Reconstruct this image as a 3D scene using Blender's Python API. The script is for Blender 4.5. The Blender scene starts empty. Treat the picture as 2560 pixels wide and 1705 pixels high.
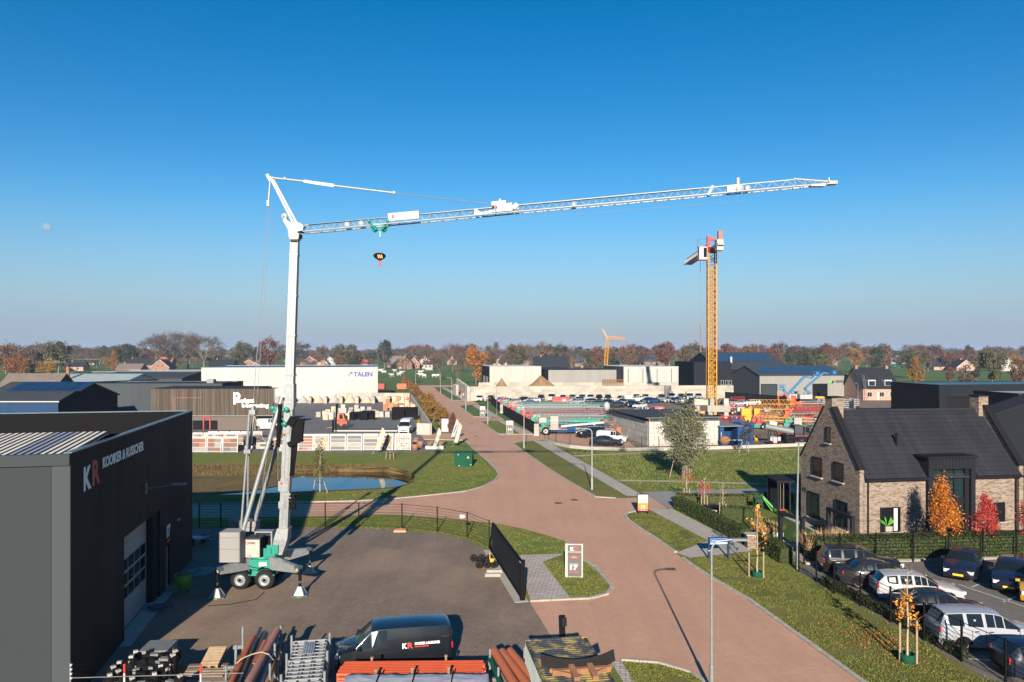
import bpy, bmesh, math, random
from mathutils import Vector, Matrix, noise, geometry
RND = random.Random(11)
S = bpy.context.scene
COL = S.collection
rad = math.radians

# ---------------------------------------------------------------- camera, sky, sun, exposure
F, H, HY = 1850.0, 12.5, 879.0      # focal length in photo pixels, camera height, horizon row
cam_d = bpy.data.cameras.new('camera'); cam = bpy.data.objects.new('camera', cam_d); COL.objects.link(cam)
cam.location = (0, 0, H); cam.rotation_euler = (rad(90), 0, 0)
cam_d.sensor_width = 36.0; cam_d.lens = 36.0 * F / 2560.0
cam_d.shift_y = (HY - 852.5) / 2560.0
cam_d.clip_start = 0.5; cam_d.clip_end = 20000
S.camera = cam

SUN_EL, SUN_AZ = 20.0, 2.75          # light travels towards +Y, slightly towards +X
W = bpy.data.worlds.new('World'); S.world = W; W.use_nodes = True
wn, wl = W.node_tree.nodes, W.node_tree.links
bg = wn['Background']
sky = wn.new('ShaderNodeTexSky'); sky.sky_type = 'NISHITA'; sky.sun_disc = False
sky.sun_elevation = rad(SUN_EL); sky.sun_rotation = rad(180 + SUN_AZ)
sky.altitude = 0; sky.air_density = 1.0; sky.dust_density = 0.0; sky.ozone_density = 3.0
hs = wn.new('ShaderNodeHueSaturation'); hs.inputs['Saturation'].default_value = 1.42
wl.new(sky.outputs[0], hs.inputs['Color'])
# low layer of grey-blue autumn haze all round the horizon
wt = wn.new('ShaderNodeTexCoord'); wx = wn.new('ShaderNodeSeparateXYZ'); wl.new(wt.outputs['Generated'], wx.inputs[0])
wr = wn.new('ShaderNodeMapRange'); wr.interpolation_type = 'SMOOTHSTEP'; wl.new(wx.outputs[2], wr.inputs['Value'])
for i_, v_ in zip((1,2,3,4), (-.03,.22,.94,0.0)): wr.inputs[i_].default_value = v_
wm = wn.new('ShaderNodeMix'); wm.data_type = 'RGBA'; wm.inputs[7].default_value = (2.0,2.75,4.2,1)
wl.new(wr.outputs[0], wm.inputs[0]); wl.new(hs.outputs[0], wm.inputs[6]); wl.new(wm.outputs[2], bg.inputs['Color'])
bg.inputs['Strength'].default_value = 0.057
sun_d = bpy.data.lights.new('sun', 'SUN'); sun_d.energy = 5.0; sun_d.angle = rad(0.5); sun_d.color = (1.0, 0.88, 0.72)
sun = bpy.data.objects.new('sun', sun_d); COL.objects.link(sun)
sdir = Vector((math.sin(rad(SUN_AZ)) * math.cos(rad(SUN_EL)), math.cos(rad(SUN_AZ)) * math.cos(rad(SUN_EL)), -math.sin(rad(SUN_EL))))
sun.rotation_euler = sdir.to_track_quat('-Z', 'Y').to_euler()
S.view_settings.view_transform = 'Standard'; S.view_settings.look = 'None'
S.view_settings.exposure = 1.1; S.view_settings.gamma = 1.0; S.view_settings.use_curve_mapping = False
S.cycles.max_bounces = 6; S.cycles.diffuse_bounces = 3; S.cycles.glossy_bounces = 3
S.cycles.transmission_bounces = 4; S.cycles.transparent_max_bounces = 8; S.cycles.volume_bounces = 0
S.cycles.use_denoising = True
S.cycles.sample_clamp_indirect = 6.0

# ---------------------------------------------------------------- from photo measurements to metres
def dep(y, z=0.0): return F * (H - z) / (y - HY)          # distance of a point of known height
def gp(x, y, z=0.0):
    d = dep(y, z); return Vector(((x - 1280) / F * d, d, z))
def at(x, y, Y): return Vector(((x - 1280) / F * Y, Y, H - (y - HY) / F * Y))
def hz(y, Y): return H - (y - HY) / F * Y
def xa(x, Y): return (x - 1280) / F * Y
TH = rad(8.75)                                             # the street's bearing
UV = Vector((-math.sin(TH), math.cos(TH), 0)); VV = Vector((math.cos(TH), math.sin(TH), 0))

# ---------------------------------------------------------------- mesh builder
class MB:
    def __init__(s, M=None): s.v = []; s.f = []; s.m = []; s.sm = []; s.M = M; s.mi = 0; s.smooth = False
    def add(s, vs, fs, smooth=None):
        o = len(s.v)
        if s.M is not None: vs = [s.M @ Vector(p) for p in vs]
        s.v.extend([tuple(p) for p in vs])
        for f in fs:
            s.f.append(tuple(i + o for i in f)); s.m.append(s.mi); s.sm.append(s.smooth if smooth is None else smooth)
    def box(s, a, b, M=None):
        x0, y0, z0 = a; x1, y1, z1 = b
        vs = [(x0,y0,z0),(x1,y0,z0),(x1,y1,z0),(x0,y1,z0),(x0,y0,z1),(x1,y0,z1),(x1,y1,z1),(x0,y1,z1)]
        if M is not None: vs = [M @ Vector(p) for p in vs]
        s.add(vs, [(3,2,1,0),(4,5,6,7),(0,1,5,4),(1,2,6,5),(2,3,7,6),(3,0,4,7)], False); return s
    def cbox(s, c, d, rz=0.0, rx=0.0, ry=0.0):
        M = Matrix.Translation(c) @ Matrix.Rotation(rz,4,'Z') @ Matrix.Rotation(ry,4,'Y') @ Matrix.Rotation(rx,4,'X')
        return s.box((-d[0]/2,-d[1]/2,-d[2]/2),(d[0]/2,d[1]/2,d[2]/2), M)
    def prism(s, poly, z0, z1):
        n = len(poly)
        vs = [(p[0],p[1],z0) for p in poly] + [(p[0],p[1],z1) for p in poly]
        fs = [tuple(reversed(range(n))), tuple(range(n,2*n))] + [(i,(i+1)%n,n+(i+1)%n,n+i) for i in range(n)]
        s.add(vs, fs, False); return s
    def xprism(s, poly, y0, y1):        # polygon in xz, extruded along y
        n = len(poly)
        vs = [(p[0],y0,p[1]) for p in poly] + [(p[0],y1,p[1]) for p in poly]
        fs = [tuple(range(n)), tuple(reversed(range(n,2*n)))] + [(i,n+i,n+(i+1)%n,(i+1)%n) for i in range(n)]
        s.add(vs, fs, False); return s
    def yprism(s, poly, x0, x1):        # polygon in yz, extruded along x
        n = len(poly)
        vs = [(x0,p[0],p[1]) for p in poly] + [(x1,p[0],p[1]) for p in poly]
        fs = [tuple(reversed(range(n))), tuple(range(n,2*n))] + [(i,(i+1)%n,n+(i+1)%n,n+i) for i in range(n)]
        s.add(vs, fs, False); return s
    def tube(s, p0, p1, r0, r1=None, n=8, cap=True):
        p0 = Vector(p0); p1 = Vector(p1); r1 = r0 if r1 is None else r1
        d = (p1 - p0)
        if d.length < 1e-6: return s
        d.normalize(); a = d.orthogonal().normalized(); b = d.cross(a)
        vs = []
        for p, r in ((p0,r0),(p1,r1)):
            for k in range(n):
                t = 2*math.pi*(k+.5)/n; vs.append(p + a*(r*math.cos(t)) + b*(r*math.sin(t)))
        fs = [(k,(k+1)%n,n+(k+1)%n,n+k) for k in range(n)]
        s.add(vs, fs, n > 5)
        if cap: s.add(vs, [tuple(reversed(range(n))), tuple(range(n,2*n))], False)
        return s
    def path(s, pts, r, n=6):
        for a, b in zip(pts[:-1], pts[1:]): s.tube(a, b, r, n=n)
        return s
    def beam(s, p0, p1, w, h):
        p0 = Vector(p0); p1 = Vector(p1); d = p1 - p0; L = d.length
        q = d.to_track_quat('X', 'Z').to_matrix().to_4x4()
        return s.box((0,-w/2,-h/2),(L,w/2,h/2), Matrix.Translation(p0) @ q)
    def lathe(s, prof, c=(0,0,0), n=16, axis='Z'):
        vs = []; c = Vector(c); m = len(prof)
        for k in range(n):
            t = 2*math.pi*k/n
            for r, z in prof:
                p = Vector((r*math.cos(t), r*math.sin(t), z))
                if axis == 'Y': p = Vector((p.x, p.z, -p.y))
                if axis == 'X': p = Vector((p.z, p.y, -p.x))
                vs.append(c + p)
        fs = []
        for k in range(n):
            k2 = (k+1) % n
            for i in range(m-1): fs.append((k*m+i, k2*m+i, k2*m+i+1, k*m+i+1))
        s.add(vs, fs, True); return s
    def sphere(s, c, r, n=10, m=6):
        if not hasattr(r, '__len__'): r = (r,r,r)
        vs = [(c[0],c[1],c[2]-r[2])]; fs = []
        for i in range(1,m):
            a = -math.pi/2 + math.pi*i/m
            for k in range(n):
                t = 2*math.pi*k/n
                vs.append((c[0]+r[0]*math.cos(a)*math.cos(t), c[1]+r[1]*math.cos(a)*math.sin(t), c[2]+r[2]*math.sin(a)))
        vs.append((c[0],c[1],c[2]+r[2])); T = len(vs)-1
        for k in range(n):
            fs.append((0,1+(k+1)%n,1+k)); fs.append((T, T-n+k, T-n+(k+1)%n))
            for i in range(m-2):
                a = 1+i*n+k; b = 1+i*n+(k+1)%n; fs.append((a,b,b+n,a+n))
        s.add(vs, fs, True); return s
    def quad(s, a, b, c, d): s.add([a,b,c,d],[(0,1,2,3)], False); return s
    def loft(s, rings, closed=True, cap=True):
        n = len(rings[0]); vs = [p for r in rings for p in r]; fs = []
        for i in range(len(rings)-1):
            for k in range(n if closed else n-1):
                k2 = (k+1) % n; fs.append((i*n+k, i*n+k2, (i+1)*n+k2, (i+1)*n+k))
        s.add(vs, fs)
        if cap: s.add(vs, [tuple(reversed(range(n))), tuple(range((len(rings)-1)*n, len(rings)*n))], False)
        return s
    def mesh(s, name, mats, sharp=None):
        me = bpy.data.meshes.new(name); me.from_pydata(s.v, [], s.f)
        for m in (mats if isinstance(mats,(list,tuple)) else [mats]): me.materials.append(MAT[m] if isinstance(m,str) else m)
        me.polygons.foreach_set('material_index', s.m); me.polygons.foreach_set('use_smooth', s.sm)
        if sharp: me.set_sharp_from_angle(angle=rad(sharp))
        me.update(); return me
    def build(s, name, mats, parent=None, loc=None, rz=0.0, sharp=None):
        return put(s.mesh(name, mats, sharp), name, parent, loc, rz)

def put(me, name, parent=None, loc=None, rz=0.0):
    o = bpy.data.objects.new(name, me); COL.objects.link(o)
    if parent is not None: o.parent = parent
    if loc is not None: o.location = loc
    if rz: o.rotation_euler = (0,0,rz)
    return o
def tag(o, label=None, cat=None, group=None, kind=None):
    if label: o['label'] = label
    if cat: o['category'] = cat
    if group: o['group'] = group
    if kind: o['kind'] = kind
    return o
def thing(name, label, cat, loc=(0,0,0), rz=0.0, group=None):
    o = bpy.data.objects.new(name, None); COL.objects.link(o); o.location = loc; o.rotation_euler = (0,0,rz)
    o.empty_display_size = 0.2
    return tag(o, label, cat, group)
def copy_tree(o, parent=None):
    c = o.copy(); COL.objects.link(c); c.parent = parent
    for ch in o.children: copy_tree(ch, c)
    return c
ORD = ['first','second','third','fourth','fifth','sixth','seventh','eighth','ninth','tenth','eleventh','twelfth','thirteenth','fourteenth','fifteenth','sixteenth','seventeenth','eighteenth','nineteenth','twentieth','twenty-first','twenty-second','twenty-third','twenty-fourth']

# ---------------------------------------------------------------- materials
MAT = {}
def _m(name):
    m = bpy.data.materials.new(name); m.use_nodes = True; MAT[name] = m
    return m, m.node_tree.nodes, m.node_tree.links, m.node_tree.nodes['Principled BSDF']
def _noise(n, l, vec, scale, detail=4.0, rough=.6):
    t = n.new('ShaderNodeTexNoise'); t.inputs['Scale'].default_value = scale; t.inputs['Detail'].default_value = detail; t.inputs['Roughness'].default_value = rough
    if vec is not None: l.new(vec, t.inputs['Vector'])
    return t.outputs['Fac']
def _math(n, l, op, a, b=None, c=None):
    t = n.new('ShaderNodeMath'); t.operation = op
    for i, v in enumerate((a, b, c)):
        if v is None: continue
        if isinstance(v, (int, float)): t.inputs[i].default_value = v
        else: l.new(v, t.inputs[i])
    return t.outputs[0]
def _mix(n, l, fac, a, b, mode='MIX'):
    t = n.new('ShaderNodeMix'); t.data_type = 'RGBA'; t.blend_type = mode
    for sock, v in ((t.inputs[0], fac), (t.inputs[6], a), (t.inputs[7], b)):
        if isinstance(v, (int, float)): sock.default_value = v
        elif isinstance(v, tuple): sock.default_value = v if len(v) == 4 else (*v, 1)
        else: l.new(v, sock)
    return t.outputs[2]
def _scale(n, l, col, k):
    t = n.new('ShaderNodeVectorMath'); t.operation = 'SCALE'
    if isinstance(col, tuple): t.inputs[0].default_value = col[:3]
    else: l.new(col, t.inputs[0])
    l.new(k, t.inputs['Scale']); return t.outputs[0]
def _ramp(n, l, fac, lo, hi):
    t = n.new('ShaderNodeMapRange'); t.inputs['From Min'].default_value = lo; t.inputs['From Max'].default_value = hi
    l.new(fac, t.inputs['Value']); return t.outputs[0]
def _bump(n, l, bs, h, strength, dist=.02):
    b = n.new('ShaderNodeBump'); b.inputs['Strength'].default_value = strength; b.inputs['Distance'].default_value = dist
    l.new(h, b.inputs['Height']); l.new(b.outputs[0], bs.inputs['Normal'])
def pbr(name, col, rough=.6, metal=0., var=.14, vs=1.3, bump=0., bs=40., spec=.5, coat=0., obj=False, island=0., dirt=None, streak=False, orand=.05):
    m, n, l, B = _m(name)
    tc = n.new('ShaderNodeTexCoord'); vec = tc.outputs['Object']
    if streak:
        mp = n.new('ShaderNodeMapping'); mp.inputs['Scale'].default_value = (1,1,.12); l.new(vec, mp.inputs['Vector']); vec = mp.outputs[0]
    base = tuple(col)
    if obj:
        oi = n.new('ShaderNodeObjectInfo'); base = oi.outputs['Color']
    f = _noise(n, l, vec, vs, 5)
    k = _math(n, l, 'MULTIPLY_ADD', f, 2*var*1.6, 1 - var*1.6)
    if island:
        ge = n.new('ShaderNodeNewGeometry')
        k = _math(n, l, 'MULTIPLY', k, _math(n, l, 'MULTIPLY_ADD', ge.outputs['Random Per Island'], 2*island, 1-island))
    if orand and not obj:
        oi = n.new('ShaderNodeObjectInfo'); k = _math(n, l, 'MULTIPLY', k, _math(n, l, 'MULTIPLY_ADD', oi.outputs['Random'], 2*orand, 1-orand))
    c = _scale(n, l, base, k)
    if dirt:
        f2 = _noise(n, l, vec, dirt[1], 6, .7)
        c = _mix(n, l, _ramp(n, l, f2, dirt[2], dirt[2]+.15), c, tuple(dirt[0]))
    l.new(c, B.inputs['Base Color'])
    B.inputs['Metallic'].default_value = metal; B.inputs['Specular IOR Level'].default_value = spec
    if coat: B.inputs['Coat Weight'].default_value = coat; B.inputs['Coat Roughness'].default_value = .04
    r = _math(n, l, 'MULTIPLY_ADD', f, .22, rough - .11); l.new(r, B.inputs['Roughness'])
    if bump: _bump(n, l, B, _noise(n, l, vec, bs, 3), bump)
    return m

def ground_mat(name, cols, s1, s2, rough=.95, bump=.6, bs=9., tuft=None):
    """three tones mixed by broad and fine noise, for grass, soil and sand"""
    m, n, l, B = _m(name)
    ge = n.new('ShaderNodeNewGeometry'); p = ge.outputs['Position']
    a = _noise(n, l, p, s1, 5, .6); b = _noise(n, l, p, s2, 4, .7); d = _noise(n, l, p, bs, 3, .7)
    c = _mix(n, l, _ramp(n, l, a, .36, .64), cols[0], cols[1])
    c = _mix(n, l, _ramp(n, l, b, .5, .72), c, cols[2])
    c = _scale(n, l, c, _math(n, l, 'MULTIPLY_ADD', d, 1.3, .4))
    l.new(c, B.inputs['Base Color']); B.inputs['Roughness'].default_value = rough; B.inputs['Specular IOR Level'].default_value = .15
    _bump(n, l, B, d, bump, .12)
    return m
def paving_mat(name, c1, c2, mortar, bw, bh, rz, rough=.85, ms=.012, spec=.3, stain=.5, tint=None, moss=None):
    m, n, l, B = _m(name)
    ge = n.new('ShaderNodeNewGeometry'); p = ge.outputs['Position']
    mp = n.new('ShaderNodeMapping'); mp.inputs['Rotation'].default_value = (0,0,rz); l.new(p, mp.inputs['Vector'])
    bt = n.new('ShaderNodeTexBrick'); l.new(mp.outputs[0], bt.inputs['Vector'])
    bt.inputs['Scale'].default_value = 1.0; bt.inputs['Brick Width'].default_value = bw; bt.inputs['Row Height'].default_value = bh
    bt.inputs['Mortar Size'].default_value = ms; bt.inputs['Mortar Smooth'].default_value = .3; bt.inputs['Bias'].default_value = 0
    bt.inputs['Color1'].default_value = (*c1,1); bt.inputs['Color2'].default_value = (*c2,1); bt.inputs['Mortar'].default_value = (*mortar,1)
    a = _noise(n, l, p, .22, 5, .65); b = _noise(n, l, p, 2.2, 5, .75)
    k = _math(n, l, 'MULTIPLY_ADD', a, stain, 1 - stain*.5)
    k = _math(n, l, 'MULTIPLY', k, _math(n, l, 'MULTIPLY_ADD', b, stain*.8, 1 - stain*.4))
    c = _scale(n, l, bt.outputs['Color'], k)
    if tint: c = _mix(n, l, _ramp(n, l, _noise(n, l, p, .09, 4), .45, .65), c, _scale(n, l, tint, k))
    ms_ = n.new('ShaderNodeMapping'); ms_.inputs['Rotation'].default_value = (0,0,-rz); ms_.inputs['Scale'].default_value = (.9,.05,1); l.new(p, ms_.inputs['Vector'])
    c = _scale(n, l, c, _math(n, l, 'MULTIPLY_ADD', _noise(n, l, ms_.outputs[0], 1.0, 4, .6), stain*.9, 1 - stain*.45))
    spots = _noise(n, l, p, .9, 6, .8)
    c = _mix(n, l, _math(n, l, 'MULTIPLY', _ramp(n, l, spots, .70, .78), .55), c, (.03,.026,.022))
    l.new(c, B.inputs['Base Color']); B.inputs['Roughness'].default_value = rough; B.inputs['Specular IOR Level'].default_value = spec
    _bump(n, l, B, bt.outputs['Fac'], -.25, .01)
    return m
def brick_wall_mat(name, c1, c2, mortar):
    m, n, l, B = _m(name)
    tc = n.new('ShaderNodeTexCoord'); sx = n.new('ShaderNodeSeparateXYZ'); l.new(tc.outputs['Object'], sx.inputs[0])
    u = _math(n, l, 'ADD', sx.outputs[0], sx.outputs[1]); cx = n.new('ShaderNodeCombineXYZ'); l.new(u, cx.inputs[0]); l.new(sx.outputs[2], cx.inputs[1])
    bt = n.new('ShaderNodeTexBrick'); l.new(cx.outputs[0], bt.inputs['Vector']); bt.inputs['Scale'].default_value = 1
    bt.inputs['Brick Width'].default_value = .27; bt.inputs['Row Height'].default_value = .075; bt.inputs['Mortar Size'].default_value = .009; bt.inputs['Bias'].default_value = -.25
    bt.inputs['Color1'].default_value = (*c1,1); bt.inputs['Color2'].default_value = (*c2,1); bt.inputs['Mortar'].default_value = (*mortar,1)
    sc = n.new('ShaderNodeVectorMath'); sc.operation = 'MULTIPLY'; sc.inputs[1].default_value = (3.7,13.5,1); l.new(cx.outputs[0], sc.inputs[0])
    vo = n.new('ShaderNodeTexVoronoi'); l.new(sc.outputs[0], vo.inputs['Vector']); vo.inputs['Scale'].default_value = 1.0
    sep = n.new('ShaderNodeSeparateColor'); l.new(vo.outputs['Color'], sep.inputs[0])
    k = _math(n, l, 'MULTIPLY_ADD', _ramp(n, l, sep.outputs[0], .0, .55), .55, .5)
    c = _scale(n, l, bt.outputs['Color'], k)
    l.new(c, B.inputs['Base Color']); B.inputs['Roughness'].default_value = .9; B.inputs['Specular IOR Level'].default_value = .2
    _bump(n, l, B, bt.outputs['Fac'], -.5, .01)
    return m
def leaf_mat(name, var=.35, trans=.25):
    m, n, l, B = _m(name)
    oi = n.new('ShaderNodeObjectInfo'); ge = n.new('ShaderNodeNewGeometry')
    k = _math(n, l, 'MULTIPLY_ADD', ge.outputs['Random Per Island'], 2*var, 1 - var)
    h = n.new('ShaderNodeHueSaturation'); l.new(oi.outputs['Color'], h.inputs['Color'])
    l.new(_math(n, l, 'MULTIPLY_ADD', ge.outputs['Random Per Island'], .05, .475), h.inputs['Hue'])
    c = _scale(n, l, h.outputs[0], k)
    l.new(c, B.inputs['Base Color']); B.inputs['Roughness'].default_value = .7; B.inputs['Specular IOR Level'].default_value = .25
    tr = n.new('ShaderNodeBsdfTranslucent'); l.new(c, tr.inputs[0]); mx = n.new('ShaderNodeMixShader'); mx.inputs[0].default_value = trans
    l.new(B.outputs[0], mx.inputs[1]); l.new(tr.outputs[0], mx.inputs[2]); l.new(mx.outputs[0], n['Material Output'].inputs[0])
    return m

SH = TH
ground_mat('grass', ((.095,.14,.022),(.15,.155,.036),(.175,.135,.05)), .12, 1.1)
ground_mat('verge_grass', ((.088,.11,.022),(.14,.135,.038),(.165,.12,.05)), .3, 1.6)
ground_mat('meadow_grass', ((.085,.125,.024),(.14,.15,.036),(.19,.155,.055)), .1, .55)
ground_mat('field', ((.05,.105,.02),(.08,.12,.028),(.11,.10,.04)), .012, .2, bump=.2)
ground_mat('dry_bank_and_reflection', ((.10,.075,.03),(.15,.105,.045),(.06,.055,.02)), .5, 2.5)
ground_mat('soil', ((.16,.12,.09),(.21,.16,.12),(.11,.085,.07)), .12, .9)
ground_mat('sand', ((.42,.34,.25),(.5,.41,.3),(.36,.28,.2)), .6, 3.0, bump=.3)
ground_mat('grey_gravel', ((.32,.31,.29),(.42,.4,.37),(.22,.21,.2)), .8, 4.0, bump=.4)
ground_mat('brown_soil', ((.17,.105,.06),(.23,.15,.09),(.12,.08,.05)), .6, 3.0)
ground_mat('turf', ((.032,.062,.012),(.04,.07,.014),(.036,.064,.013)), 2., 6., bump=.3)
paving_mat('road_clinker', (.49,.285,.19),(.43,.248,.165),(.32,.19,.135), .21, .07, SH, stain=.34)
paving_mat('yard_clinker', (.235,.178,.138),(.185,.14,.11),(.045,.036,.03), .22, .11, SH, ms=.016, stain=.6, tint=(.225,.162,.118))
paving_mat('footway_tile', (.36,.33,.30),(.31,.285,.26),(.2,.18,.16), .3, .3, SH, stain=.25)
paving_mat('path_tile', (.42,.375,.345),(.34,.30,.275),(.12,.1,.09), .44, .22, SH, ms=.02, stain=.3)
paving_mat('parking_clinker', (.17,.155,.14),(.14,.13,.12),(.06,.055,.05), .22, .11, SH, stain=.4)
paving_mat('asphalt', (.125,.12,.125),(.115,.112,.115),(.11,.105,.11), .4, .4, SH, stain=.4)
paving_mat('grey_lane', (.24,.235,.235),(.21,.205,.205),(.15,.15,.15), .22, .11, SH, stain=.25)
brick_wall_mat('pale_brick', (.245,.193,.155),(.15,.115,.093),(.20,.163,.136))
brick_wall_mat('red_brick', (.27,.12,.085),(.22,.10,.07),(.3,.2,.16))
brick_wall_mat('pink_brick', (.42,.26,.2),(.36,.22,.17),(.4,.3,.25))
leaf_mat('leaf'); leaf_mat('grass_leaf', .2, .15); leaf_mat('hedge_leaf', .45, .15)
pbr('kerb', (.30,.27,.235), .9, var=.22, vs=2.5)
pbr('concrete', (.31,.285,.245), .9, orand=.16, var=.16, vs=.7, bump=.15, bs=25, dirt=((.21,.185,.15),.35,.56))
pbr('white_block', (.37,.355,.325), .9, orand=.1, var=.1, vs=.8, dirt=((.27,.255,.23),.5,.6))
pbr('pale_concrete', (.30,.285,.258), .9, orand=.13, var=.12, vs=.8, bump=.1, bs=25, dirt=((.20,.19,.17),.5,.6))
pbr('ballast', (.21,.207,.205), .85, var=.08, vs=.9, bump=.1, bs=60)
pbr('galv', (.235,.252,.265), .42, metal=.35, var=.2, vs=6, bump=.06, bs=30)
pbr('galv_matt', (.17,.18,.19), .55, metal=.3, var=.2, vs=5)
pbr('white_steel', (.31,.32,.33), .4, metal=.1, var=.10, vs=2, streak=True)
pbr('white_paint', (.38,.38,.372), .45, var=.06, vs=3)
pbr('off_white', (.33,.315,.285), .6, var=.08, vs=.5, streak=True)
pbr('white_panel', (.34,.328,.31), .55, var=.05, vs=.35, streak=True)
pbr('light_grey_panel', (.27,.275,.275), .5, var=.06, vs=.4, streak=True)
pbr('mid_grey_panel', (.20,.195,.185), .55, var=.05, vs=.4, streak=True)
pbr('wall_grey', (.029,.036,.041), .85, spec=.15, var=.05, vs=.5, streak=True)
pbr('hall_grey', (.045,.053,.060), .85, spec=.2, var=.06, vs=.5, streak=True)
pbr('anthracite', (.012,.014,.019), .85, spec=.12, var=.12, vs=.5, streak=True)
pbr('dark_panel', (.009,.009,.010), .7, spec=.12, orand=.14, var=.10, vs=.6, streak=True)
pbr('dark_trim', (.010,.010,.012), .8, spec=.12, var=.1)
pbr('bluish_trim', (.10,.14,.18), .35, metal=.5, var=.08)
pbr('grey_trim', (.032,.040,.046), .8, spec=.2, var=.08)
pbr('teal_steel', (.010,.20,.150), .4, var=.1, vs=4, coat=.3)
pbr('black_steel', (.006,.006,.007), .85, spec=.1, var=.25, vs=5)
pbr('rubber', (.014,.013,.013), .9, spec=.15, var=.25, vs=6)
pbr('chrome', (.7,.7,.71), .2, metal=1., var=.05)
pbr('yellow_steel', (.50,.225,.02), .5, var=.12, vs=3)
pbr('yellow_paint', (.52,.29,.012), .5, var=.1)
pbr('red_paint', (.30,.02,.02), .5, var=.12)
pbr('orange_paint', (.45,.075,.018), .5, var=.12)
pbr('blue_paint', (.012,.05,.16), .8, spec=.2, var=.12)
pbr('sky_blue_paint', (.01,.115,.25), .5, var=.1)
pbr('green_paint', (.007,.062,.036), .85, spec=.15, var=.12, vs=2)
pbr('lime_paint', (.07,.26,.015), .5, var=.12)
pbr('logo_red', (.62,.035,.03), .5, var=.04)
pbr('logo_dim_red', (.30,.03,.022), .6, var=.06)
pbr('logo_white', (.74,.74,.74), .5, var=.03)
pbr('sign_white', (.40,.40,.40), .5, var=.03)
pbr('logo_blue', (.03,.04,.22), .5, var=.03)
pbr('logo_black', (.02,.02,.022), .5, var=.03)
pbr('logo_grey', (.4,.4,.42), .5, var=.03)
pbr('logo_green', (.1,.5,.05), .5, var=.03)
pbr('sign_grey', (.085,.085,.08), .5, var=.05)
pbr('sign_blue', (.006,.11,.40), .8, spec=.2, var=.05)
pbr('navy_post', (.008,.03,.085), .8, spec=.15, var=.1)
pbr('orange_panel', (.50,.185,.012), .5, var=.04)
pbr('rust', (.24,.11,.055), .9, var=.3, vs=4, bump=.2)
pbr('wood', (.27,.165,.08), .8, var=.25, vs=6)
pbr('pale_wood', (.36,.26,.16), .8, var=.2, vs=5)
pbr('old_wood', (.14,.11,.085), .85, var=.3, vs=3, streak=True, island=.35)
pbr('brown_brick', (.105,.085,.072), .9, var=.2, vs=4)
pbr('terracotta', (.33,.095,.036), .6, var=.1, vs=3, dirt=((.25,.10,.055),1.5,.6))
pbr('orange_pipe', (.37,.055,.013), .5, var=.08, vs=3)
pbr('pink_pipe', (.27,.125,.10), .75, var=.16, vs=3)
pbr('black_pipe', (.022,.024,.03), .4, var=.2)
pbr('grey_pipe', (.2,.22,.26), .5, var=.15)
pbr('wrap_white', (.33,.34,.37), .35, var=.12, vs=3, bump=.5, bs=9)
pbr('roof_dark', (.018,.020,.026), .85, spec=.15, var=.2, vs=.8)
pbr('roof_tile', (.020,.021,.028), .85, spec=.15, var=.18, vs=2.5, island=.16)
pbr('roof_slate', (.034,.040,.050), .85, spec=.2, var=.15, vs=.4)
pbr('roof_blue', (.022,.048,.09), .35, var=.12, vs=.4)
pbr('roof_pale', (.26,.31,.31), .6, var=.15, vs=.6)
pbr('roof_brown', (.13,.105,.09), .85, var=.25, vs=.6)
pbr('roof_red', (.24,.065,.045), .8, var=.2, vs=.5)
pbr('corrugated_shade', (.11,.105,.095), .9, var=.3)
pbr('corrugated', (.52,.495,.44), .7, var=.2, vs=1.4, dirt=((.36,.34,.31),.9,.6))
pbr('skylight', (.24,.24,.28), .4, var=.1)
pbr('solar', (.012,.016,.03), .15, var=.1, coat=.5)
pbr('blue_cladding', (.016,.045,.105), .85, spec=.2, var=.1, vs=.6)
pbr('glass_dark', (.007,.009,.011), .06, var=.1, spec=.4)
pbr('glass_teal', (.008,.021,.025), .05, var=.1, spec=.55)
pbr('frame_white', (.40,.40,.385), .5, var=.04)
pbr('curtain', (.55,.52,.45), .9, var=.08)
pbr('car_paint', (.1,.1,.1), .35, metal=0., var=.03, spec=.15, obj=True, coat=.85)
pbr('tint', (.1,.1,.1), .6, var=.12, vs=2, obj=True)
pbr('car_glass', (.008,.011,.013), .09, var=.05, spec=.6)
pbr('headlamp', (.62,.64,.66), .15, var=.05, coat=.6)
pbr('tail_lamp', (.40,.012,.012), .25, var=.1, coat=.6)
pbr('plate', (.72,.47,.03), .5, var=.05)
pbr('plastic_black', (.007,.007,.008), .85, var=.1, spec=.12)
pbr('bark', (.13,.105,.085), .9, var=.25, vs=5)
pbr('pale_bark', (.33,.27,.20), .9, var=.2, vs=5)
pbr('stake', (.27,.21,.14), .9, var=.2, vs=5)
pbr('flag_white', (.36,.36,.35), .8, var=.06)
pbr('flag_yellow', (.36,.355,.27), .8, var=.06)
pbr('slab_stone', (.30,.29,.28), .85, var=.25, vs=3, obj=True)
pbr('stone_mixed', (.4,.36,.32), .9, var=.2, vs=2, island=.35)
pbr('dry_plant', (.34,.22,.11), .95, var=.3, vs=5, island=.3)
pbr('pot', (.22,.105,.06), .7, var=.2)
pbr('slide_green', (.08,.30,.06), .4, var=.06)
pbr('cow_hide', (.5,.48,.45), .9, var=.1, vs=1.0, dirt=((.02,.018,.016), .75, .5))
pbr('pink_shrub', (.45,.05,.05), .9, var=.3)
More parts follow.
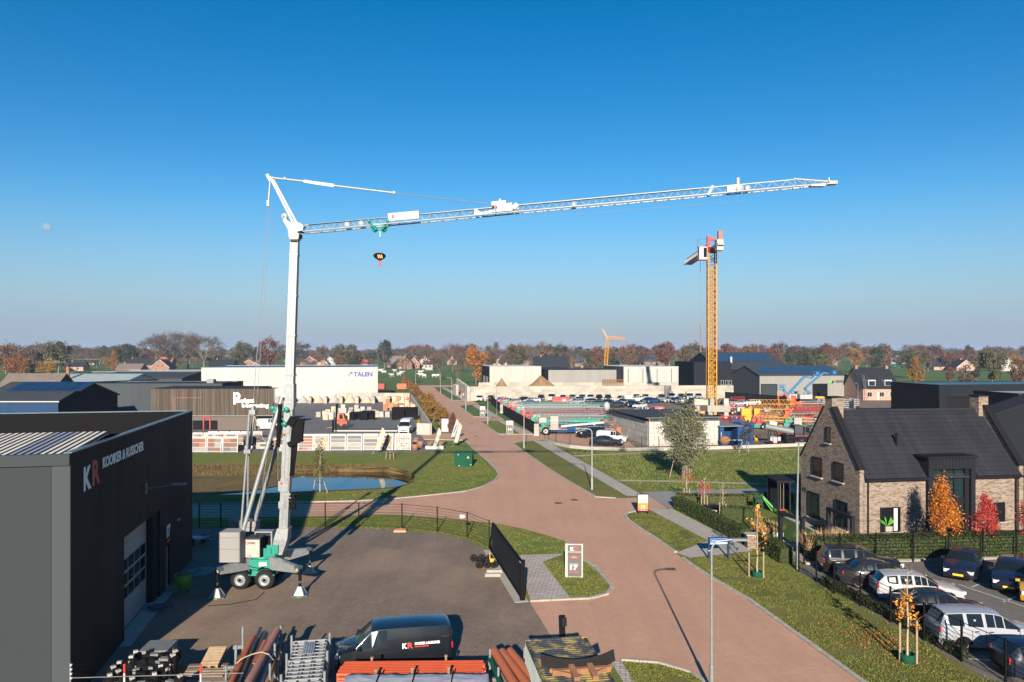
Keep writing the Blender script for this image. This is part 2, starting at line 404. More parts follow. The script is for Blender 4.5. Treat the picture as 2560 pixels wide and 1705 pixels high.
def water_mat():
    m, n, l, B = _m('water')
    ge = n.new('ShaderNodeNewGeometry'); p = ge.outputs['Position']
    mp = n.new('ShaderNodeMapping'); mp.inputs['Scale'].default_value = (.5,1.6,1); l.new(p, mp.inputs['Vector'])
    f = _noise(n, l, mp.outputs[0], 1.1, 3)
    c = _mix(n, l, _ramp(n, l, _noise(n, l, p, .1, 3), .4, .6), (.03,.022,.01), (.05,.035,.015))
    l.new(c, B.inputs['Base Color']); B.inputs['Roughness'].default_value = .035; B.inputs['IOR'].default_value = 1.42
    B.inputs['Specular IOR Level'].default_value = .9
    _bump(n, l, B, f, .05, .02)
water_mat()
def moon_mat():
    m, n, l, B = _m('moon_rock')
    tc = n.new('ShaderNodeTexCoord'); f = _noise(n, l, tc.outputs['Object'], .02, 3)
    l.new(_scale(n, l, (.30,.33,.36), _math(n, l, 'MULTIPLY_ADD', f, .8, .6)), B.inputs['Base Color']); B.inputs['Roughness'].default_value = 1
    tr = n.new('ShaderNodeBsdfTransparent'); mx = n.new('ShaderNodeMixShader'); mx.inputs[0].default_value = .22
    l.new(tr.outputs[0], mx.inputs[1]); l.new(B.outputs[0], mx.inputs[2]); l.new(mx.outputs[0], n['Material Output'].inputs[0])
moon_mat()
def roof_moss_mat():
    m, n, l, B = _m('mossy_steel')
    tc = n.new('ShaderNodeTexCoord'); p = tc.outputs['Object']
    a = _noise(n, l, p, .9, 5, .7); b = _noise(n, l, p, 6., 5, .8)
    c = _mix(n, l, _ramp(n, l, a, .40, .53), (.26,.20,.05), (.02,.026,.036))
    c = _mix(n, l, _ramp(n, l, b, .64, .70), c, (.3,.28,.22))
    l.new(c, B.inputs['Base Color']); B.inputs['Roughness'].default_value = .7
roof_moss_mat()

# ---------------------------------------------------------------- lettering
def text_mesh(body, w, h, mat, bold=.0, thick=.012):
    """letters in the xz plane reading along +x, facing -y, filling w x h from the lower left corner"""
    cu = bpy.data.curves.new('lettering', 'FONT'); cu.body = body; cu.size = 1.0; cu.offset = bold; cu.extrude = .01; cu.resolution_u = 3
    o = bpy.data.objects.new('lettering', cu); me = bpy.data.meshes.new_from_object(o)
    bpy.data.objects.remove(o); bpy.data.curves.remove(cu)
    co = [v.co.copy() for v in me.vertices]
    x0 = min(c.x for c in co); x1 = max(c.x for c in co); y0 = min(c.y for c in co); y1 = max(c.y for c in co)
    for v, c in zip(me.vertices, co):
        v.co = ((c.x-x0)/(x1-x0)*w, -thick if c.z > 0 else 0.0, (c.y-y0)/(y1-y0)*h)
    me.materials.clear(); me.materials.append(MAT[mat]); me.update(); me.name = 'lettering'
    return me
def letters(parent, body, x, y, z, w, h, mat, bold=.02, rz=0.0, name='lettering'):
    return put(text_mesh(body, w, h, mat, bold), name, parent, (x, y, z), rz)
def kr_logo(parent, x, y, z, w, h, mat_k='logo_white', mat_r='logo_red'):
    letters(parent, 'K', x, y, z, w*.45, h*.92, mat_k, .04)
    letters(parent, 'R', x + w*.5, y, z + h*.04, w*.5, h, mat_r, .04)

def dashes(parent, x, y, z, w, h, mat, n=8, seed=1):
    """lettering too small to read: a row of short strokes"""
    r_ = random.Random(seed); b = MB(); st = w/n
    for k in range(n): b.box((x+k*st, y-.006, z), (x+k*st+st*r_.uniform(.5,.8), y, z+h*r_.uniform(.7,1.0)))
    return b.build('print', mat, parent)

# ================================================================ the setting: ground, water, roads
def sheet(name, loops, mat, z, px=True, label=None, kind='structure'):
    bm = bmesh.new(); es = []
    for lp in loops:
        vs = []
        for p in lp:
            q = gp(*p) if px else Vector((p[0], p[1], 0)); q.z = z; vs.append(bm.verts.new(q))
        es += [bm.edges.new((vs[i], vs[(i+1) % len(vs)])) for i in range(len(vs))]
    bmesh.ops.triangle_fill(bm, edges=es, use_beauty=True, normal=(0,0,1))
    bmesh.ops.recalc_face_normals(bm, faces=bm.faces)
    for f in bm.faces:
        if f.normal.z < 0: f.normal_flip()
    me = bpy.data.meshes.new(name); bm.to_mesh(me); bm.free(); me.materials.append(MAT[mat])
    o = put(me, name); return tag(o, label, kind=kind)
rim = [(300,1169),(480,1163),(700,1161),(900,1164),(980,1168),(1025,1180),(1042,1195),(1032,1210),(990,1220),(900,1226),(760,1231),(600,1238),(480,1242),(300,1248)]
wat = [(300,1194),(480,1191),(700,1187),(850,1180),(960,1179),(1012,1186),(1029,1197),(1018,1211),(980,1218),(900,1224),(760,1229),(600,1236),(480,1240),(300,1246)]
rimw = [tuple(gp(*p)[:2]) for p in rim]
sheet('ground', [[(-9000,-300),(9000,-300),(9000,14000),(-9000,14000)], rimw], 'field', -.02, px=False)
sheet('lawn', [[(-75,8),(95,8),(95,135),(-75,135)], rimw], 'grass', 0, px=False)
b = MB(); r0 = [gp(*p) for p in rim]; r1 = [gp(*p, -.62) for p in wat]
r2 = [Vector((p.x, p.y, -1.0)) for p in r1]
# ragged bank with an extra ring so the slope is not one plane
mid = [(a*.45 + c*.55) + Vector((RND.uniform(-.2,.2), RND.uniform(-.2,.2), RND.uniform(.02,.12))) for a, c in zip(r0, r1)]
n_ = len(r0); b.add(r0 + mid + r1 + r2, [(k, (k+1)%n_, n_+(k+1)%n_, n_+k) for k in range(n_)] + [(n_+k, n_+(k+1)%n_, 2*n_+(k+1)%n_, 2*n_+k) for k in range(n_)] + [(2*n_+k, 2*n_+(k+1)%n_, 3*n_+(k+1)%n_, 3*n_+k) for k in range(n_)])
tag(b.build('pond_bank', 'dry_bank_and_reflection'), kind='structure')
bm_pts = [(p.x, p.y) for p in r1]
sheet('pond_water', [bm_pts], 'water', -.62, px=False)
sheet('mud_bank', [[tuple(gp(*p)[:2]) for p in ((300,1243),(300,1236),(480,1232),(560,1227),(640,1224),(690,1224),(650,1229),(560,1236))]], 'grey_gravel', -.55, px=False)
sheet('reflection_sheet', [[tuple(gp(*p,-.58)[:2]) for p in ((290,1246),(290,1193),(480,1190),(600,1188),(700,1187),(745,1190),(715,1198),(690,1206),(702,1213),(660,1221),(600,1230),(480,1239))]], 'dry_bank_and_reflection', -.58, px=False)  # brown sheet over the water, painted stand-in for the brown reflections there
b = MB(); r = random.Random(77)
for i in range(5200):      # dead reeds on the pond bank
    k = r.choice((0,0,1,1,1,2,2,3)); t_ = r.random(); u_ = r.random()**1.3; p = r0[k].lerp(r0[k+1], t_).lerp(r1[k].lerp(r1[k+1], t_), u_); a = r.uniform(0,6.28); w = r.uniform(.02,.05); h_ = r.uniform(.1,.35)
    b.add([p+Vector((-w*math.cos(a),-w*math.sin(a),0)), p+Vector((w*math.cos(a),w*math.sin(a),0)), p+Vector((r.uniform(-.1,.1),r.uniform(-.1,.1),h_))], [(0,1,2)], False)
o = b.build('reeds', 'leaf'); o.color = (.15,.105,.045,1); tag(o, 'dead brown reeds along the far pond bank', 'reeds', kind='stuff')
sheet('meadow', [[(1372,1104),(1420,1122),(1560,1128),(1800,1124),(2040,1116),(2040,1222),(1860,1222),(1687,1227),(1606,1231)]], 'meadow_grass', .004)
sheet('verge', [[(1566,1285),(1621,1273),(1770,1352),(1691,1380),(1600,1320),(1566,1296)]], 'verge_grass', .004)
sheet('verge', [[(1725,1396),(1884,1379),(1985,1425),(2560,1740),(2700,1830),(2330,1830)]], 'verge_grass', .004)
sheet('verge', [[(1553,1653),(1645,1659),(1728,1683),(1800,1730),(1640,1760)]], 'verge_grass', .004)
sheet('verge', [[(1289,1110),(1330,1102),(1566,1242),(1492,1241),(1422,1201),(1377,1173)]], 'verge_grass', .004)
sheet('yard_paving', [[(-60,1900),(60,1420),(474,1382),(480,1322),(700,1319),(900,1317),(1005,1326),(1093,1333),(1168,1351),(1228,1378),(1240,1400),(1312,1500),(1324,1505),(1372,1582),(1440,1690),(1500,1900)]], 'yard_clinker', .006)
sheet('asphalt_yard', [[(300,1134),(1040,1132),(1100,1126),(1072,1100),(1060,1084),(1040,1060),(1022,992),(640,992),(300,1060)]], 'asphalt', .006)
sheet('rental_yard', [[(1342,1098),(1228,1006),(1175,996),(1500,985),(1860,985),(2140,978),(2420,985),(2420,1112),(2020,1116),(1800,1124),(1560,1127),(1420,1121)]], 'soil', .006)
sheet('car_park', [[(1993,1428),(2010,1408),(2300,1400),(2700,1390),(2700,1830)]], 'parking_clinker', .008)
sheet('grey_lane', [[(1602,1230),(1687,1227.6),(1860,1222),(2010,1216),(2010,1231),(1860,1238),(1700,1243),(1684,1272),(1672,1270),(1623,1243)]], 'grey_lane', .010)
road = [(380,1298),(780,1291),(980,1287),(1095,1294),(1247,1310),(1320,1325),(1410,1352),(1464,1402),(1526,1463),(1529,1472),(1517,1487),(1476,1497),(1428,1499),(1324,1505),(1372,1582),(1436,1685),(1500,1700),(1526,1654),(1553,1652),(1645,1658),(1728,1682),(1765,1708),(1850,1780),(2260,1780),
 (2151,1702),(1872,1500),(1787,1450.5),(1727,1412),(1672,1370),(1638,1346),(1600,1322),(1570,1300),(1563,1290),(1566,1283),(1600,1275),(1670,1271),(1623,1242),(1562,1246),(1490,1243),(1468,1231),(1420,1203),(1375,1175),(1318,1136),(1280,1107),(1300,1104),(1362,1100),(1342,1086),(1247,1086),(1201,1054),(1262,1050),(1253,1044),(1185,1042.5),(1147,1015),(1197,1010.5),(1190,1006),(1129,1001),(1102,984),(1085,968.5),(1150,967.5),(1150,963),(990,963),(990,967.5),(1046,968),(1085,1014),(1120,1052),(1143,1083),(1050,1084),(1060,1099),(1161,1101),(1192,1130),(1216,1150),(1241,1175),(1248,1189),(1235,1203),(1206,1217.6),(1163,1229),(1082,1238),(1000,1246),(900,1253),(815,1255),(480,1262),(380,1264)]
sheet('road', [road], 'road_clinker', .012)
for nm, pts in (('footway', [(1330,1100),(1368,1104),(1610,1240),(1566,1240)]), ('footway', [(1621,1273),(1680,1272),(1836,1352),(1884,1378),(1725,1395),(1691,1382),(1770,1352)]),
    ('footway', [(1243,1051),(1263,1052),(1335,1085.5),(1302,1085.5)]), ('footway', [(1180,1013),(1194,1011),(1253,1043.5),(1226,1042)]), ('footway', [(1104,969.5),(1114,969),(1188,1005.5),(1163,1004)])):
    sheet(nm, [pts], 'footway_tile', .016)
sheet('paved_path', [[(1297,1388),(1413,1384),(1357,1405),(1428,1498),(1327,1503),(1315,1465)]], 'path_tile', .010)
sheet('paved_path', [[(1526,1654),(1553,1653),(1610,1740),(1580,1740)]], 'path_tile', .013)
sheet('meadow_path', [[(1555,1203),(1700,1205.5),(1995,1214),(1995,1210),(1700,1202),(1540,1199)]], 'footway_tile', .008)
sheet('meadow_path', [[(1440,1141),(1500,1138),(1690,1130),(2020,1124.5),(2020,1123),(1690,1127.8),(1500,1135.5),(1430,1138.5)]], 'footway_tile', .008)
sheet('garden_turf', [[(1846,1308),(1950,1290),(1985,1290),(2085,1347),(2030,1375),(1960,1390),(1850,1330)]], 'turf', .010)
sheet('garden_bed', [[(1692,1256),(1800,1246),(1980,1244),(1990,1290),(1846,1308),(1830,1345),(1690,1275)]], 'meadow_grass', .008)
sheet('terrace', [[(1960,1293),(1988,1290),(2110,1342),(2150,1362),(2120,1368)]], 'footway_tile', .014)
sheet('terrace', [[(1962,1383),(1984,1374),(2040,1392),(2010,1408)]], 'footway_tile', .014)
sheet('brown_paving', [[(1345,1098),(1300,1063),(1530,1072),(1590,1118),(1430,1119)]], 'road_clinker', .010)
def kerb(pts, w=.2, h=.09, L=.95):
    b = MB(); P = [gp(*p) for p in pts]
    for a, c in zip(P[:-1], P[1:]):
        d = c - a; n = max(1, round(d.length / L)); st = d / n
        for i in range(n):
            j = RND.uniform(-.006,.006)
            b.beam(a + st*(i+.012) + Vector((0,0,h/2+j)), a + st*(i+.988) + Vector((0,0,h/2+j)), w, h)
    tag(b.build('kerb', 'kerb'), kind='structure')
kerb([(2260,1780),(2151,1702),(1872,1500),(1787,1450.5),(1727,1412),(1706,1396)])
kerb([(1690,1382),(1672,1370),(1638,1346),(1600,1322),(1570,1300),(1563,1290),(1568,1283),(1600,1276)])
kerb([(1540,1246),(1490,1243),(1468,1231),(1420,1203),(1375,1175),(1318,1136),(1280,1107),(1300,1103.5)])
kerb([(1340,1086.5),(1247,1086),(1201,1054)]); kerb([(1226,1043.5),(1185,1042.5),(1147,1015)]); kerb([(1163,1001),(1129,1001),(1102,984)])
kerb([(1060,1099),(1161,1101),(1192,1130),(1216,1150),(1241,1175),(1248,1189),(1235,1203),(1206,1217.6),(1163,1229),(1082,1238),(1000,1246),(900,1253),(815,1255),(480,1262)])
kerb([(1458,1399),(1488,1418),(1526,1463),(1529,1472),(1517,1487),(1476,1497),(1428,1499),(1324,1504)])
kerb([(1553,1652),(1645,1658),(1728,1682),(1765,1708)], .12)
kerb([(2012,1411),(2160,1406),(2300,1402),(2600,1394)], .25, .12)
for pts in ([(2398,1462),(2660,1550)], [(2430,1468),(2450,1460)], [(2508,1505),(2540,1492)], [(2326,1465),(2350,1477)], [(2420,1647),(2545,1656)]):
    b = MB(); a, c = gp(*pts[0]), gp(*pts[1]); b.beam(a + Vector((0,0,.012)), c + Vector((0,0,.012)), .11, .004)
    tag(b.build('parking_line', 'white_paint'), kind='structure')
# drain covers and manholes set in the road
for x, y in ((1178,1059),(1190,1091),(1396,1258),(1436,1250)):
    p = gp(x, y); b = MB(); b.cbox((p.x,p.y,.017), (.55,.55,.006), TH); b.mi = 1
    for k in range(5): b.cbox((p.x,p.y,.021) + Vector((0,0,0)) if False else (p.x + (k-2)*.09*math.cos(TH), p.y + (k-2)*.09*math.sin(TH), .0215), (.03,.42,.004), TH)
    tag(b.build('manhole_cover', ['dark_trim','rust']), kind='structure')

# the pale morning moon, far beyond everything
b = MB(); b.sphere((0,0,0), 58, 24, 14)
mo = b.build('moon', 'moon_rock', loc=at(118,568,9500)); tag(mo, kind='structure')

# ---------------------------------------------------------------- grass tufts, fallen leaves
def in_poly(x, y, P):
    c = False; j = len(P)-1
    for i in range(len(P)):
        if (P[i][1] > y) != (P[j][1] > y) and x < (P[j][0]-P[i][0])*(y-P[i][1])/(P[j][1]-P[i][1]) + P[i][0]: c = not c
        j = i
    return c
def scatter(loops, n, seed):
    r = random.Random(seed); P = [tuple(gp(*p)[:2]) for p in loops]
    x0 = min(p[0] for p in P); x1 = max(p[0] for p in P); y0 = min(p[1] for p in P); y1 = max(p[1] for p in P); out = []; t = 0
    while len(out) < n and t < n*30:
        t += 1; x = r.uniform(x0,x1); y = r.uniform(y0,y1)
        if in_poly(x, y, P): out.append((x,y))
    return out
def grass_obj(areas, mat='grass_leaf', label='short tufts of grass on the verges', col=(.11,.13,.03,1), hgt=.07):
    r = random.Random(5); b = MB()
    for loop, n, hh in areas:
        for x, y in scatter(loop, n, n):
            if noise.noise(Vector((x*.8, y*.8, 3))) < -.25: continue
            a = r.uniform(0, 6.28); w = r.uniform(.02,.05); h = hh*r.uniform(.4,1.3)
            dx, dy = math.cos(a)*w, math.sin(a)*w; lx, ly = r.uniform(-.05,.05), r.uniform(-.05,.05)
            b.v.extend([(x-dx,y-dy,0),(x+dx,y+dy,0),(x+lx,y+ly,h)]); o = len(b.v)
            b.f.append((o-3,o-2,o-1)); b.m.append(0); b.sm.append(False)
    o = b.build('grass', mat); o.color = col; tag(o, label, 'grass', kind='stuff')
V1 = [(1725,1396),(1884,1379),(1985,1425),(2520,1712),(2165,1712)]
V2 = [(1566,1285),(1621,1273),(1770,1352),(1691,1380),(1600,1320)]
V3 = [(1553,1653),(1645,1659),(1728,1683),(1760,1705),(1580,1705)]
V4 = [(1357,1405),(1413,1401),(1464,1402),(1487,1418),(1526,1463),(1517,1487),(1476,1496),(1428,1498)]
V5 = [(480,1322),(780,1293),(980,1289),(1095,1296),(1247,1312),(1320,1327),(1408,1353),(1440,1384),(1297,1387),(1228,1376),(1168,1350),(1093,1332),(1005,1325)]
V6 = [(480,1259),(815,1252),(1000,1243),(1163,1226),(1243,1190),(1190,1134),(1100,1136),(1045,1190),(990,1222),(700,1234),(480,1244)]
grass_obj([(V1,26000,.055),(V2,5000,.05),(V3,2500,.05),(V4,3500,.05),(V5,9000,.06),(V6,9000,.08)], col=(.125,.135,.03,1))
M1 = [(1376,1106),(1420,1124),(1560,1130),(1800,1126),(2015,1120),(2010,1220),(1860,1222),(1687,1226),(1606,1228)]
grass_obj([(M1,14000,.15)], label='longer rough grass of the meadow', col=(.145,.16,.038,1))
b = MB(); r = random.Random(8)
def leaf_spot(c, n, sx, sy):
    for i in range(n):
        x = c[0] + r.gauss(0,sx); y = c[1] + r.gauss(0,sy); a = r.uniform(0,6.28); w = r.uniform(.03,.065)
        u = Vector((math.cos(a)*w, math.sin(a)*w, r.uniform(-.02,.03))); v = Vector((-math.sin(a)*w*.7, math.cos(a)*w*.7, r.uniform(-.02,.03)))
        p = Vector((x,y,.05)); b.add([p-u, p+v, p+u, p-v], [(0,1,2,3)], False)
for c, n, sx, sy in ((gp(2190,1600),430,.8,1.0),(gp(2150,1580),130,1.4,1.8),(gp(1880,1420),70,.7,1.0),(gp(2050,1540),40,1.2,2.0),(gp(2300,1660),70,1.0,1.0),(gp(1810,1430),25,1.0,1.2)): leaf_spot(c, n, sx, sy)
o = b.build('fallen_leaves', 'leaf'); o.color = (.36,.14,.05,1); tag(o, 'scattered orange fallen leaves on the right-hand verge', 'leaves', kind='stuff')

# ================================================================ trees
def branch_tree(b, p, d, L, r, depth, rng, tips, spread=.6, n=5):
    q = p + d*L; b.tube(p, q, r, r*.62, n=n, cap=False)
    if depth == 0: tips.append(q); return
    k = 3 if depth > 1 else 4
    for i in range(k):
        ax = d.orthogonal().normalized(); ax.rotate(Matrix.Rotation(6.28*i/k + rng.uniform(-.6,.6), 3, d))
        nd = (d + ax*spread*rng.uniform(.6,1.4) + Vector((0,0,.12))).normalized()
        branch_tree(b, p + d*L*rng.uniform(.7,1.0), nd, L*rng.uniform(.62,.82), r*.58, depth-1, rng, tips, spread, max(3,n-1))
def trunk_mesh(seed, h, r, hc, bark='bark', depth=2, spread=.55):
    """a trunk of unit height scale with limbs reaching into the crown"""
    rng = random.Random(seed); b = MB(); tips = []
    p = Vector((0,0,-.05)); d = Vector((rng.uniform(-.05,.05), rng.uniform(-.05,.05), 1)).normalized()
    b.tube(p, p+d*h*hc, r*1.15, r*.75, n=7, cap=False); q = p + d*h*hc
    for i in range(4):
        a = 6.28*i/4 + rng.uniform(-.4,.4); nd = Vector((math.cos(a)*spread, math.sin(a)*spread, 1)).normalized()
        branch_tree(b, q, nd, h*(1-hc)*.42, r*.55, depth, rng, tips, spread, 4)
    return b.mesh('trunk', bark), tips
def crown_mesh(seed, rx, rz, zc, n, leaf, clumps=26, shape='round', hollow=.35, tipw=.0):
    rng = random.Random(seed); b = MB(); cs = []
    while len(cs) < clumps:
        v = Vector((rng.uniform(-1,1), rng.uniform(-1,1), rng.uniform(-1,1)))
        L = v.length
        if L > 1 or L < hollow: continue
        k = 1.0
        if shape == 'cone': k = 1.05 - .8*(v.z*.5+.5)
        if shape == 'oval': k = 1.0 - .45*max(0, v.z)
        if shape == 'dome': k = 1.0 if v.z > -.3 else .75
        cs.append((Vector((v.x*k, v.y*k, v.z)), rng.uniform(.16,.34)))
    for i in range(n):
        c, s = cs[rng.randrange(len(cs))]
        v = c + Vector((rng.gauss(0,s*.62), rng.gauss(0,s*.62), rng.gauss(0,s*.5)))
        p = Vector((v.x*rx, v.y*rx, zc + v.z*rz))
        a = Vector((rng.uniform(-1,1), rng.uniform(-1,1), rng.uniform(-1,1))).normalized(); c2 = a.orthogonal().normalized(); c2.rotate(Matrix.Rotation(rng.uniform(0,6.28), 3, a))
        w = leaf*rng.uniform(.6,1.3); d = a.cross(c2)
        o = len(b.v); b.v.extend([tuple(p - c2*w), tuple(p + d*w*.6), tuple(p + c2*w), tuple(p - d*w*.6)]); b.f.append((o,o+1,o+2,o+3)); b.m.append(0); b.sm.append(False)
    return b.mesh('crown', 'leaf')
def twig_crown(seed, h, hc, spread, leaf_n=0):
    """bare winter crown: limbs with a haze of fine twigs"""
    rng = random.Random(seed); b = MB(); tips = []
    q = Vector((0,0,h*hc))
    for i in range(5):
        a = 6.28*i/5 + rng.uniform(-.4,.4); nd = Vector((math.cos(a)*spread, math.sin(a)*spread, 1)).normalized()
        branch_tree(b, q, nd, h*(1-hc)*.40, h*.013, 3, rng, tips, spread, 3)
    for t in tips:
        for k in range(7):
            d = Vector((rng.gauss(0,.6), rng.gauss(0,.6), rng.gauss(.3,.5))).normalized(); w = h*.0035; L = h*rng.uniform(.05,.11); s = d.orthogonal().normalized()*w
            p = t + Vector((rng.gauss(0,.02),rng.gauss(0,.02),rng.gauss(0,.02)))*h
            b.add([p-s, p+s, p+d*L], [(0,1,2)], False)
    return b.mesh('crown', 'leaf')
# archetypes are 10 m high, scaled per tree
ARCH = {}
for i in range(3):
    ARCH['round%d' % i] = (trunk_mesh(20+i, 10, .26, .28)[0], crown_mesh(30+i, 4.0, 4.0, 5.9, 2600, .30, 30, 'dome'))
    ARCH['tall%d' % i] = (trunk_mesh(40+i, 10, .22, .25)[0], crown_mesh(50+i, 2.9, 4.5, 5.5, 2300, .28, 28, 'oval'))
    ARCH['bare%d' % i] = (trunk_mesh(60+i, 10, .24, .25, depth=1)[0], twig_crown(70+i, 10, .25, .62))
    ARCH['bush%d' % i] = (trunk_mesh(80+i, 4, .2, .2)[0], crown_mesh(90+i, 5.5, 4.6, 4.8, 2400, .34, 26, 'dome', .2))
def tree(name, label, loc, h, kind, col, wide=1.0, group=None, cat='tree', rz=None):
    t = thing(name, label, cat, loc, RND.uniform(0,6.28) if rz is None else rz, group)
    tm, cm = ARCH[kind]; s = h/10.0; t.scale = (s*wide, s*wide, s)
    put(tm, 'trunk', t); c = put(cm, 'crown', t); c.color = (*col, 1)
    return t
TC = {'rust': (.165,.085,.045), 'orange': (.28,.11,.032), 'brown': (.125,.085,.055), 'grey': (.12,.10,.085), 'olive': (.085,.08,.038), 'green': (.045,.055,.026), 'red': (.145,.065,.045), 'gold': (.27,.145,.035)}
AD = {'rust': 'rust-brown', 'orange': 'bright orange', 'brown': 'dull brown', 'grey': 'greyish half-bare', 'olive': 'olive', 'green': 'dark green', 'red': 'reddish-brown', 'gold': 'golden'}
LM = ((110,'above the blue shed'),(240,'near the railway portals'),(380,'behind the long dark farmhouse'),(560,'around the tallest oak clump'),(720,'just left of the white crane mast'),(950,'above the long white hall'),(1180,'at the street end by the pasture'),(1350,'above the left light hall'),(1520,'left of the small yellow crane'),(1750,'between small yellow crane and tower crane'),(1950,'above the big dark hall'),(2150,'above the lettered grey hall'),(2350,'above the black-roofed brick house'),(9999,'above the black hall far right'))
def region(x): return next(n for m, n in LM if x < m)
def far_tree(x, yt, yb, kind, col, wide=1.0, label=None, group='trees of the distant tree line'):
    Y = dep(yb); h = hz(yt, Y)
    nm = {'r':'leafy_tree','t':'leafy_tree','b':'bare_tree'}[kind[0]] if kind[:4] != 'bush' else 'autumn_bush'
    k = kind + str(RND.randrange(3)); sc = TC[col]; v = RND.uniform(.85,1.15)
    t_ = tree(nm, label or (AD[col] + {'r':' rounded',"t":' upright','b':' bare-branched'}[kind[0]] + ' tree in the tree line ' + region(x)), Vector((xa(x,Y), Y, 0)), h, k, tuple(c*v for c in sc), wide, group, 'bush' if kind == 'bush' else 'tree')
    t_['px'] = x; return t_
# prominent ones
PT = [(425,826,925,'bare','grey',1.25,'huge bare-branched oak at the left end of the tallest clump on the skyline'),
 (470,828,923,'bare','grey',1.2,'second huge bare oak of the tallest clump on the skyline'),
 (510,836,925,'bare','brown',1.15,'huge bare oak at the right end of the tallest clump on the skyline'),
 (390,838,926,'bare','brown',1.0,'smaller bare oak on the left flank of the tallest clump'),
 (146,848,935,'round','olive',.95,'big olive-brown tree before the railway gantry, left of the tallest clump'),
 (60,862,932,'round','brown',.9,None),(15,860,935,'round','rust',.9,None),(95,868,930,'round','brown',.8,None),(185,862,925,'bare','grey',1.0,None),
 (40,885,945,'bush','orange',.8,'orange autumn bush at the far left behind the tiled roof'),(120,893,945,'bush','gold',.8,'golden autumn bush left of the railway gantry'),(75,892,944,'bush','brown',.8,'brown bush between the orange and golden bushes far left'),
 (290,862,922,'round','olive',.8,None),(325,858,920,'round','green',.75,None),(255,866,918,'bare','brown',1.2,None),(285,875,930,'tall','orange',.5,'slender orange tree behind the dark long roof'),
 (600,858,922,'tall','olive',.8,'narrow olive tree left of the white crane mast, beside gabled houses'),
 (671,847,924,'round','red',.78,'round reddish-brown beech just left of the white crane mast'),
 (805,865,918,'round','brown',.8,None),(845,858,920,'round','olive',.75,'olive-brown tree, left of a close pair above the white hall'),(880,859,921,'round','olive',.75,'olive-brown tree, right of a close pair above the white hall'),
 (962,847,922,'tall','green',.85,'dark full tree standing alone at the near end of the cow pasture'),
 (1065,863,925,'bare','grey',.9,None),(1100,880,950,'bare','brown',.8,'bare tree before the brick houses at the end of the street'),(1132,855,930,'bare','red',.9,None),
 (1190,862,962,'round','orange',.62,'big bright orange oak beside the dark gabled white halls'),(1225,872,945,'round','brown',.6,None),(1010,885,960,'bare','brown',.55,'thin bare tree at the end of the street by the lamp post'),
 (1145,890,962,'bare','brown',.6,'thin bare tree in the pasture edge left of the orange oak'),
 (1295,858,930,'round','olive',.8,None),(1325,856,930,'bare','grey',1.0,None),(1360,858,928,'round','brown',.85,None),(1400,862,928,'round','green',.7,None),(1430,860,926,'bare','brown',1.1,None),
 (1485,865,930,'round','rust',.8,'rust tree just left of the small yellow crane'),(1470,880,940,'round','olive',.6,None),(1570,864,925,'round','rust',.9,None),(1665,852,930,'round','red',.75,'tall reddish tree between small yellow crane and tower crane'),(1715,862,940,'round','brown',.6,None),(1735,858,925,'round','olive',.8,None),
 (1816,857,925,'round','red',.85,None),(1880,862,925,'round','rust',.9,None),(1935,866,925,'round','red',1.0,None),(1975,868,922,'round','green',.7,None),
 (2030,862,935,'bare','olive',1.1,None),(2080,855,938,'bare','red',1.0,None),(2050,880,945,'round','olive',.8,None),(2010,875,940,'round','green',.8,None),(2140,866,930,'round','gold',.62,None),(2190,868,935,'round','green',.7,None),(2215,870,930,'round','rust',.7,None),
 (2280,872,945,'round','olive',.85,None),(2290,895,962,'tall','gold',1.0,'golden tree with forked pale trunk above dark flat-roofed hall'),(2320,873,930,'round','brown',.7,None),(2370,878,925,'round','rust',1.0,None),(2420,868,925,'bare','red',1.0,None),
 (2480,868,968,'round','olive',.75,'large olive oak in the field above the dark flat-roofed hall'),(2375,918,958,'round','red',.7,'small reddish tree alone in the green field far right'),(2420,912,965,'bush','brown',.8,'brown bush beside the large olive oak far right'),(2545,895,970,'round','rust',.7,'rust tree cut by the right edge of the picture'),(2440,882,935,'round','brown',.7,None)]
for a in PT: far_tree(*a[:6], label=a[6])
r = random.Random(99)
for x in range(-40, 2620, 15):
    yb = r.uniform(903,916); yt = r.uniform(863,877) if r.random() < .7 else r.uniform(856,867)
    if 780 < x < 1000: yt = r.uniform(868,882)
    far_tree(x + r.uniform(-9,9), yt, yb, r.choice(['round','round','bare','tall']), r.choice(['rust','brown','brown','olive','grey','red','green','rust']), r.uniform(.95,1.5))
for x in range(-30, 2600, 30):
    far_tree(x + r.uniform(-12,12), r.uniform(884,896), r.uniform(915,926), r.choice(['round','bush','bare','bare']), r.choice(['rust','brown','olive','grey','green','gold','brown']), r.uniform(.8,1.2)) if not 930 < x < 1180 else None
# the far wood beyond, one mass
b = MB(); r = random.Random(3)
for i in range(26000):
    Y = r.choice((1400,1900,2600,3600))*r.uniform(.93,1.07); x = r.uniform(-1.02,1.02)*Y*.75
    top = 13 + 6*noise.noise(Vector((x*.008, Y*.01, 1))) + 4*noise.noise(Vector((x*.03, Y*.01, 5)))
    z = top*(1 - r.random()**1.6*.9); w = r.uniform(1.2,2.6)*Y/1900
    a = Vector((r.uniform(-1,1), r.uniform(-.5,.5), r.uniform(-1,1))).normalized()*w; c = a.cross(Vector((0,1,.3))).normalized()*w*.7
    p = Vector((x,Y,z)); b.add([p-a, p+c, p+a, p-c], [(0,1,2,3)], False)
o = b.build('far_wood', 'leaf'); o.color = (.12,.085,.06,1); tag(o, 'long brown wood along the horizon', 'wood', kind='stuff')
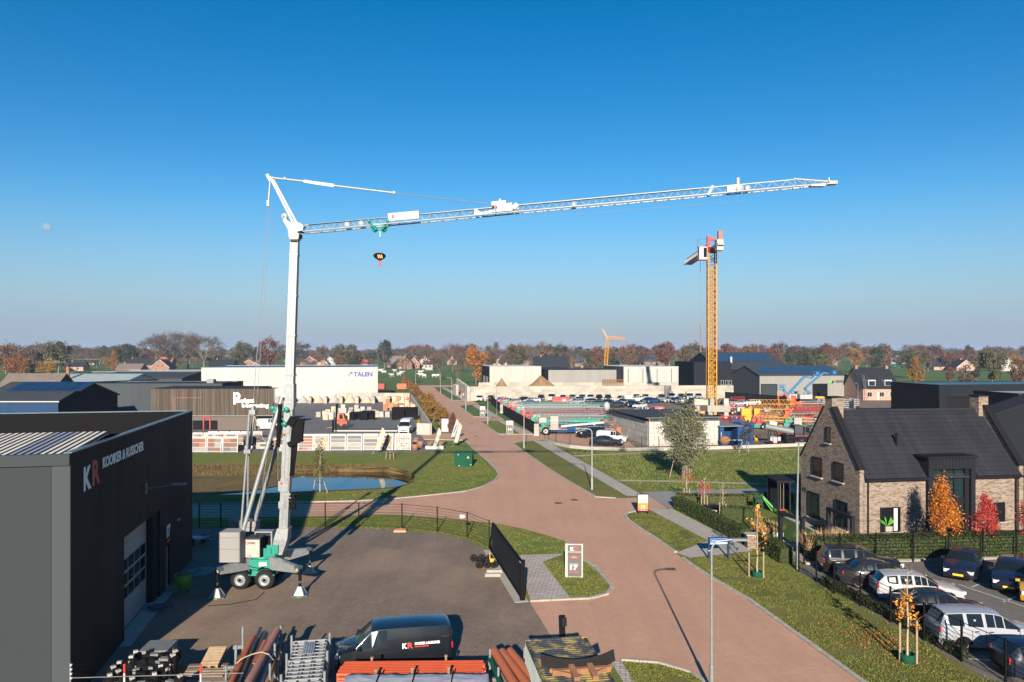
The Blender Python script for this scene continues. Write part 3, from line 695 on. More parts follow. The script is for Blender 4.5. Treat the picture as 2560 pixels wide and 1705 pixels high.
# the orange street trees on the left verge
for i, (x, y, yt, w, c, lb) in enumerate(((1014.5,972,942,1.0,'orange','small orange street tree farthest up the left verge'),(1028,985,955,.9,'gold','second-farthest street tree of the left verge, thin gold crown'),(1041,1000,962,.85,'orange','third-farthest street tree of the left verge, by the timber racks'),
   (1067,1033,980,1.15,'gold','broad golden street tree behind the concrete corner of the paving yard'),(1083,1056,998,1.1,'gold','golden street tree in the middle of the row, nearest but two'),(1106,1072,1017,1.15,'gold','golden street tree behind the white signboard'),(1130,1088,1030,.6,'red','thin reddish street tree by the two feather flags'))):
    far_tree(x, yt, y, 'tall', c, w*1.15, lb, 'young street trees on the left verge')

# ================================================================ buildings
def win(parent, x0, x1, z0, z1, face='y', pos=0.0, out=-1, frame='dark_trim', pane='glass_teal', bars=1, sill=True, name='window', depth=.07):
    """a window part (frame) with pane and sill as sub-parts; face 'y': wall normal along local y, 'x': along local x"""
    def P(u, n, z): return (u, pos + out*n, z) if face == 'y' else (pos + out*n, u, z)
    def bx(b, u0, u1, n0, n1, z0, z1):
        a, c = P(u0, n0, z0), P(u1, n1, z1); b.box(tuple(min(p,q) for p,q in zip(a,c)), tuple(max(p,q) for p,q in zip(a,c)))
    t = .06; b = MB()
    bx(b, x0, x0+t, -.02, depth, z0, z1); bx(b, x1-t, x1, -.02, depth, z0, z1); bx(b, x0+t, x1-t, -.02, depth, z1-t, z1); bx(b, x0+t, x1-t, -.02, depth, z0, z0+t)
    for k in range(1, bars+1):
        u = x0 + (x1-x0)*k/(bars+1); bx(b, u-t*.4, u+t*.4, -.02, depth*.8, z0+t, z1-t)
    w = b.build(name, frame, parent)
    b = MB(); bx(b, x0+t, x1-t, .004, .02, z0+t, z1-t); b.build('pane', pane, w)
    if sill:
        b = MB(); bx(b, x0-.08, x1+.08, .002, depth+.1, z0-.09, z0-.005); b.build('sill', 'pale_concrete' if sill == 1 else sill, w)
    return w
def panels(parent, L, z0, z1, n, mat, face='y', pos=0.0, out=-1, x0=0.0, name='wall_panel', gap=.012, t=.05):
    w = L/n; b = MB()
    if face == 'y': b.box((gap/2, min(0,out*t), z0), (w-gap/2, max(0,out*t), z1))
    else: b.box((min(0,out*t), gap/2, z0), (max(0,out*t), w-gap/2, z1))
    me = b.mesh(name, mat)
    for i in range(n): put(me, name, parent, (x0+i*w, pos, 0) if face == 'y' else (pos, x0+i*w, 0))
def flat_hall(name, label, loc, rz, w, d, h, front, side, nf, ns, roof='roof_slate', trim='grey_trim', core='dark_trim', right=False, par=.35):
    t = thing(name, label, 'building', loc, rz)
    b = MB(); b.box((.0,.0,-.1), (w,d,h-.06)); b.build('wall', core, t)
    panels(t, w, 0, h, nf, front, 'y', 0, -1); panels(t, d, 0, h, ns, side, 'x', 0, -1)
    if right: panels(t, d, 0, h, ns, side, 'x', w, 1)
    b = MB(); b.box((.2,.2,h-.05), (w-.2,d-.2,h-par+.15)); b.build('roof', roof, t)
    b = MB()
    for a, c in (((-.1,-.1,h),(w+.1,.15,h+.08)), ((-.1,d-.15,h),(w+.1,d+.1,h+.08)), ((-.1,.15,h),(.15,d-.15,h+.08)), ((w-.15,.15,h),(w+.1,d-.15,h+.08))): b.box(a, c)
    b.build('roof_trim', trim, t)
    return t

# ---- near warehouse with the dark side wall (local x runs away along the wall, -y is outward)
A0 = Vector((-15.64, 26.14, 0)); A1 = Vector((-19.43, 44.86, 0)); AL = (A1-A0).length; AR = math.atan2(A1.y-A0.y, A1.x-A0.x)
wh = thing('warehouse', 'dark panelled warehouse with grey front and white lettering, left foreground', 'building', A0, AR)
WH = 8.9; WD = 13.0
b = MB(); b.box((.06,.5,-.1),(AL-.02, WD, 7.3)); b.build('wall', 'dark_trim', wh)
# side wall panels, leaving the vehicle door and entrance openings
DX0, DX1, DH = 6.0, 11.75, 4.45; EX0, EX1, EH = 12.95, 13.75, 2.25
pn = 18; pw = AL/pn
for i in range(pn):
    x0, x1 = i*pw+.006, (i+1)*pw-.006; z0 = 0.0; xa0, xa1 = x0, x1
    b = MB()
    def seg(xa_, xb_, za, zb):
        if xb_-xa_ > .02: b.box((xa_, -.05, za), (xb_, .05, zb))
    cuts = [(DX0,DX1,DH),(EX0,EX1,EH)]
    hit = [c for c in cuts if c[0] < x1 and c[1] > x0]
    if not hit: seg(x0,x1,0,WH)
    else:
        c = hit[0]; top = c[2]
        seg(x0, x1, top, WH)
        if x0 < c[0]: seg(x0, c[0], 0, top)
        if x1 > c[1]:
            e = x1
            if len(hit) > 1: e = hit[1][0]; seg(hit[1][1], x1, 0, top)
            seg(c[1], e, 0, top)
    b.build('wall_panel', 'dark_panel', wh)
# front wall (grey) faces local -x
nfp = 9; fw = WD/nfp
b = MB(); b.box((-.05,.008,0),(.05,fw*1.55-.008,WH-.42)); mep = b.mesh('wall_panel','wall_grey')
fx = .55; b0 = MB(); b0.box((-.07,-.055,0),(.05,fx-.01,WH-.01)); b0.build('corner_trim','hall_grey',wh)
y_ = fx
for i in range(6): put(mep, 'wall_panel', wh, (0, y_, 0)); y_ += fw*1.55
b = MB(); b.box((-.16,-.055,WH-.40),(.04,WD,WH)); b.build('fascia', 'grey_trim', wh)
b = MB(); b.box((.04,-.07,WH),(AL+.07,.16,WH+.05)); b.build('parapet_cap', 'bluish_trim', wh)
b = MB(); b.box((AL-.14,.16,WH),(AL+.07,WD,WH+.05)); b.build('parapet_cap', 'bluish_trim', wh)
b = MB(); b.box((AL-.1,.05,6.9),(AL-.02,WD,WH)); b.box((.3,.05,7.2),(AL-.1,.13,WH)); b.build('parapet_wall', 'black_steel', wh)
b = MB(); b.box((AL-.02,.05,0),(AL+.04,WD,WH)); b.build('rear_wall', 'dark_panel', wh)
# sloping corrugated roof: each sheet a part, ribs run away from the front
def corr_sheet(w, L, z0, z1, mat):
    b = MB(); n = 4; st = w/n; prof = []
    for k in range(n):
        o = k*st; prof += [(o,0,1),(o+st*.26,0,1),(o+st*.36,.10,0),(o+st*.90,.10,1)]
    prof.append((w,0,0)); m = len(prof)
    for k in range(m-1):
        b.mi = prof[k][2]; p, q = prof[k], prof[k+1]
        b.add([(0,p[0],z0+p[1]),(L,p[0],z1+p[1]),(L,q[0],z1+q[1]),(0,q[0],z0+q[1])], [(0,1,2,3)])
    return b.mesh('roof_sheet', [mat,'corrugated_shade'])  # second material paints rib shade into the valleys and rib sides
RX = 4.6
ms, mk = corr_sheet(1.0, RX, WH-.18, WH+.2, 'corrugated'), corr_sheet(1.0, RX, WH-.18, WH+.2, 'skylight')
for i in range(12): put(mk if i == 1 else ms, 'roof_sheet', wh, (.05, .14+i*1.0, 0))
b = MB(); b.yprism([(0.14,0),(WD,0),(WD,.1),(.14,.1)], 0, .01); b.v = []; b.f = []; b.m = []; b.sm = []
b.add([(RX+.05,.14,WH+.2),(AL-.12,.14,7.6),(AL-.12,WD,7.6),(RX+.05,WD,WH+.2)], [(0,1,2,3)]); b.build('rear_roof', 'roof_dark', wh)
# vehicle door, set back
dr = MB(); dr.box((DX0,.40,0),(DX1,.46,DH)); dr = dr.build('overhead_door', 'wall_grey', wh)
sec = 7
for k in range(sec):
    z0, z1 = .02+k*(DH-.05)/sec, .02+(k+1)*(DH-.05)/sec-.012
    b = MB(); b.box((DX0+.03,.36,z0),(DX1-.9,.40,z1)); sp = b.build('door_section', 'light_grey_panel', dr)
for k in (2,3,4):
    for j in range(5):
        z0 = .02+k*(DH-.05)/sec+.07; x0 = DX0+.12+j*.93
        b = MB(); b.box((x0,.345,z0),(x0+.8,.358,z0+.5)); b.build('pane', 'glass_dark', dr)
b = MB(); b.box((DX0-.02,.05,0),(DX0+.03,.45,DH)); b.box((DX1-.88,.05,0),(DX1+.02,.45,DH)); b.box((DX0+.03,.05,DH-.06),(DX1-.88,.45,DH+.01)); b.build('door_reveal', 'dark_trim', wh)
b = MB(); b.box((EX0,.06,0),(EX1,.10,EH)); ed = b.build('entrance_door', 'mid_grey_panel', wh)
b = MB(); b.box((EX0+.1,.03,.95),(EX0+.14,.06,1.25)); b.build('handle', 'chrome', ed)
b = MB(); b.box((EX0-.05,-.075,EH),(EX1+.05,-.055,EH+1.15)); b.build('number_board', 'dark_trim', wh)
letters(wh, '17', EX0+.02, -.08, EH+.42, .72, .66, 'logo_white', .05)
b = MB(); b.box((EX0+.05,-.082,EH+.18),(EX1-.05,-.076,EH+.3)); b.build('number_stripe', 'logo_red', wh)
kr_logo(wh, 1.2, -.056, 7.32, 1.75, .98, mat_r='logo_dim_red')
letters(wh, 'KOOIKER & RUSSCHER', 3.25, -.056, 7.86, 5.6, .44, 'logo_white', .03)
lx, lz = 9.15, 6.0
b = MB(); b.box((lx-.08,-.12,lz-.25),(lx+.08,-.05,lz+.25)); b.tube((lx,-.1,lz),(lx+.1,-1.25,lz+.12),.03,n=6); b.build('lamp_bracket', 'galv_matt', wh)
b = MB(); b.cbox((lx+.12,-1.5,lz+.14),(.28,.62,.09)); b.build('flood_lamp', 'galv_matt', wh)
b = MB(); b.box((15.2,-.2,3.1),(15.4,-.06,3.2)); b.build('wall_lamp', 'white_paint', wh)
b = MB(); b.box((5.2,-.5,-.02),(12.4,.3,.03)); b.build('threshold', 'pale_concrete', wh)

# ---- paving merchant's showroom with timber slats
bt = thing('showroom', 'dark timber-slatted showroom with white lettering behind the pond', 'building', (xa(380,118),118,0))
bw = xa(684,118)-xa(380,118); lw = xa(640,118)-xa(380,118); BH = 6.6; BS = hz(1037,118)
b = MB(); b.box((0,0,-.1),(lw,8,BS)); b.build('wall', 'brown_brick', bt)
b = MB(); b.box((.1,.0,BS),(lw,8,BH-.1)); b.box((lw,0,BS),(bw-.05,.1,BH-.1)); b.build('upper_wall', 'dark_trim', bt)
b = MB(); ns = 118
for i in range(ns):
    x = i*bw/ns; j = RND.uniform(-.03,.03)
    b.box((x+.02,-.16+j*.4,BS-.05),(x+bw/ns*.62,-.05,BH-.05+j*.3))
tag(b.build('slats', 'old_wood', bt), kind='stuff')
b = MB(); b.box((-.06,-.2,BH-.02),(bw+.1,2.2,BH+.06)); b.box((-.06,2.2,BH-.02),(lw,8.1,BH+.06)); b.build('roof', 'roof_dark', bt)
b = MB(); b.box((-.05,-.22,BS-.16),(bw+.05,-.02,BS-.06)); b.build('trim', 'galv_matt', bt)
b = MB(); b.box((bw+.05,-.1,.0),(bw+.15,.0,BH-.06)); b.box((bw-.1,0,0),(bw-.02,.12,BS)); b.build('post', 'dark_trim', bt)
def pxw(x, Y=118): return xa(x,Y)-xa(380,118)
letters(bt, 'P', pxw(585), -.19, hz(1010.5,118), pxw(602)-pxw(585), 1.9, 'logo_white', .03)
letters(bt, 'budget', pxw(591), -.2, hz(1010,118), pxw(637)-pxw(591), .95, 'logo_white', .04)
letters(bt, 'bestrating', pxw(606), -.19, hz(1021,118), pxw(673)-pxw(606), .80, 'logo_white', .04)
b = MB(); dx0, dx1 = pxw(482), pxw(544); b.box((dx0,-.04,.05),(dx1,.05,hz(1051,118))); gl = b.build('glass_front', 'glass_dark', bt)
b = MB()
for a, c in (((pxw(508),-.12,.05),(pxw(511),-.03,2.0)), ((pxw(524),-.12,.05),(pxw(527),-.03,2.0)), ((pxw(508),-.12,2.0),(pxw(527),-.03,2.2))): b.box(a, c)
b.build('door_frame', 'red_paint', bt)
b = MB()
for a, c in (((pxw(436),-.13,BS+.3),(pxw(437),-.02,BH-1.5)), ((pxw(452),-.13,BS+.3),(pxw(453),-.02,BH-1.5)), ((pxw(436),-.13,BH-1.5),(pxw(505),-.02,BH-1.4))): b.box(a, c)
b.build('window_frame', 'red_paint', bt)

# ---- halls behind it
t = flat_hall('grey_hall', 'plain grey panelled hall with roof solar panels, left of timber-slatted showroom', (xa(240,128),128,0), 0, xa(555,128)-xa(240,128), 10, hz(959,128), 'hall_grey', 'hall_grey', 14, 5, 'roof_dark', right=True)
for i in range(7):
    for j in range(2):
        b = MB(); b.box((0,0,0),(2.6,1.3,.05)); b.build('solar_panel', 'solar', t, (2+i*2.75, 3+j*3, hz(959,128)+.1))
b = MB(); b.box((0,0,0),(1.2,1.2,.7)); b.build('roof_vent', 'galv_matt', t, (18.5,1.5,hz(959,128)))
TW = 41.8; TR = rad(10.5); TL = Vector((xa(944.5,186)-TW*math.cos(TR), 186-TW*math.sin(TR), 0))
wt_ = flat_hall('white_hall', 'long white panelled hall with blue lettering behind the paving yard', TL, TR, TW, 30, hz(918,186), 'white_panel', 'white_panel', 34, 12, 'roof_blue', 'light_grey_panel')
def px2(x):
    q = (x-1280)/F; return (q*TL.y - TL.x)/(math.cos(TR) - q*math.sin(TR))
hh = hz(918,186)
letters(wt_, 'TALEN', px2(884), -.07, hz(941,186), px2(931)-px2(884), 1.15, 'logo_blue', .04)
letters(wt_, 'MACHINES', px2(884.5), -.07, hz(946.5,186), px2(930)-px2(884.5), .38, 'logo_grey', .0)
b = MB()
x0, x1, z0, z1 = px2(864.5), px2(881), hz(946.5,186), hz(929.5,186)
for a, c in (((x0,-.09,z0),(x0+.12,-.055,z1)), ((x1-.12,-.09,z0),(x1,-.055,z1)), ((x0,-.09,z0),(x1,-.054,z0+.12)), ((x0,-.09,z1-.12),(x1,-.054,z1))): b.box(a, c)
b.mi = 1; b.add([(x1-.75,-.1,z1),(x1,-.1,z1-.75),(x1,-.1,z1)], [(0,1,2)]); b.build('emblem', ['logo_grey','logo_blue'], wt_)
b = MB()
for k in range(20):
    a0, a1 = 6.283*k/20, 6.283*(k+1)/20; cx, cz, ro, ri = (x0+x1)/2, (z0+z1)/2, .6, .53
    b.add([(cx+ro*math.cos(a0),-.07,cz+ro*math.sin(a0)),(cx+ro*math.cos(a1),-.07,cz+ro*math.sin(a1)),(cx+ri*math.cos(a1),-.07,cz+ri*math.sin(a1)),(cx+ri*math.cos(a0),-.07,cz+ri*math.sin(a0))], [(0,3,2,1)])
b.build('emblem_ring', 'logo_grey', wt_)
letters(wt_, 'T', (x0+x1)/2-.27, -.075, (z0+z1)/2-.42, .54, .85, 'logo_black', .03)
b = MB()
for k in range(12): b.box((18+k*1.6, 2, hh+.1), (19.3+k*1.6, 4.5, hh+.35))
b.build('roof_solar', 'solar', wt_)
# teal-grey sheds, old roofs and houses, far left
def gable_hall(name, label, loc, rz, w, d, he, hr, wall, gable, roof, ridge='x', ov=.25, npan=0, cat='building', roofend=None):
    """ridge 'x': ridge along local x, gables at the x ends; 'y': ridge along local y"""
    t = thing(name, label, cat, loc, rz); b = MB()
    if ridge == 'x':
        b.yprism([(0,-.1),(d,-.1),(d,he),(d/2,hr-.05),(0,he)], 0, w); b.build('wall', [wall], t)
        if npan: panels(t, w, 0, he-.02, npan, wall, 'y', 0, -1)
        for s in (0,1):
            b = MB(); y0, y1 = (-ov, d/2) if s == 0 else (d+ov, d/2)
            zz = he - (hr-he)/(d/2)*ov
            vs = [(-ov,y0,zz),(w+ov,y0,zz),(w+ov,y1,hr),(-ov,y1,hr)]
            vs += [(v[0],v[1],v[2]+.16) for v in vs]
            b.add(vs, [(3,2,1,0),(4,5,6,7),(0,1,5,4),(1,2,6,5),(2,3,7,6),(3,0,4,7)]); b.build('roof', roof, t)
    else:
        b.xprism([(0,-.1),(w,-.1),(w,he),(w/2,hr-.05),(0,he)], 0, d); b.build('wall', [wall], t)
        for s in (0,1):
            b = MB(); x0, x1 = (-ov, w/2) if s == 0 else (w+ov, w/2); zz = he - (hr-he)/(w/2)*ov
            vs = [(x0,-ov,zz),(x1,-ov,hr),(x1,d+ov,hr),(x0,d+ov,zz)]; vs += [(v[0],v[1],v[2]+.16) for v in vs]
            b.add(vs, [(3,2,1,0),(4,5,6,7),(0,1,5,4),(1,2,6,5),(2,3,7,6),(3,0,4,7)]); b.build('roof', roof, t)
    return t
Yb = 100.0
bl = gable_hall('blue_shed', 'blue-clad shed with rows of solar panels on its grey roof, far left', (xa(-60,Yb),Yb,0), 0, xa(146,Yb)-xa(-60,Yb), 15, hz(1003,Yb), hz(957,Yb+7.5), 'anthracite', 'anthracite', 'roof_slate')
panels(bl, xa(146,Yb)-xa(-60,Yb), 0, hz(1003,Yb)-.1, 44, 'blue_cladding', 'y', 0, -1)
he_, hr_ = hz(1003,Yb), hz(957,Yb+7.5)
for i in range(6):
    for j in range(2):
        b = MB(); y0 = 3.5+j*1.95; y1 = y0+1.85; f_ = lambda y: he_ + (hr_-he_)*y/7.5 + .22
        x0 = i*1.75+1.7; b.add([(x0,y0,f_(y0)),(x0+1.66,y0,f_(y0)),(x0+1.66,y1,f_(y1)),(x0,y1,f_(y1))] + [(x0,y0,f_(y0)-.06),(x0+1.66,y0,f_(y0)-.06),(x0+1.66,y1,f_(y1)-.06),(x0,y1,f_(y1)-.06)], [(0,1,2,3),(4,5,1,0),(5,6,2,1),(7,4,0,3)])
        b.build('solar_panel', 'solar', bl)
b = MB(); b.beam((-.3,-.3,he_-.05),(xa(146,Yb)-xa(-60,Yb)+.3,-.3,he_-.05),.12,.14); b.build('gutter', 'white_paint', bl)
gable_hall('old_barn', 'old barn with dark sagging tiled roof between blue shed and grey hall', (xa(128,130),130,0), rad(-28), 9, 17, 2.6, 7.0, 'roof_brown', 'roof_brown', 'roof_dark', 'y')
flat_hall('low_annex', 'low white-walled annex with brown roof in front of old barn', (xa(196,116),116,0), rad(12), 3.4, 5, hz(993,116), 'off_white', 'off_white', 1, 1, 'roof_brown', 'roof_brown')
gable_hall('tiled_barn', 'long brown-tiled barn roof at the far left above solar panels', (xa(-40,135),135,0), 0, xa(106,135)-xa(-40,135), 14, 3.0, hz(935,142), 'hall_grey', 'hall_grey', 'roof_brown')
gable_hall('pale_green_shed', 'pale green-grey roofed shed behind the old barn', (xa(108,150),150,0), 0, xa(312,150)-xa(108,150), 14, hz(956,150), hz(936,157), 'roof_pale', 'roof_pale', 'roof_pale')
t = gable_hall('slate_shed', 'dark slate-roofed shed with a row of gables beside white hall', (xa(236,175),175,0), 0, xa(455,175)-xa(236,175), 20, hz(946,175), hz(931,185), 'hall_grey', 'hall_grey', 'roof_slate')
flat_hall('low_flat_hall', 'low flat hall with white roof edge at far left behind slate shed', (xa(230,205),205,0), 0, xa(485,205)-xa(230,205), 20, hz(930,205), 'roof_slate', 'roof_slate', 10, 4, 'roof_pale', 'white_paint')
b = MB(); b.tube((0,0,-1),(0,0,2.6),.35,n=10); b.build('chimney', 'rust', tag(thing('flue_pipe', 'rusty flue standing above the pale green shed', 'chimney', (xa(170,152),152,hz(936,152)-1.0)), None))

def house(name, label, x, yb, wpx, he, hr, wall, roof, ridge='x', rz=0.0, dpt=None, chim=1, nw=2, px0=False, group=None, wframe='frame_white'):
    Y = dep(yb); w = wpx/F*Y; d = dpt or w*.8
    t = gable_hall(name, label, (xa(x,Y)-w/2, Y, 0), rz, w, d, he, hr, wall, wall, roof, ridge, .35, cat='house')
    if group: t['group'] = group
    for i in range(nw):
        u = w*(i+.6)/(nw+.2); win(t, u-.55, u+.55, .8, 2.0, 'y', 0, -1, wframe, 'glass_dark', 1, False)
        if ridge == 'y' and i < 2: win(t, w*(.38+.24*i)-.45, w*(.38+.24*i)+.45, he+.3, he+1.3, 'y', 0, -1, wframe, 'glass_dark', 0, False)
    if ridge == 'y':      # white barge boards on the gable
        b = MB(); b.beam((-.35,-.38,he-.3),(w/2,-.38,hr+.02),.06,.26); b.beam((w+.35,-.38,he-.3),(w/2,-.38,hr+.02),.06,.26); b.build('barge_board', 'frame_white', t)
    if chim:
        b = MB(); b.box((-.35,-.35,-1.2),(.35,.35,.8)); b.mi = 1; b.box((-.42,-.42,.8),(.42,.42,.92))
        b.build('chimney', ['red_brick','pale_concrete'], t, (w*.22 if ridge == 'x' else w/2, d/2 if ridge == 'x' else d*.6, hr+.2))
    return t
HS = [('long dark-roofed farmhouse below the tallest oak clump',345,922,80,3,7.2,'red_brick','roof_dark','x',10),
 ('brick gabled house with white trim right of long dark-roofed farmhouse',400,930,45,3,7.6,'red_brick','roof_dark','y',10),
 ('red-roofed house end behind the long dark farmhouse',412,918,32,3,8.0,'red_brick','roof_red','x',8),
 ('low brown-roofed barn left of brick gabled house',320,932,62,2.4,5.2,'red_brick','roof_brown','x',9),
 ('black-roofed house with two chimneys left of the white hall',552,928,58,3,7.4,'hall_grey','roof_dark','x',10),
 ('brick house with wide white gable just right of two-chimneyed house',622,925,52,3,7.0,'red_brick','roof_brown','y',9),
 ('small gabled house left of the reddish beech',640,930,30,2.6,5.8,'red_brick','roof_brown','y',8),
 ('brick house with red roof right of white crane mast',775,918,50,3.2,8.6,'red_brick','roof_red','y',9),
 ('grey metal barn above the white hall',825,914,34,4,8.0,'roof_pale','roof_slate','y',10),
 ('pale-gabled house left of grey metal barn',808,919,26,2.8,6.6,'pink_brick','roof_brown','y',8),
 ('low house with red roof above the white hall sign',908,913,30,2.5,6.5,'red_brick','roof_red','x',8),
 ('thatched farmhouse at the cow pasture',985,919,34,2.8,9.0,'red_brick','roof_brown','x',11),
 ('large brick gabled house facing the cow pasture',1012,922,36,3.4,9.4,'red_brick','roof_dark','y',12),
 ('brick house half behind a bare tree at the pasture',1035,921,28,3,8.2,'red_brick','roof_brown','y',9),
 ('white-gabled house in the middle of the village',1062,911,26,3,7.8,'pink_brick','roof_dark','y',8),
 ('pale low barn at the pasture edge',1070,921,24,3,5.2,'pale_concrete','roof_slate','x',8),
 ('red-roofed house beyond the street end',1086,909,28,3,8.4,'red_brick','roof_red','x',8),
 ('white house behind the orange oak',1130,912,24,3,7.4,'pink_brick','roof_brown','y',8),
 ('black-roofed long house above the light halls',1378,934,88,4,9.6,'anthracite','roof_dark','x',10),
 ('small white-gabled house behind left light hall',1250,917,34,2.8,7.4,'pink_brick','roof_dark','y',8),
 ('gabled house with pale trim in brown trees',1312,912,20,3,8.6,'red_brick','roof_brown','y',8),
 ('brown-roofed house near the small yellow crane',1452,916,30,3,8.4,'red_brick','roof_slate','x',8),
 ('sunlit pale gabled house left of small yellow crane',1464,925,24,2.6,6.8,'pale_brick','roof_brown','y',8),
 ('low dark house with white gable behind right light hall',1568,920,38,2.8,6.8,'pink_brick','roof_blue','x',8),
 ('farm barn with pale roof near tall reddish tree',1590,911,34,3,8.6,'red_brick','roof_pale','x',9),
 ('blue-roofed barn left of tower crane',1622,911,40,3,9.0,'red_brick','roof_blue','x',9),
 ('brown gabled barn behind tower crane mast',1660,915,30,3,7.8,'pale_brick','roof_brown','y',9),
 ('white-fronted house right of the tower crane',1840,905,22,3,9.2,'pink_brick','roof_red','x',8),
 ('house with pale gable in trees above lettered grey hall',2080,913,28,3,8.0,'pale_brick','roof_brown','y',8),
 ('pink farm building with grey roof far right',2235,911,44,4,8.4,'pink_brick','roof_pale','x',9),
 ('green metal barn far right',2245,918,40,3,6.6,'green_paint','roof_pale','x',9),
 ('dark-roofed villa with white gables in the far right field',2365,925,60,2.6,8.0,'pink_brick','roof_dark','x',10),
 ('second dark-roofed villa beside the first, far right',2415,927,46,2.4,7.0,'pink_brick','roof_dark','y',10),
 ('red-roofed shed behind far right villas',2420,908,70,3,8.2,'red_brick','roof_red','x',9),
 ('dark barn at the right edge beyond the field',2520,928,50,3,8.4,'pale_concrete','roof_dark','y',10),
 ('white house among trees left of tallest oak clump',222,912,28,3,8.2,'pink_brick','roof_dark','x',8),
 ('dark bungalow with white windows left of railway gantry',185,927,46,2.8,5.6,'pink_brick','roof_dark','x',8)]
for a in HS: house('village_house', *a[:9], dpt=a[9], chim=(a[7] in ('roof_brown','roof_dark')))
# the railway gantry far left
t = thing('rail_gantry', 'grey overhead-line portal of the railway, far left', 'gantry', (xa(106,330),330,0))
for i in (0,1):
    b = MB(); b.box((i*10.8-.1,-.1,0),(i*10.8+.1,.1,8.0)); b.build('post', 'grey_trim', t)
b = MB(); b.box((-.2,-.1,7.75),(11,.1,7.9)); b.build('crossbeam', 'galv_matt', t)
t = thing('rail_gantry', 'second railway portal, behind the first and right of it', 'gantry', (xa(192,350),350,0))
for i in (0,1):
    b = MB(); b.box((i*11.8-.1,-.1,0),(i*11.8+.1,.1,9.0)); b.build('post', 'grey_trim', t)
b = MB(); b.box((-.2,-.1,8.85),(12,.1,9.0)); b.build('crossbeam', 'galv_matt', t)

# ---- light halls in the middle distance
Yh = 232.0
def span(x0, x1, Y, rz):
    q = (x1-1280)/F; return (q*Y - xa(x0,Y))/(math.cos(rz) - q*math.sin(rz))
def hallpx(name, label, x0, x1, yt, Y, front, side, nf, d=22, **k): return flat_hall(name, label, (xa(x0,Y),Y,0), TH, span(x0,x1,Y,TH), d, hz(yt,Y), front, side, nf, 6, **k)
hl = hallpx('light_hall', 'off-white hall with dark gate side, left of three light halls', 1224, 1353, 916.5, Yh, 'off_white', 'anthracite', 14, roof='roof_pale', trim='white_paint')
hallpx('light_hall', 'lower light grey hall, middle of three light halls', 1371, 1542, 925, Yh-4, 'mid_grey_panel', 'anthracite', 18, roof='roof_dark', trim='dark_trim')
hr3 = hallpx('light_hall', 'white hall with four thin downpipes, right of three light halls', 1559, 1696, 917, Yh-8, 'white_panel', 'hall_grey', 14, roof='roof_pale', trim='white_paint')
for x in (1571,1609,1646,1684):
    b = MB(); u = xa(x,Yh-8)-xa(1559,Yh-8); b.tube((u,-.12,0),(u,-.12,hz(922,Yh-8)),.09,n=6); b.build('downpipe', 'grey_trim', hr3)
for k, x in enumerate((1211,1217)):
    b = MB(); b.box((-.1,4+k*8,0),(-.06,9+k*8,4.5)); b.build('roller_gate', 'off_white', hl)

# ---- grey lettered hall, dark hall behind, brick house
Yu = 196.0; ux = xa(1899,Yu); uw = span(1899,2113,Yu,TH); ud = 16.3; ue = hz(939,Yu)
ub = gable_hall('lettered_hall', 'light grey hall with dark roof and green-and-black lettering, two open gates', (ux,Yu,0), TH, uw, ud, ue, 8.5, 'mid_grey_panel', 'mid_grey_panel', 'roof_slate')
panels(ub, uw, 0, ue-.05, 22, 'mid_grey_panel', 'y', 0, -1)
b = MB(); b.add([(-.06,0,0),(-.06,ud,0),(-.06,ud,ue),(-.06,ud/2,8.4),(-.06,0,ue)], [(4,3,2,1,0)]); b.build('gable_wall', 'hall_grey', ub)
def pu(x): return span(1899,x,Yu,TH)
for x0, x1, dark in ((1903,1941,False),(2032,2067,True)):
    b = MB(); b.box((pu(x0),-.09,0),(pu(x1),-.055,hz(962,Yu))); g = b.build('gate_opening', 'glass_dark' if dark else 'wall_grey', ub)
    b = MB()
    for a, c in (((pu(x0)-.15,-.14,0),(pu(x0),-.06,hz(961,Yu))), ((pu(x1),-.14,0),(pu(x1)+.15,-.06,hz(961,Yu))), ((pu(x0)-.15,-.14,hz(962,Yu)),(pu(x1)+.15,-.06,hz(961,Yu)+.1))): b.box(a, c)
    b.build('frame', 'dark_trim', g)
letters(ub, 'UBAK', pu(2087), -.07, hz(958,Yu), pu(2109)-pu(2087), .68, 'logo_black', .04)
b = MB(); b.lathe([(.0,0),(.55,0),(.55,.03)], (pu(2078),-.1,hz(956,Yu)), 16, 'Y'); b.build('emblem', 'logo_green', ub)
b = MB(); b.lathe([(.0,0),(.36,0),(.36,.05)], (pu(2081),-.13,hz(956,Yu)), 16, 'Y'); b.build('emblem', 'logo_black', ub)
b = MB(); b.box((uw+.02,.5,0),(uw+4.6,ud,ue-.6)); b.build('office_wing', 'anthracite', ub)
b = MB(); b.box((uw+.02,-.15,ue-1.1),(uw+4.7,.4,ue)); b.build('canopy', 'mid_grey_panel', ub)
for i in range(3): win(ub, uw+.5+i*1.3, uw+1.6+i*1.3, 2.6, 4.2, 'y', .5, -1, 'dark_trim', 'glass_dark', 0, False)
b = MB(); hh2 = lambda y: ue+(8.5-ue)*y/(ud/2)+.2
b.add([(1.5,1.6,hh2(1.6)),(uw-1,1.6,hh2(1.6)),(uw-1,7.2,hh2(7.2)),(1.5,7.2,hh2(7.2))], [(0,1,2,3)]); b.build('roof_solar', 'roof_blue', ub)
Yd = 228.0
dh = gable_hall('dark_hall', 'big dark hall with blue solar roof behind the lettered grey hall', (xa(1800,Yd),Yd,0), TH, xa(1990,Yd)-xa(1800,Yd), 30, hz(922,Yd), 12.1, 'anthracite', 'anthracite', 'roof_slate')
b = MB(); w_ = xa(1990,Yd)-xa(1800,Yd); e_ = hz(922,Yd); q = lambda y: e_+(12.1-e_)*y/15+.25
b.add([(2,6,q(6)),(w_-2,6,q(6)),(w_-2,14,q(14)),(2,14,q(14))], [(0,1,2,3)]); b.build('roof_solar', 'roof_blue', dh)
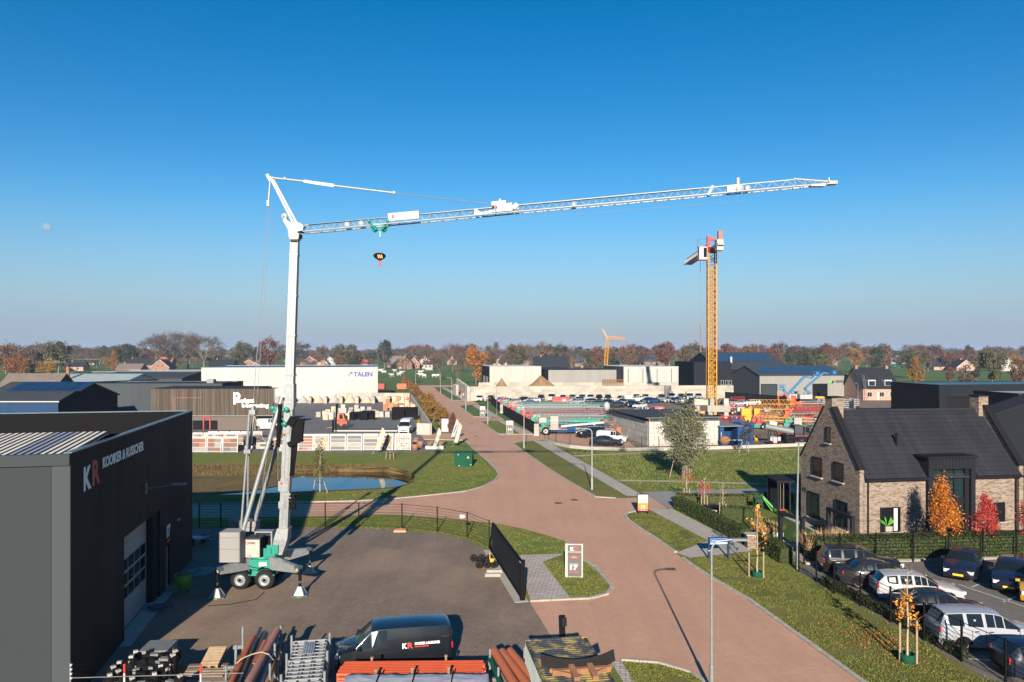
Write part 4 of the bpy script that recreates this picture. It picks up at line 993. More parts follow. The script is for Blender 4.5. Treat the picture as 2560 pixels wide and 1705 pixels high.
b = MB(); b.tube((6,5,q(5)-.3),(6,5,q(5)+1.8),.35,n=8); b.build('roof_vent', 'white_paint', dh)
dl = flat_hall('dark_hall_wing', 'dark flat wing with white windows left of the big dark hall', (xa(1735,225),225,0), 0, xa(1828,225)-xa(1735,225), 26, hz(906,225), 'anthracite', 'anthracite', 8, 6, 'roof_dark', 'dark_trim')
for x in (1802,1813,1822): win(dl, xa(x,225)-xa(1735,225), xa(x+7,225)-xa(1735,225), 2.4, 3.8, 'y', 0, -1, 'frame_white', 'glass_teal', 0, False)
Yr = 190.0
bh = gable_hall('brick_house', 'pink brick house with black roof and two white dormers right of lettered hall', (xa(2157,Yr),Yr,0), rad(3), xa(2250,Yr)-xa(2157,Yr), 10, hz(970,Yr), hz(920,Yr+5), 'pink_brick', 'pink_brick', 'roof_dark', cat='house')
rw = xa(2250,Yr)-xa(2157,Yr)
for u in (1.2,4.4,7.2): win(bh, u, u+1.2, .9, 2.1, 'y', 0, -1, 'frame_white', 'glass_dark', 1, False)
b = MB(); b.box((3.7,-.06,0),(4.3,.02,2.1)); b.build('door', 'frame_white', bh)
for u in (1.7,6.0):
    b = MB(); b.box((u,.4,hz(966,Yr)),(u+1.9,2.6,hz(950,Yr))); dm = b.build('dormer', 'frame_white', bh)
    b = MB(); b.box((u+.15,.37,hz(964,Yr)),(u+1.75,.41,hz(953,Yr))); b.build('pane', 'glass_teal', dm)
for u in (.8,9.0):
    b = MB(); b.box((u-.35,4.6,hz(922,Yr+5)-1),(u+.35,5.4,hz(914,Yr+5))); b.build('chimney', 'pale_brick', bh)
lad = thing('ladder', 'aluminium ladder leaning up the pink brick house', 'ladder', (xa(2168,Yr-2),Yr-2,0))
for s in (-.22,.22):
    b = MB(); b.tube((s,0,0),(s,2.2,6.6),.04,n=4); b.build('rail', 'galv_matt', lad)
b = MB()
for k in range(20): b.tube((-.22,k*.11,.3*k+.2),(.22,k*.11,.3*k+.2),.03,n=4)
tag(b.build('rungs', 'galv_matt', lad), kind='stuff')

# ---- dark flat halls on the right
Y1 = 132.0
dk = flat_hall('black_hall', 'large black flat-roofed hall behind the brick house ridge, right', (xa(2348,Y1),Y1,0), TH, 34, 13, hz(963,Y1), 'anthracite', 'black_steel', 12, 5, 'roof_blue', 'dark_trim')
b = MB(); b.box((1.5,-.07,0),(6.2,-.055,4.3)); g = b.build('gate', 'dark_panel', dk)
b = MB(); b.box((1.4,-.16,4.3),(6.4,-.05,4.45)); b.box((6.25,-.16,0),(6.4,-.05,4.3)); b.build('gate_frame', 'black_steel', dk)
flat_hall('black_hall', 'smaller black hall with pale roof strip, nearer and far right', (xa(2547,96),96,0), TH, 20, 7.6, hz(985,96), 'hall_grey', 'black_steel', 8, 6, 'light_grey_panel', 'dark_trim')
gable_hall('black_barn', 'black gabled building directly behind the right end of the brick house', (xa(2470,72),72,0), TH, 14, 2.2, 6.2, 8.2, 'anthracite', 'anthracite', 'roof_dark', 'y', ov=.4)

# ================================================================ the brick house no. 12
h0 = Vector((22.6, 48.1, 0)); HW, HD, HE, HR_ = 11.75, 7.1, 4.35, 8.35
hs12 = thing('brick_villa', 'pale brick house with steep dark tiled roof and black entrance bay', 'house', h0, TH)
b = MB(); b.box((.25,0,-.1),(4.75,.3,HE)); b.box((8.15,0,-.1),(HW-.25,.3,HE)); b.box((4.7,.6,-.1),(8.2,.9,HE)); b.box((.25,HD-.3,-.1),(HW,HD,HE)); b.build('wall', 'pale_brick', hs12)
gp_ = [(0,-.1),(HD,-.1),(HD,HE+.35),(HD/2+.5,HR_+.28),(HD/2-.5,HR_+.28),(0,HE+.45)]
b = MB(); b.yprism(gp_, 0, .3); b.build('gable_wall', 'pale_brick', hs12)
b = MB(); b.yprism(gp_, HW-.02, HW+.3); b.build('gable_wall', 'pale_brick', hs12)
for x in (0, HW):   # dark coping on the gables
    b = MB()
    for y0, z0, y1, z1 in ((-.05,HE+.45,HD/2-.5,HR_+.3),(HD+.05,HE+.35,HD/2+.5,HR_+.3)):
        b.beam((x+.14,y0,z0+.03),(x+.14,y1,z1+.03),.46,.09)
    b.build('coping', 'dark_trim', hs12)
# tiled front slope in courses with separate tiles
ncrs = 15; y_e, z_e = -.22, HE-.12; y_r, z_r = HD/2, HR_-.05
sl = math.hypot(y_r-y_e, z_r-z_e); ang = math.atan2(z_r-z_e, y_r-y_e)
b = MB(); b.add([(.3,y_e,z_e-.1),(HW-.02,y_e,z_e-.1),(HW-.02,y_r,z_r-.1),(.3,y_r,z_r-.1)], [(0,1,2,3)]); b.add([(.3,HD+.2,z_e-.1),(HW-.02,HD+.2,z_e-.1),(HW-.02,y_r,z_r-.05),(.3,y_r,z_r-.05)], [(3,2,1,0)]); b.build('roof', 'roof_dark', hs12)
for k in range(ncrs):
    b = MB(); s0 = sl*k/ncrs; s1 = sl*(k+1)/ncrs+.05
    for i in range(38):
        x0 = .31 + i*(HW-.34)/38; x1 = x0+(HW-.34)/38-.006; zm = z_e+math.sin(ang)*(s0+s1)/2
        ym = y_e+math.cos(ang)*(s0+s1)/2
        if 4.62 < (x0+x1)/2 < 8.28 and zm < 5.62: continue
        j = RND.uniform(0,.006)
        M = Matrix.Translation((0,y_e,z_e)) @ Matrix.Rotation(ang,4,'X')
        b.add([M @ Vector(p) for p in ((x0,s0,.045+j),(x1,s0,.045+j),(x1,s1,.005+j),(x0,s1,.005+j),(x0,s0,0),(x1,s0,0))], [(0,1,2,3),(4,5,1,0)])
    tag(b.build('tile_course', 'roof_tile', hs12), kind='stuff')
b = MB(); b.tube((.3,HD/2,HR_),(HW,HD/2,HR_),.11,n=8); b.build('ridge_tiles', 'roof_tile', hs12)
for a, c in ((.3,4.7),(8.2,HW)):
    b = MB(); b.beam((a,-.28,HE-.2),(c,-.28,HE-.2),.16,.14); b.build('gutter', 'dark_trim', hs12)
for x in (.55, HW-.35):
    b = MB(); b.tube((x,-.08,0),(x,-.08,HE-.2),.05,n=6); b.build('downpipe', 'dark_trim', hs12)
for x, w_ in ((.02,.85),(HW-.35,.75)):
    b = MB(); b.box((x,HD/2-.42,HR_-.6),(x+w_,HD/2+.42,HR_+.95)); ch = b.build('chimney', 'pale_brick', hs12)
    b = MB(); b.box((x-.06,HD/2-.48,HR_+.952),(x+w_+.06,HD/2+.48,HR_+1.03)); b.build('cap', 'dark_trim', ch)
fy = 1.1*math.cos(ang); fz = z_e+math.tan(ang)*(1.55-y_e)
b = MB(); b.tube((3.75,1.55,fz-.1),(3.75,1.55,fz+.75),.08,n=8); b.tube((3.75,1.55,fz+.7),(3.75,1.55,fz+.82),.11,n=8); b.build('flue', 'black_steel', hs12)
# entrance bay
EY = -.3; ET = 5.45
b = MB(); b.box((4.74,EY,0),(5.08,1.4,ET)); b.box((7.86,EY,0),(8.18,1.4,ET)); b.box((5.08,EY,4.75),(7.86,1.4,ET)); b.build('entrance_bay', 'anthracite', hs12)
b = MB(); b.box((4.62,EY-.12,ET+.003),(8.30,1.65,ET+.16)); b.build('bay_roof', 'dark_trim', hs12)
b = MB()
for i in range(14): b.box((4.76+i*.245,EY-.04,4.86),(4.76+i*.245+.22,EY-.002,ET-.02))
b.build('zinc_cladding', 'anthracite', hs12)
b = MB(); b.box((5.08,EY+.35,0),(7.86,EY+.38,4.75)); gl = b.build('bay_glazing', 'glass_teal', hs12)
b = MB()
for x in (5.95,6.85): b.box((x-.05,EY+.28,0),(x+.05,EY+.36,4.75))
b.box((5.08,EY+.26,2.35),(7.86,EY+.345,2.75)); b.box((7.55,EY+.2,0),(7.86,EY+.34,4.75)); b.build('mullion', 'dark_trim', gl)
win(hs12, 1.445, 2.88, .70, 2.32, 'y', 0, -1, 'dark_trim', 'glass_dark', 1, 1)
b = MB(); b.box((2.42,-.035,.78),(2.68,-.022,2.24)); b.build('curtain', 'curtain', hs12)
pp = thing('potted_plant', 'green leafy plant in a pale pot in the window of the brick house', 'plant', h0 + VV*1.85 - UV*.16 + Vector((0,0,.83)), TH)
b = MB(); b.box((-.14,-.06,-.05),(.34,.06,.28)); b.build('pot', 'pale_concrete', pp)
b = MB()
for k in range(9):
    a = RND.uniform(-.9,.9); L = RND.uniform(.35,.75); b.add([(.0,0,.28),(math.sin(a)*L-.06,-.03,.28+math.cos(a)*L*.8),(math.sin(a)*L*1.2,-.02,.28+math.cos(a)*L),(math.sin(a)*L+.07,-.03,.28+math.cos(a)*L*.75)], [(0,1,2,3)])
b.build('leaves', 'lime_paint', pp)
win(hs12, 9.8, 10.6, 1.1, 2.4, 'y', 0, -1, 'dark_trim', 'glass_dark', 0, 1)
for s0, s1, z0, z1, bars in ((1.72,2.87,3.67,4.95,0),(4.28,5.5,3.58,4.95,0),(3.25,3.78,6.14,7.26,0),(4.59,6.04,.54,2.35,1),(1.26,2.68,.53,2.39,1)):
    win(hs12, s0, s1, z0, z1, 'x', 0, -1, 'dark_trim', 'glass_dark' if bars == 0 else 'glass_teal', bars, 1)
letters(hs12, '12', -.03, 6.75, 2.2, .42, .32, 'logo_black', .02, rz=rad(-90))
b = MB(); b.tube((-.02,.75,1.85),(-.35,.75,1.85),.02,n=5); b.lathe([(0,.12),(.09,.1),(.11,-.12),(0,-.12)], (-.35,.75,1.85), 10); b.build('wall_lamp', 'black_steel', hs12)

# ================================================================ cranes
def lattice(b, p0, p1, w, h, n, rc, rd, tri=True, up=Vector((0,0,1)), top=False, cross=False):
    """lattice girder between two points; tri: two bottom chords and one top chord; else four chords"""
    p0 = Vector(p0); p1 = Vector(p1); d = (p1-p0).normalized(); s = d.cross(up).normalized(); u = s.cross(d).normalized()
    def P(t, a, c): return p0 + (p1-p0)*t + s*a + u*c
    if tri: ch = [(-w/2,0),(w/2,0),(0,h)]
    else: ch = [(-w/2,-h/2),(w/2,-h/2),(w/2,h/2),(-w/2,h/2)]
    for a, c in ch: b.tube(P(0,a,c), P(1,a,c), rc, n=6)
    m = len(ch)
    for i in range(n):
        t0, t1, tm = i/n, (i+1)/n, (i+.5)/n
        if tri:
            for a in (-w/2, w/2):
                b.tube(P(t0,a,0), P(tm,0,h), rd, n=4, cap=False); b.tube(P(tm,0,h), P(t1,a,0), rd, n=4, cap=False)
            b.tube(P(t0,-w/2,0), P(t0,w/2,0), rd*.8, n=4, cap=False); b.tube(P(t0,-w/2,0), P(t1,w/2,0), rd*.7, n=4, cap=False)
        else:
            for k in range(4):
                A, B_ = ch[k], ch[(k+1)%4]
                if (i+k) % 2: A, B_ = B_, A
                b.tube(P(t0,*A), P(t1,*B_), rd, n=4, cap=False)
                if cross: b.tube(P(t0,*ch[k]), P(t0,*ch[(k+1)%4]), rd, n=4, cap=False)
C0 = Vector((-13.3, 39.7, 0)); CY = 39.7
cr = thing('mobile_tower_crane', 'white self-erecting tower crane with teal base on the paved yard', 'crane', C0)
def cp(x, y, Y=CY): return at(x, y, Y) - C0
# undercarriage: four outriggers with pads
pads = [gp(543,1493), gp(750,1488), gp(774,1434), gp(567,1434)]
for k, p in enumerate(pads):
    q = p - C0; hub = Vector((math.copysign(.55,q.x), math.copysign(.6,q.y), 1.45)); tip = Vector((q.x, q.y, 1.35)); tip -= (Vector((q.x,q.y,0)).normalized())*.12
    b = MB(); d = (tip-hub); s_ = Vector((-d.y,d.x,0)).normalized()*.13
    def ring(c, hh): return [c - s_ + Vector((0,0,-hh)), c + s_ + Vector((0,0,-hh)), c + s_ + Vector((0,0,hh*.55)), c - s_ + Vector((0,0,hh*.55))]
    b.loft([ring(hub, .42), ring(hub*.55+tip*.45, .34), ring(tip, .2)])
    og = b.build('outrigger_arm', 'galv', cr)
    b = MB(); b.cbox(tip + Vector((0,0,.06)), (.3,.3,.16), math.atan2(d.y,d.x)); b.build('end_cap', 'bluish_trim', og)
    b = MB(); b.cbox(tip + Vector((-.02,-.16,-.02)), (.12,.02,.12)); b.build('warning_plate', 'yellow_paint', og)
    jk = MB(); jk.tube((q.x,q.y,.75),(q.x,q.y,1.35),.085,n=10); jk.mi = 1; jk.tube((q.x,q.y,.4),(q.x,q.y,.8),.055,n=10); jk.mi = 0; jk.tube((q.x,q.y,.38),(q.x,q.y,.62),.075,n=10)
    jk = jk.build('jack', ['black_steel','chrome'], og)
    b = MB()
    b.add([Vector((q.x+sx*w,q.y+sy*w,z)) for z, w in ((.05,.26),(.46,.09)) for sx, sy in ((-1,-1),(1,-1),(1,1),(-1,1))], [(0,1,5,4),(1,2,6,5),(2,3,7,6),(3,0,4,7),(4,5,6,7)])
    for sx, sy in ((-1,-1),(1,-1),(1,1),(-1,1)): b.beam((q.x+sx*.27,q.y+sy*.27,.05),(q.x+sx*.1,q.y+sy*.1,.44),.03,.03)
    b.build('foot', 'galv', jk)
    b = MB(); b.cbox((q.x,q.y,.03),(.78,.62,.05),.15); b.build('ground_plate', 'bluish_trim', jk)
    b = MB(); b.cbox((q.x+.02,q.y-.32,.02),(.26,.1,.035),.15); b.build('lime_mark', 'lime_paint', jk)
# wheels
def wheel_parts(parent, c, r, w, out=-1, rimmat='white_paint', axis='Y', tyre='rubber', spokes=12):
    b = MB(); h = w/2
    b.lathe([(r*.58,-h),(r*.86,-h),(r*.97,-h*.72),(r,-h*.3),(r,h*.3),(r*.97,h*.72),(r*.86,h),(r*.58,h),(r*.58,-h)], c, 22, axis)
    wh_ = b.build('wheel', tyre, parent)
    b = MB(); k = out*h
    b.lathe([(r*.60,k*.95),(r*.54,k*.9),(r*.50,k*.5),(r*.30,k*.55),(r*.28,k*.9),(0,k*.9)], c, 18, axis); rm = b.build('rim', rimmat, wh_)
    b = MB(); b.lathe([(r*.17,k*.9),(r*.15,k*1.15),(0,k*1.15)], c, 10, axis)
    b.build('hub', 'black_steel', wh_)
    return wh_
for x in (602, 663):
    for Y_ in (38.95, 40.6):
        p = at(x, 1450, 38.95); p.y = Y_; q = p - C0; q.z = .52
        wheel_parts(cr, tuple(q), .52, .34, -1 if Y_ < 40 else 1, 'galv')
        if Y_ < 40:
            b = MB(); n = 10; pts = [Vector((q.x+.6*math.cos(a), q.y, q.z+.6*math.sin(a))) for a in [math.pi*(.12+.6*i/n) for i in range(n+1)]]
            for a_, c_ in zip(pts[:-1], pts[1:]): b.add([a_+Vector((0,-.19,0)), c_+Vector((0,-.19,0)), c_+Vector((0,.19,0)), a_+Vector((0,.19,0))], [(0,1,2,3)])
            b.build('mudguard', 'black_steel', cr)
b = MB(); b.box((-1.5,-.45,.45),(.35,.45,.75)); b.tube((-1.05,-.8,.52),(-1.05,.95,.52),.07,n=8); b.tube((.0,-.8,.52),(.0,.95,.52),.07,n=8)
b.tube((-.45,-.8,.4),(-.45,-.8,1.05),.06,n=8); b.build('axle_frame', 'black_steel', cr)
# teal base box and slewing platform
b = MB(); b.prism([(-.72,-.75),(.72,-.75),(.8,-.3),(.8,.6),(.5,.8),(-.6,.8),(-.8,.5),(-.8,-.3)], .78, 1.55); b.box((-.85,-.85,.72),(.85,.85,.80)); b.build('base_box', 'teal_steel', cr)
b = MB(); b.lathe([(0,1.553),(.78,1.553),(.78,1.68),(0,1.68)], (0,0,0), 24); b.build('slewing_ring', 'teal_steel', cr)
b = MB(); b.prism([(-1.4,-.55),(.75,-.6),(.95,-.2),(.95,.25),(.6,.6),(-1.4,.55)], 1.69, 1.8); b.box((-.55,-.6,1.80),(.55,-.5,2.1)); b.box((.3,-.5,1.80),(.9,-.42,2.25)); b.box((.3,.42,1.80),(.9,.5,2.25)); b.build('platform', 'teal_steel', cr)
b = MB(); b.cbox((.2,-.78,1.32),(.42,.06,.22)); b.build('valve_block', 'white_paint', cr)
b = MB(); b.path([(.4,-.79,1.25),(.1,-.82,1.1),(-.3,-.8,1.15),(-.7,-.78,1.28)], .02, 5); b.path([(.2,-.8,1.2),(-.1,-.82,1.0),(-.55,-.8,1.05)], .015, 5); b.build('hoses', 'black_steel', cr)
# control cabinet with maker's lettering
x0, x1 = cp(611,1350,38.9).x, cp(652,1350,38.9).x; z0, z1 = hz(1391,38.9), hz(1346,38.9); cy0 = -1.0
b = MB(); b.box((x0,cy0,z0),(x1,cy0+.75,z1)); cb = b.build('control_cabinet', 'off_white', cr)
b = MB(); b.box((x0-.04,cy0-.06,z1+.003),(x1+.06,cy0+.8,z1+.07)); b.build('lid', 'grey_trim', cb)
b = MB(); b.box((x1+.003,cy0+.03,z0+.02),(x1+.05,cy0+.72,z1-.02)); b.build('side_vent', 'dark_trim', cb)
letters(cb, 'C', x0+.12, cy0-.002, z1-.27, .12, .17, 'logo_red', .02); letters(cb, 'ATTANEO', x0+.24, cy0-.002, z1-.245, .40, .11, 'logo_black', .02)
b = MB(); b.lathe([(0,0),(.035,0),(.035,.02)], (x0+.26,cy0-.02,z0+.08), 10, 'Y'); b.mi = 1; b.box((x0+.35,cy0-.012,z0+.06),(x0+.41,cy0-.002,z0+.11)); b.build('buttons', ['orange_paint','logo_black'], cb)
b = MB(); b.box((x1-.1,cy0-.006,z0+.16),(x1-.03,cy0-.001,z0+.24)); b.build('sticker', 'yellow_paint', cb)
# counterweight slabs: two stacks
def slab_stack(x0, x1, y0, y1, levels, nm='counterweight'):
    for za, zb in levels:
        b = MB(); e = .05
        b.prism([(x0+e,y0),(x1-e,y0),(x1,y0+e),(x1,y1-e),(x1-e,y1),(x0+e,y1),(x0,y1-e),(x0,y0+e)], za, zb-.015); b.build(nm, 'ballast', cr)
xl, xr = cp(554,1380,38.4).x, cp(607,1380,38.4).x
slab_stack(xl, xr, -1.75, -.85, [(hz(1400,38.4),hz(1367,38.4)),(hz(1367,38.4),hz(1339,38.4)),(hz(1339,38.4),hz(1325,38.4))])
xl2, xr2 = cp(577,1320,40.9).x, cp(649,1320,40.9).x
slab_stack(xl2, xl2+.75, .75, 1.5, [(1.9,2.45),(2.45,2.95),(2.95,3.28)]); slab_stack(xr2-.62, xr2, .55, 1.35, [(1.9,2.45),(2.45,2.95),(2.95,3.26)])
b = MB(); b.box((xl+.1,-.85,1.82),(xr2-.2,-.6,2.0)); b.box((xl2,.5,1.82),(.0,.75,2.0)); b.box((-1.3,-.6,1.80),(-1.1,.6,2.0)); b.build('ballast_frame', 'teal_steel', cr)
# winch frame behind the cabinet
a_, c_ = cp(641,1330,40).x, cp(685,1330,40).x
b = MB(); zt = hz(1329,40); b.box((a_,.0,1.8),(a_+.08,.5,zt)); b.box((c_-.08,.0,1.8),(c_,.5,zt)); b.box((a_,.0,zt),(c_,.5,zt+.08)); wf = b.build('winch_frame', 'galv', cr)
b = MB(); b.tube((a_+.1,.25,2.25),(c_-.1,.25,2.25),.25,n=14); b.build('winch_drum', 'black_steel', wf)
b = MB(); b.box((a_+.08,.42,2.5),(c_-.08,.46,zt)); b.build('back_plate', 'grey_trim', wf)
# mast: heel, lower box, upper box
def box_leg(b, pts, n=None):
    """pts: (center, half width x, half depth y)"""
    b.loft([[Vector((c.x-w,c.y-d,c.z)), Vector((c.x+w,c.y-d,c.z)), Vector((c.x+w,c.y+d,c.z)), Vector((c.x-w,c.y+d,c.z))] for c, w, d in pts])
M0, M1, M2, M3 = cp(697,1383), cp(706,1345), cp(711,1318), cp(725,985)
MT = cp(738,590)
b = MB(); box_leg(b, [(M0,.28,.36),(M1,.36,.36),(M2,.30,.32)]); b.build('mast_heel', 'galv', cr)
b = MB(); box_leg(b, [(M2,.23,.22),(M3,.23,.22)]); lm = b.build('lower_mast', 'galv', cr)
for y_, side in ((-.305,-1),):
    b = MB(); b.beam(M2+Vector((-.06,-.225,.1)), M3+Vector((-.06,-.225,-.3)), .02, .035); b.beam(M2+Vector((.14,-.225,.1)), M3+Vector((.14,-.225,-.3)), .02, .035); b.build('guide_rail', 'galv_matt', lm)
b = MB(); box_leg(b, [(M3+Vector((0,0,-.7)),.27,.27),(M3+Vector((0,0,.55)),.27,.27)]); b.build('mast_collar', 'galv', cr)
b = MB(); box_leg(b, [(M3+Vector((0,0,.5)),.23,.22),(MT,.20,.20)]); um = b.build('upper_mast', 'white_steel', cr)
b = MB(); b.beam(M3+Vector((.232,-.02,.6)), MT+Vector((.204,-.02,-.1)), .1, .012); b.build('mast_strip', 'galv_matt', um)
for t_ in (.12,.37,.62,.88):
    p = M3.lerp(MT, t_); hw = .232-.03*t_; b = MB(); b.box((p.x-hw-.02,p.y-hw-.02,p.z-.05),(p.x+hw+.02,p.y+hw+.02,p.z+.05)); b.build('flange', 'galv', um)
for dx in (-.1,.1):
    b = MB(); b.beam(M3+Vector((dx,-.225,.7)), MT+Vector((dx,-.205,-.3)), .012, .02); b.build('seam', 'galv_matt', um)
# brackets on the mast
for x, y, w_, h_, m_ in ((727,1016,.5,.3,'galv'),(722,1055,.34,.9,'galv'),(712,1212,.62,.55,'galv'),(708,1260,.4,.35,'galv'),(722,1240,.5,.3,'galv'),(704,1338,.5,.5,'galv')):
    b = MB(); p = cp(x,y); b.cbox(p + Vector((0,-.26,0)), (w_*.85,.07,h_)); b.cbox(p + Vector((0,-.22,0)), (w_*.6,.12,h_*1.3)); b.build('bracket', m_, cr)
for x, y in ((714,1084),(708,1206),(696,1354)):
    b = MB(); p = cp(x,y) + Vector((0,-.33,0)); b.lathe([(0,0),(.06,0),(.06,.02)], tuple(p), 10, 'Y'); b.build('reflector', 'orange_paint', cr)
# black cable box and hoses right of the mast
b = MB(); p = cp(744,1075,39.4); b.cbox(p, (.62,.22,1.2), 0, 0, .08); b.cbox(p+Vector((-.28,-.05,.45)), (.4,.3,.45), 0, 0, .5); b.cbox(p+Vector((-.1,-.05,-.62)), (.8,.26,.28), 0, 0, -.4); b.build('cable_guide', 'black_steel', cr)
b = MB()
for k in range(3): b.tube(cp(733+k*5,1105,39.5), cp(725+k*4,1190,39.5), .045, n=6)
b.build('cable_bundle', 'black_steel', cr)
b = MB(); p = cp(732,1255,39.4)
for k in range(9): b.cbox(p + Vector((RND.uniform(-.08,.08),0,.42-k*.1)), (.3,.2,.085), 0, 0, RND.uniform(-.3,.3))
b.build('connector_chain', 'black_steel', cr)
# erecting struts from the ballast to the mast collar
for (xa_, ya_, Ya), (xb_, yb_, Yb_) in (((606,1332,38.6),(705,992,39.3)), ((628,1332,40.7),(722,1020,40.1))):
    b = MB(); b.tube(cp(xa_,ya_,Ya), cp(xb_,yb_,Yb_), .115, n=10); b.tube(cp(xa_,ya_,Ya), cp(xa_,ya_,Ya)+Vector((-.05,0,-.25)), .06, n=8); b.build('erecting_strut', 'galv', cr)
b = MB()
for (p, q) in (((602,1330,39.0),(617,1133,39.2)),((618,1330,40.4),(621,1133,39.9))): b.tube(cp(*p), cp(*q), .06, n=8)
b.build('guy_link', 'galv', cr)
b = MB()
for dx in (0, 13): b.tube(cp(617+dx*.35,1133,39.4+dx*.03), cp(623+dx,1035,39.4+dx*.03), .075, n=8)
b.cbox(cp(620,1128,39.5), (.34,.3,.22)); b.cbox(cp(632,1030,39.6), (.34,.3,.25)); b.cbox(cp(633,1022,39.6), (.12,.2,.3)); b.build('guy_pulley_frame', 'galv', cr)
b = MB(); b.path([cp(633,1035,39.5), cp(640,1050,39.4), cp(648,1078,39.4), cp(660,1100,39.3), cp(680,1112,39.3), cp(705,1098,39.3)], .018, 5); b.build('loose_cable', 'pale_wood', cr)
b = MB(); b.tube(cp(640,1325,39.9), cp(690,985,39.9), .012, n=4); b.build('hoist_rope', 'grey_pipe', cr)
# hydraulic cylinder and teal linkage
b = MB(); b.tube(cp(694,1200,39.2), cp(694,1110,39.2), .055, n=10); b.mi = 1; b.tube(cp(695,1118,39.2), cp(700,1010,39.2), .11, n=10); b.build('hydraulic_cylinder', ['chrome','black_steel'], cr)
b = MB(); y_ = -.42
for p, q, r_ in (((687,1019),(722,1022),.09),((687,1019),(715,1057),.07),((700,1035),(717,1058),.085)): b.beam(cp(*p)+Vector((0,y_,0)), cp(*q)+Vector((0,y_,0)), .06, r_*2)
for p in ((687,1019),(722,1022),(717,1058)): b.lathe([(0,-.06),(.13,-.06),(.13,.06),(0,.06)], tuple(cp(*p)+Vector((0,y_,0))), 12, 'Y')
b.build('linkage', 'teal_steel', cr)
# mast head
b = MB(); box_leg(b, [(MT+Vector((0,0,-.2)),.24,.27),(MT+Vector((0,0,.1)),.30,.30)]); hp = [cp(729,603),cp(747,603),cp(747,580),cp(760,578),cp(762,566),cp(750,557),cp(738,562),cp(722,553),cp(722,570)]
b.xprism([(p.x,p.z) for p in hp], -.26, .26); b.build('mast_head', 'white_steel', cr)
b = MB(); b.xprism([(p.x,p.z) for p in (cp(722,574),cp(729,565),cp(716,545),cp(709,551))], -.16, .16); b.build('pulley_arm', 'white_steel', cr)
b = MB(); p = cp(711,541); b.lathe([(0,-.06),(.17,-.06),(.18,0),(.17,.06),(0,.06)], tuple(p), 18, 'Y'); b.mi = 1; b.lathe([(0,-.08),(.05,-.08),(.05,.08),(0,.08)], tuple(p), 8, 'Y'); b.build('pulley', ['white_steel','galv_matt'], cr)
b = MB(); b.cbox(cp(738,603)+Vector((0,-.28,0)), (.36,.03,.12)); b.build('maker_plate', 'grey_trim', cr)
b = MB(); b.tube(cp(756,583), cp(756,575), .1, n=8); b.cbox(cp(752,592), (.12,.2,.2)); b.build('limit_switch', 'black_steel', cr)
# A-frame strut to the top
TP = cp(672,440)
b = MB()
for dy, dx in ((-.16,0),(.16,.10)): b.beam(cp(746,578)+Vector((dx,dy,0)), TP+Vector((.1+dx*.3,dy*.4,-.05)), .11, .13)
for t_ in (.25,.5,.75): b.beam(cp(746,578).lerp(TP,t_)+Vector((0,-.16,0)), cp(746,578).lerp(TP,t_)+Vector((.1,.16,0)), .06, .06)
b.beam(cp(677,452), cp(668,436), .16, .16); b.build('jib_strut', 'white_steel', cr)
b = MB(); b.tube(cp(676,446), cp(671,508), .05, n=6); b.cbox(cp(671,508), (.14,.14,.3)); b.build('rope_socket', 'white_steel', cr)
b = MB(); b.tube(cp(671,510), cp(632,1022,39.6), .017, n=4); b.tube(cp(671,510)+Vector((.1,.1,0)), cp(641,1022,39.7), .012, n=4); b.build('guy_rope', 'grey_pipe', cr)
# the jib
JR, JT = cp(758,580,39.7), at(2088,459,36.2) - C0
JD = JT - JR
def jp(x, dy=0.0, up=0.0):       # point on the jib seen at photo column x
    lo, hi = 0., 1.
    for _ in range(30):
        m = (lo+hi)/2; P = JR + JD*m + C0
        if 1280 + F*P.x/P.y < x: lo = m
        else: hi = m
    P = JR + JD*lo; P.z += up; P.y += dy; return P
b = MB(); lattice(b, JR+Vector((.1,0,-.02)), jp(1240), .62, .38, 14, .036, .016); b.build('inner_jib', 'white_steel', cr)
b = MB(); lattice(b, jp(1236), jp(1985), .58, .38, 22, .034, .015); b.build('outer_jib', 'white_steel', cr)
b = MB(); P0, P1 = jp(1985), JT
for dy in (-.27,.27): b.tube(P0+Vector((0,dy,0)), P1+Vector((0,dy*.5,.0)), .05, n=6)
b.tube(P0+Vector((0,0,.42)), P1+Vector((0,0,.08)), .045, n=6)
for k in range(4):
    t0 = k/4; A_, B_ = P0.lerp(P1,t0), P0.lerp(P1,t0+.25)
    b.tube(A_+Vector((0,-.25,0)), A_+Vector((0,0,.42*(1-t0)+.04)), .02, n=4); b.tube(A_+Vector((0,0,.42*(1-t0)+.04)), B_+Vector((0,-.2,0)), .02, n=4)
b.cbox(P1+Vector((-.15,0,.03)), (.4,.34,.16)); b.cbox(P1+Vector((-.9,0,-.1)), (.7,.3,.1)); b.tube(P1+Vector((-.3,0,.1)), P1+Vector((-.3,0,.3)), .03, n=5); b.build('jib_tip', 'white_steel', cr)
# name board on the jib
p0_, p1_ = jp(973), jp(1049)
b = MB(); dj = (p1_-p0_); b.beam(p0_+Vector((0,-.34,.30)), p1_+Vector((0,-.34,.30)), .03, .40); nb = b.build('name_board', 'white_paint', cr)
aj = math.atan2(dj.z, dj.x); az = math.atan2(dj.y, dj.x)
def jib_text(body, off, w, h, mat, dz):
    o = put(text_mesh(body, w, h, mat, .03), 'lettering', cr); P = p0_ + dj.normalized()*off + Vector((0,-.365,dz)); o.location = P; o.rotation_euler = (0,-aj,az)
jib_text('K', .07, .14, .2, 'logo_grey', .2); jib_text('R', .22, .16, .2, 'logo_red', .2); jib_text('KOOIKER & RUSSCHER', .48, 1.0, .09, 'logo_grey', .27)
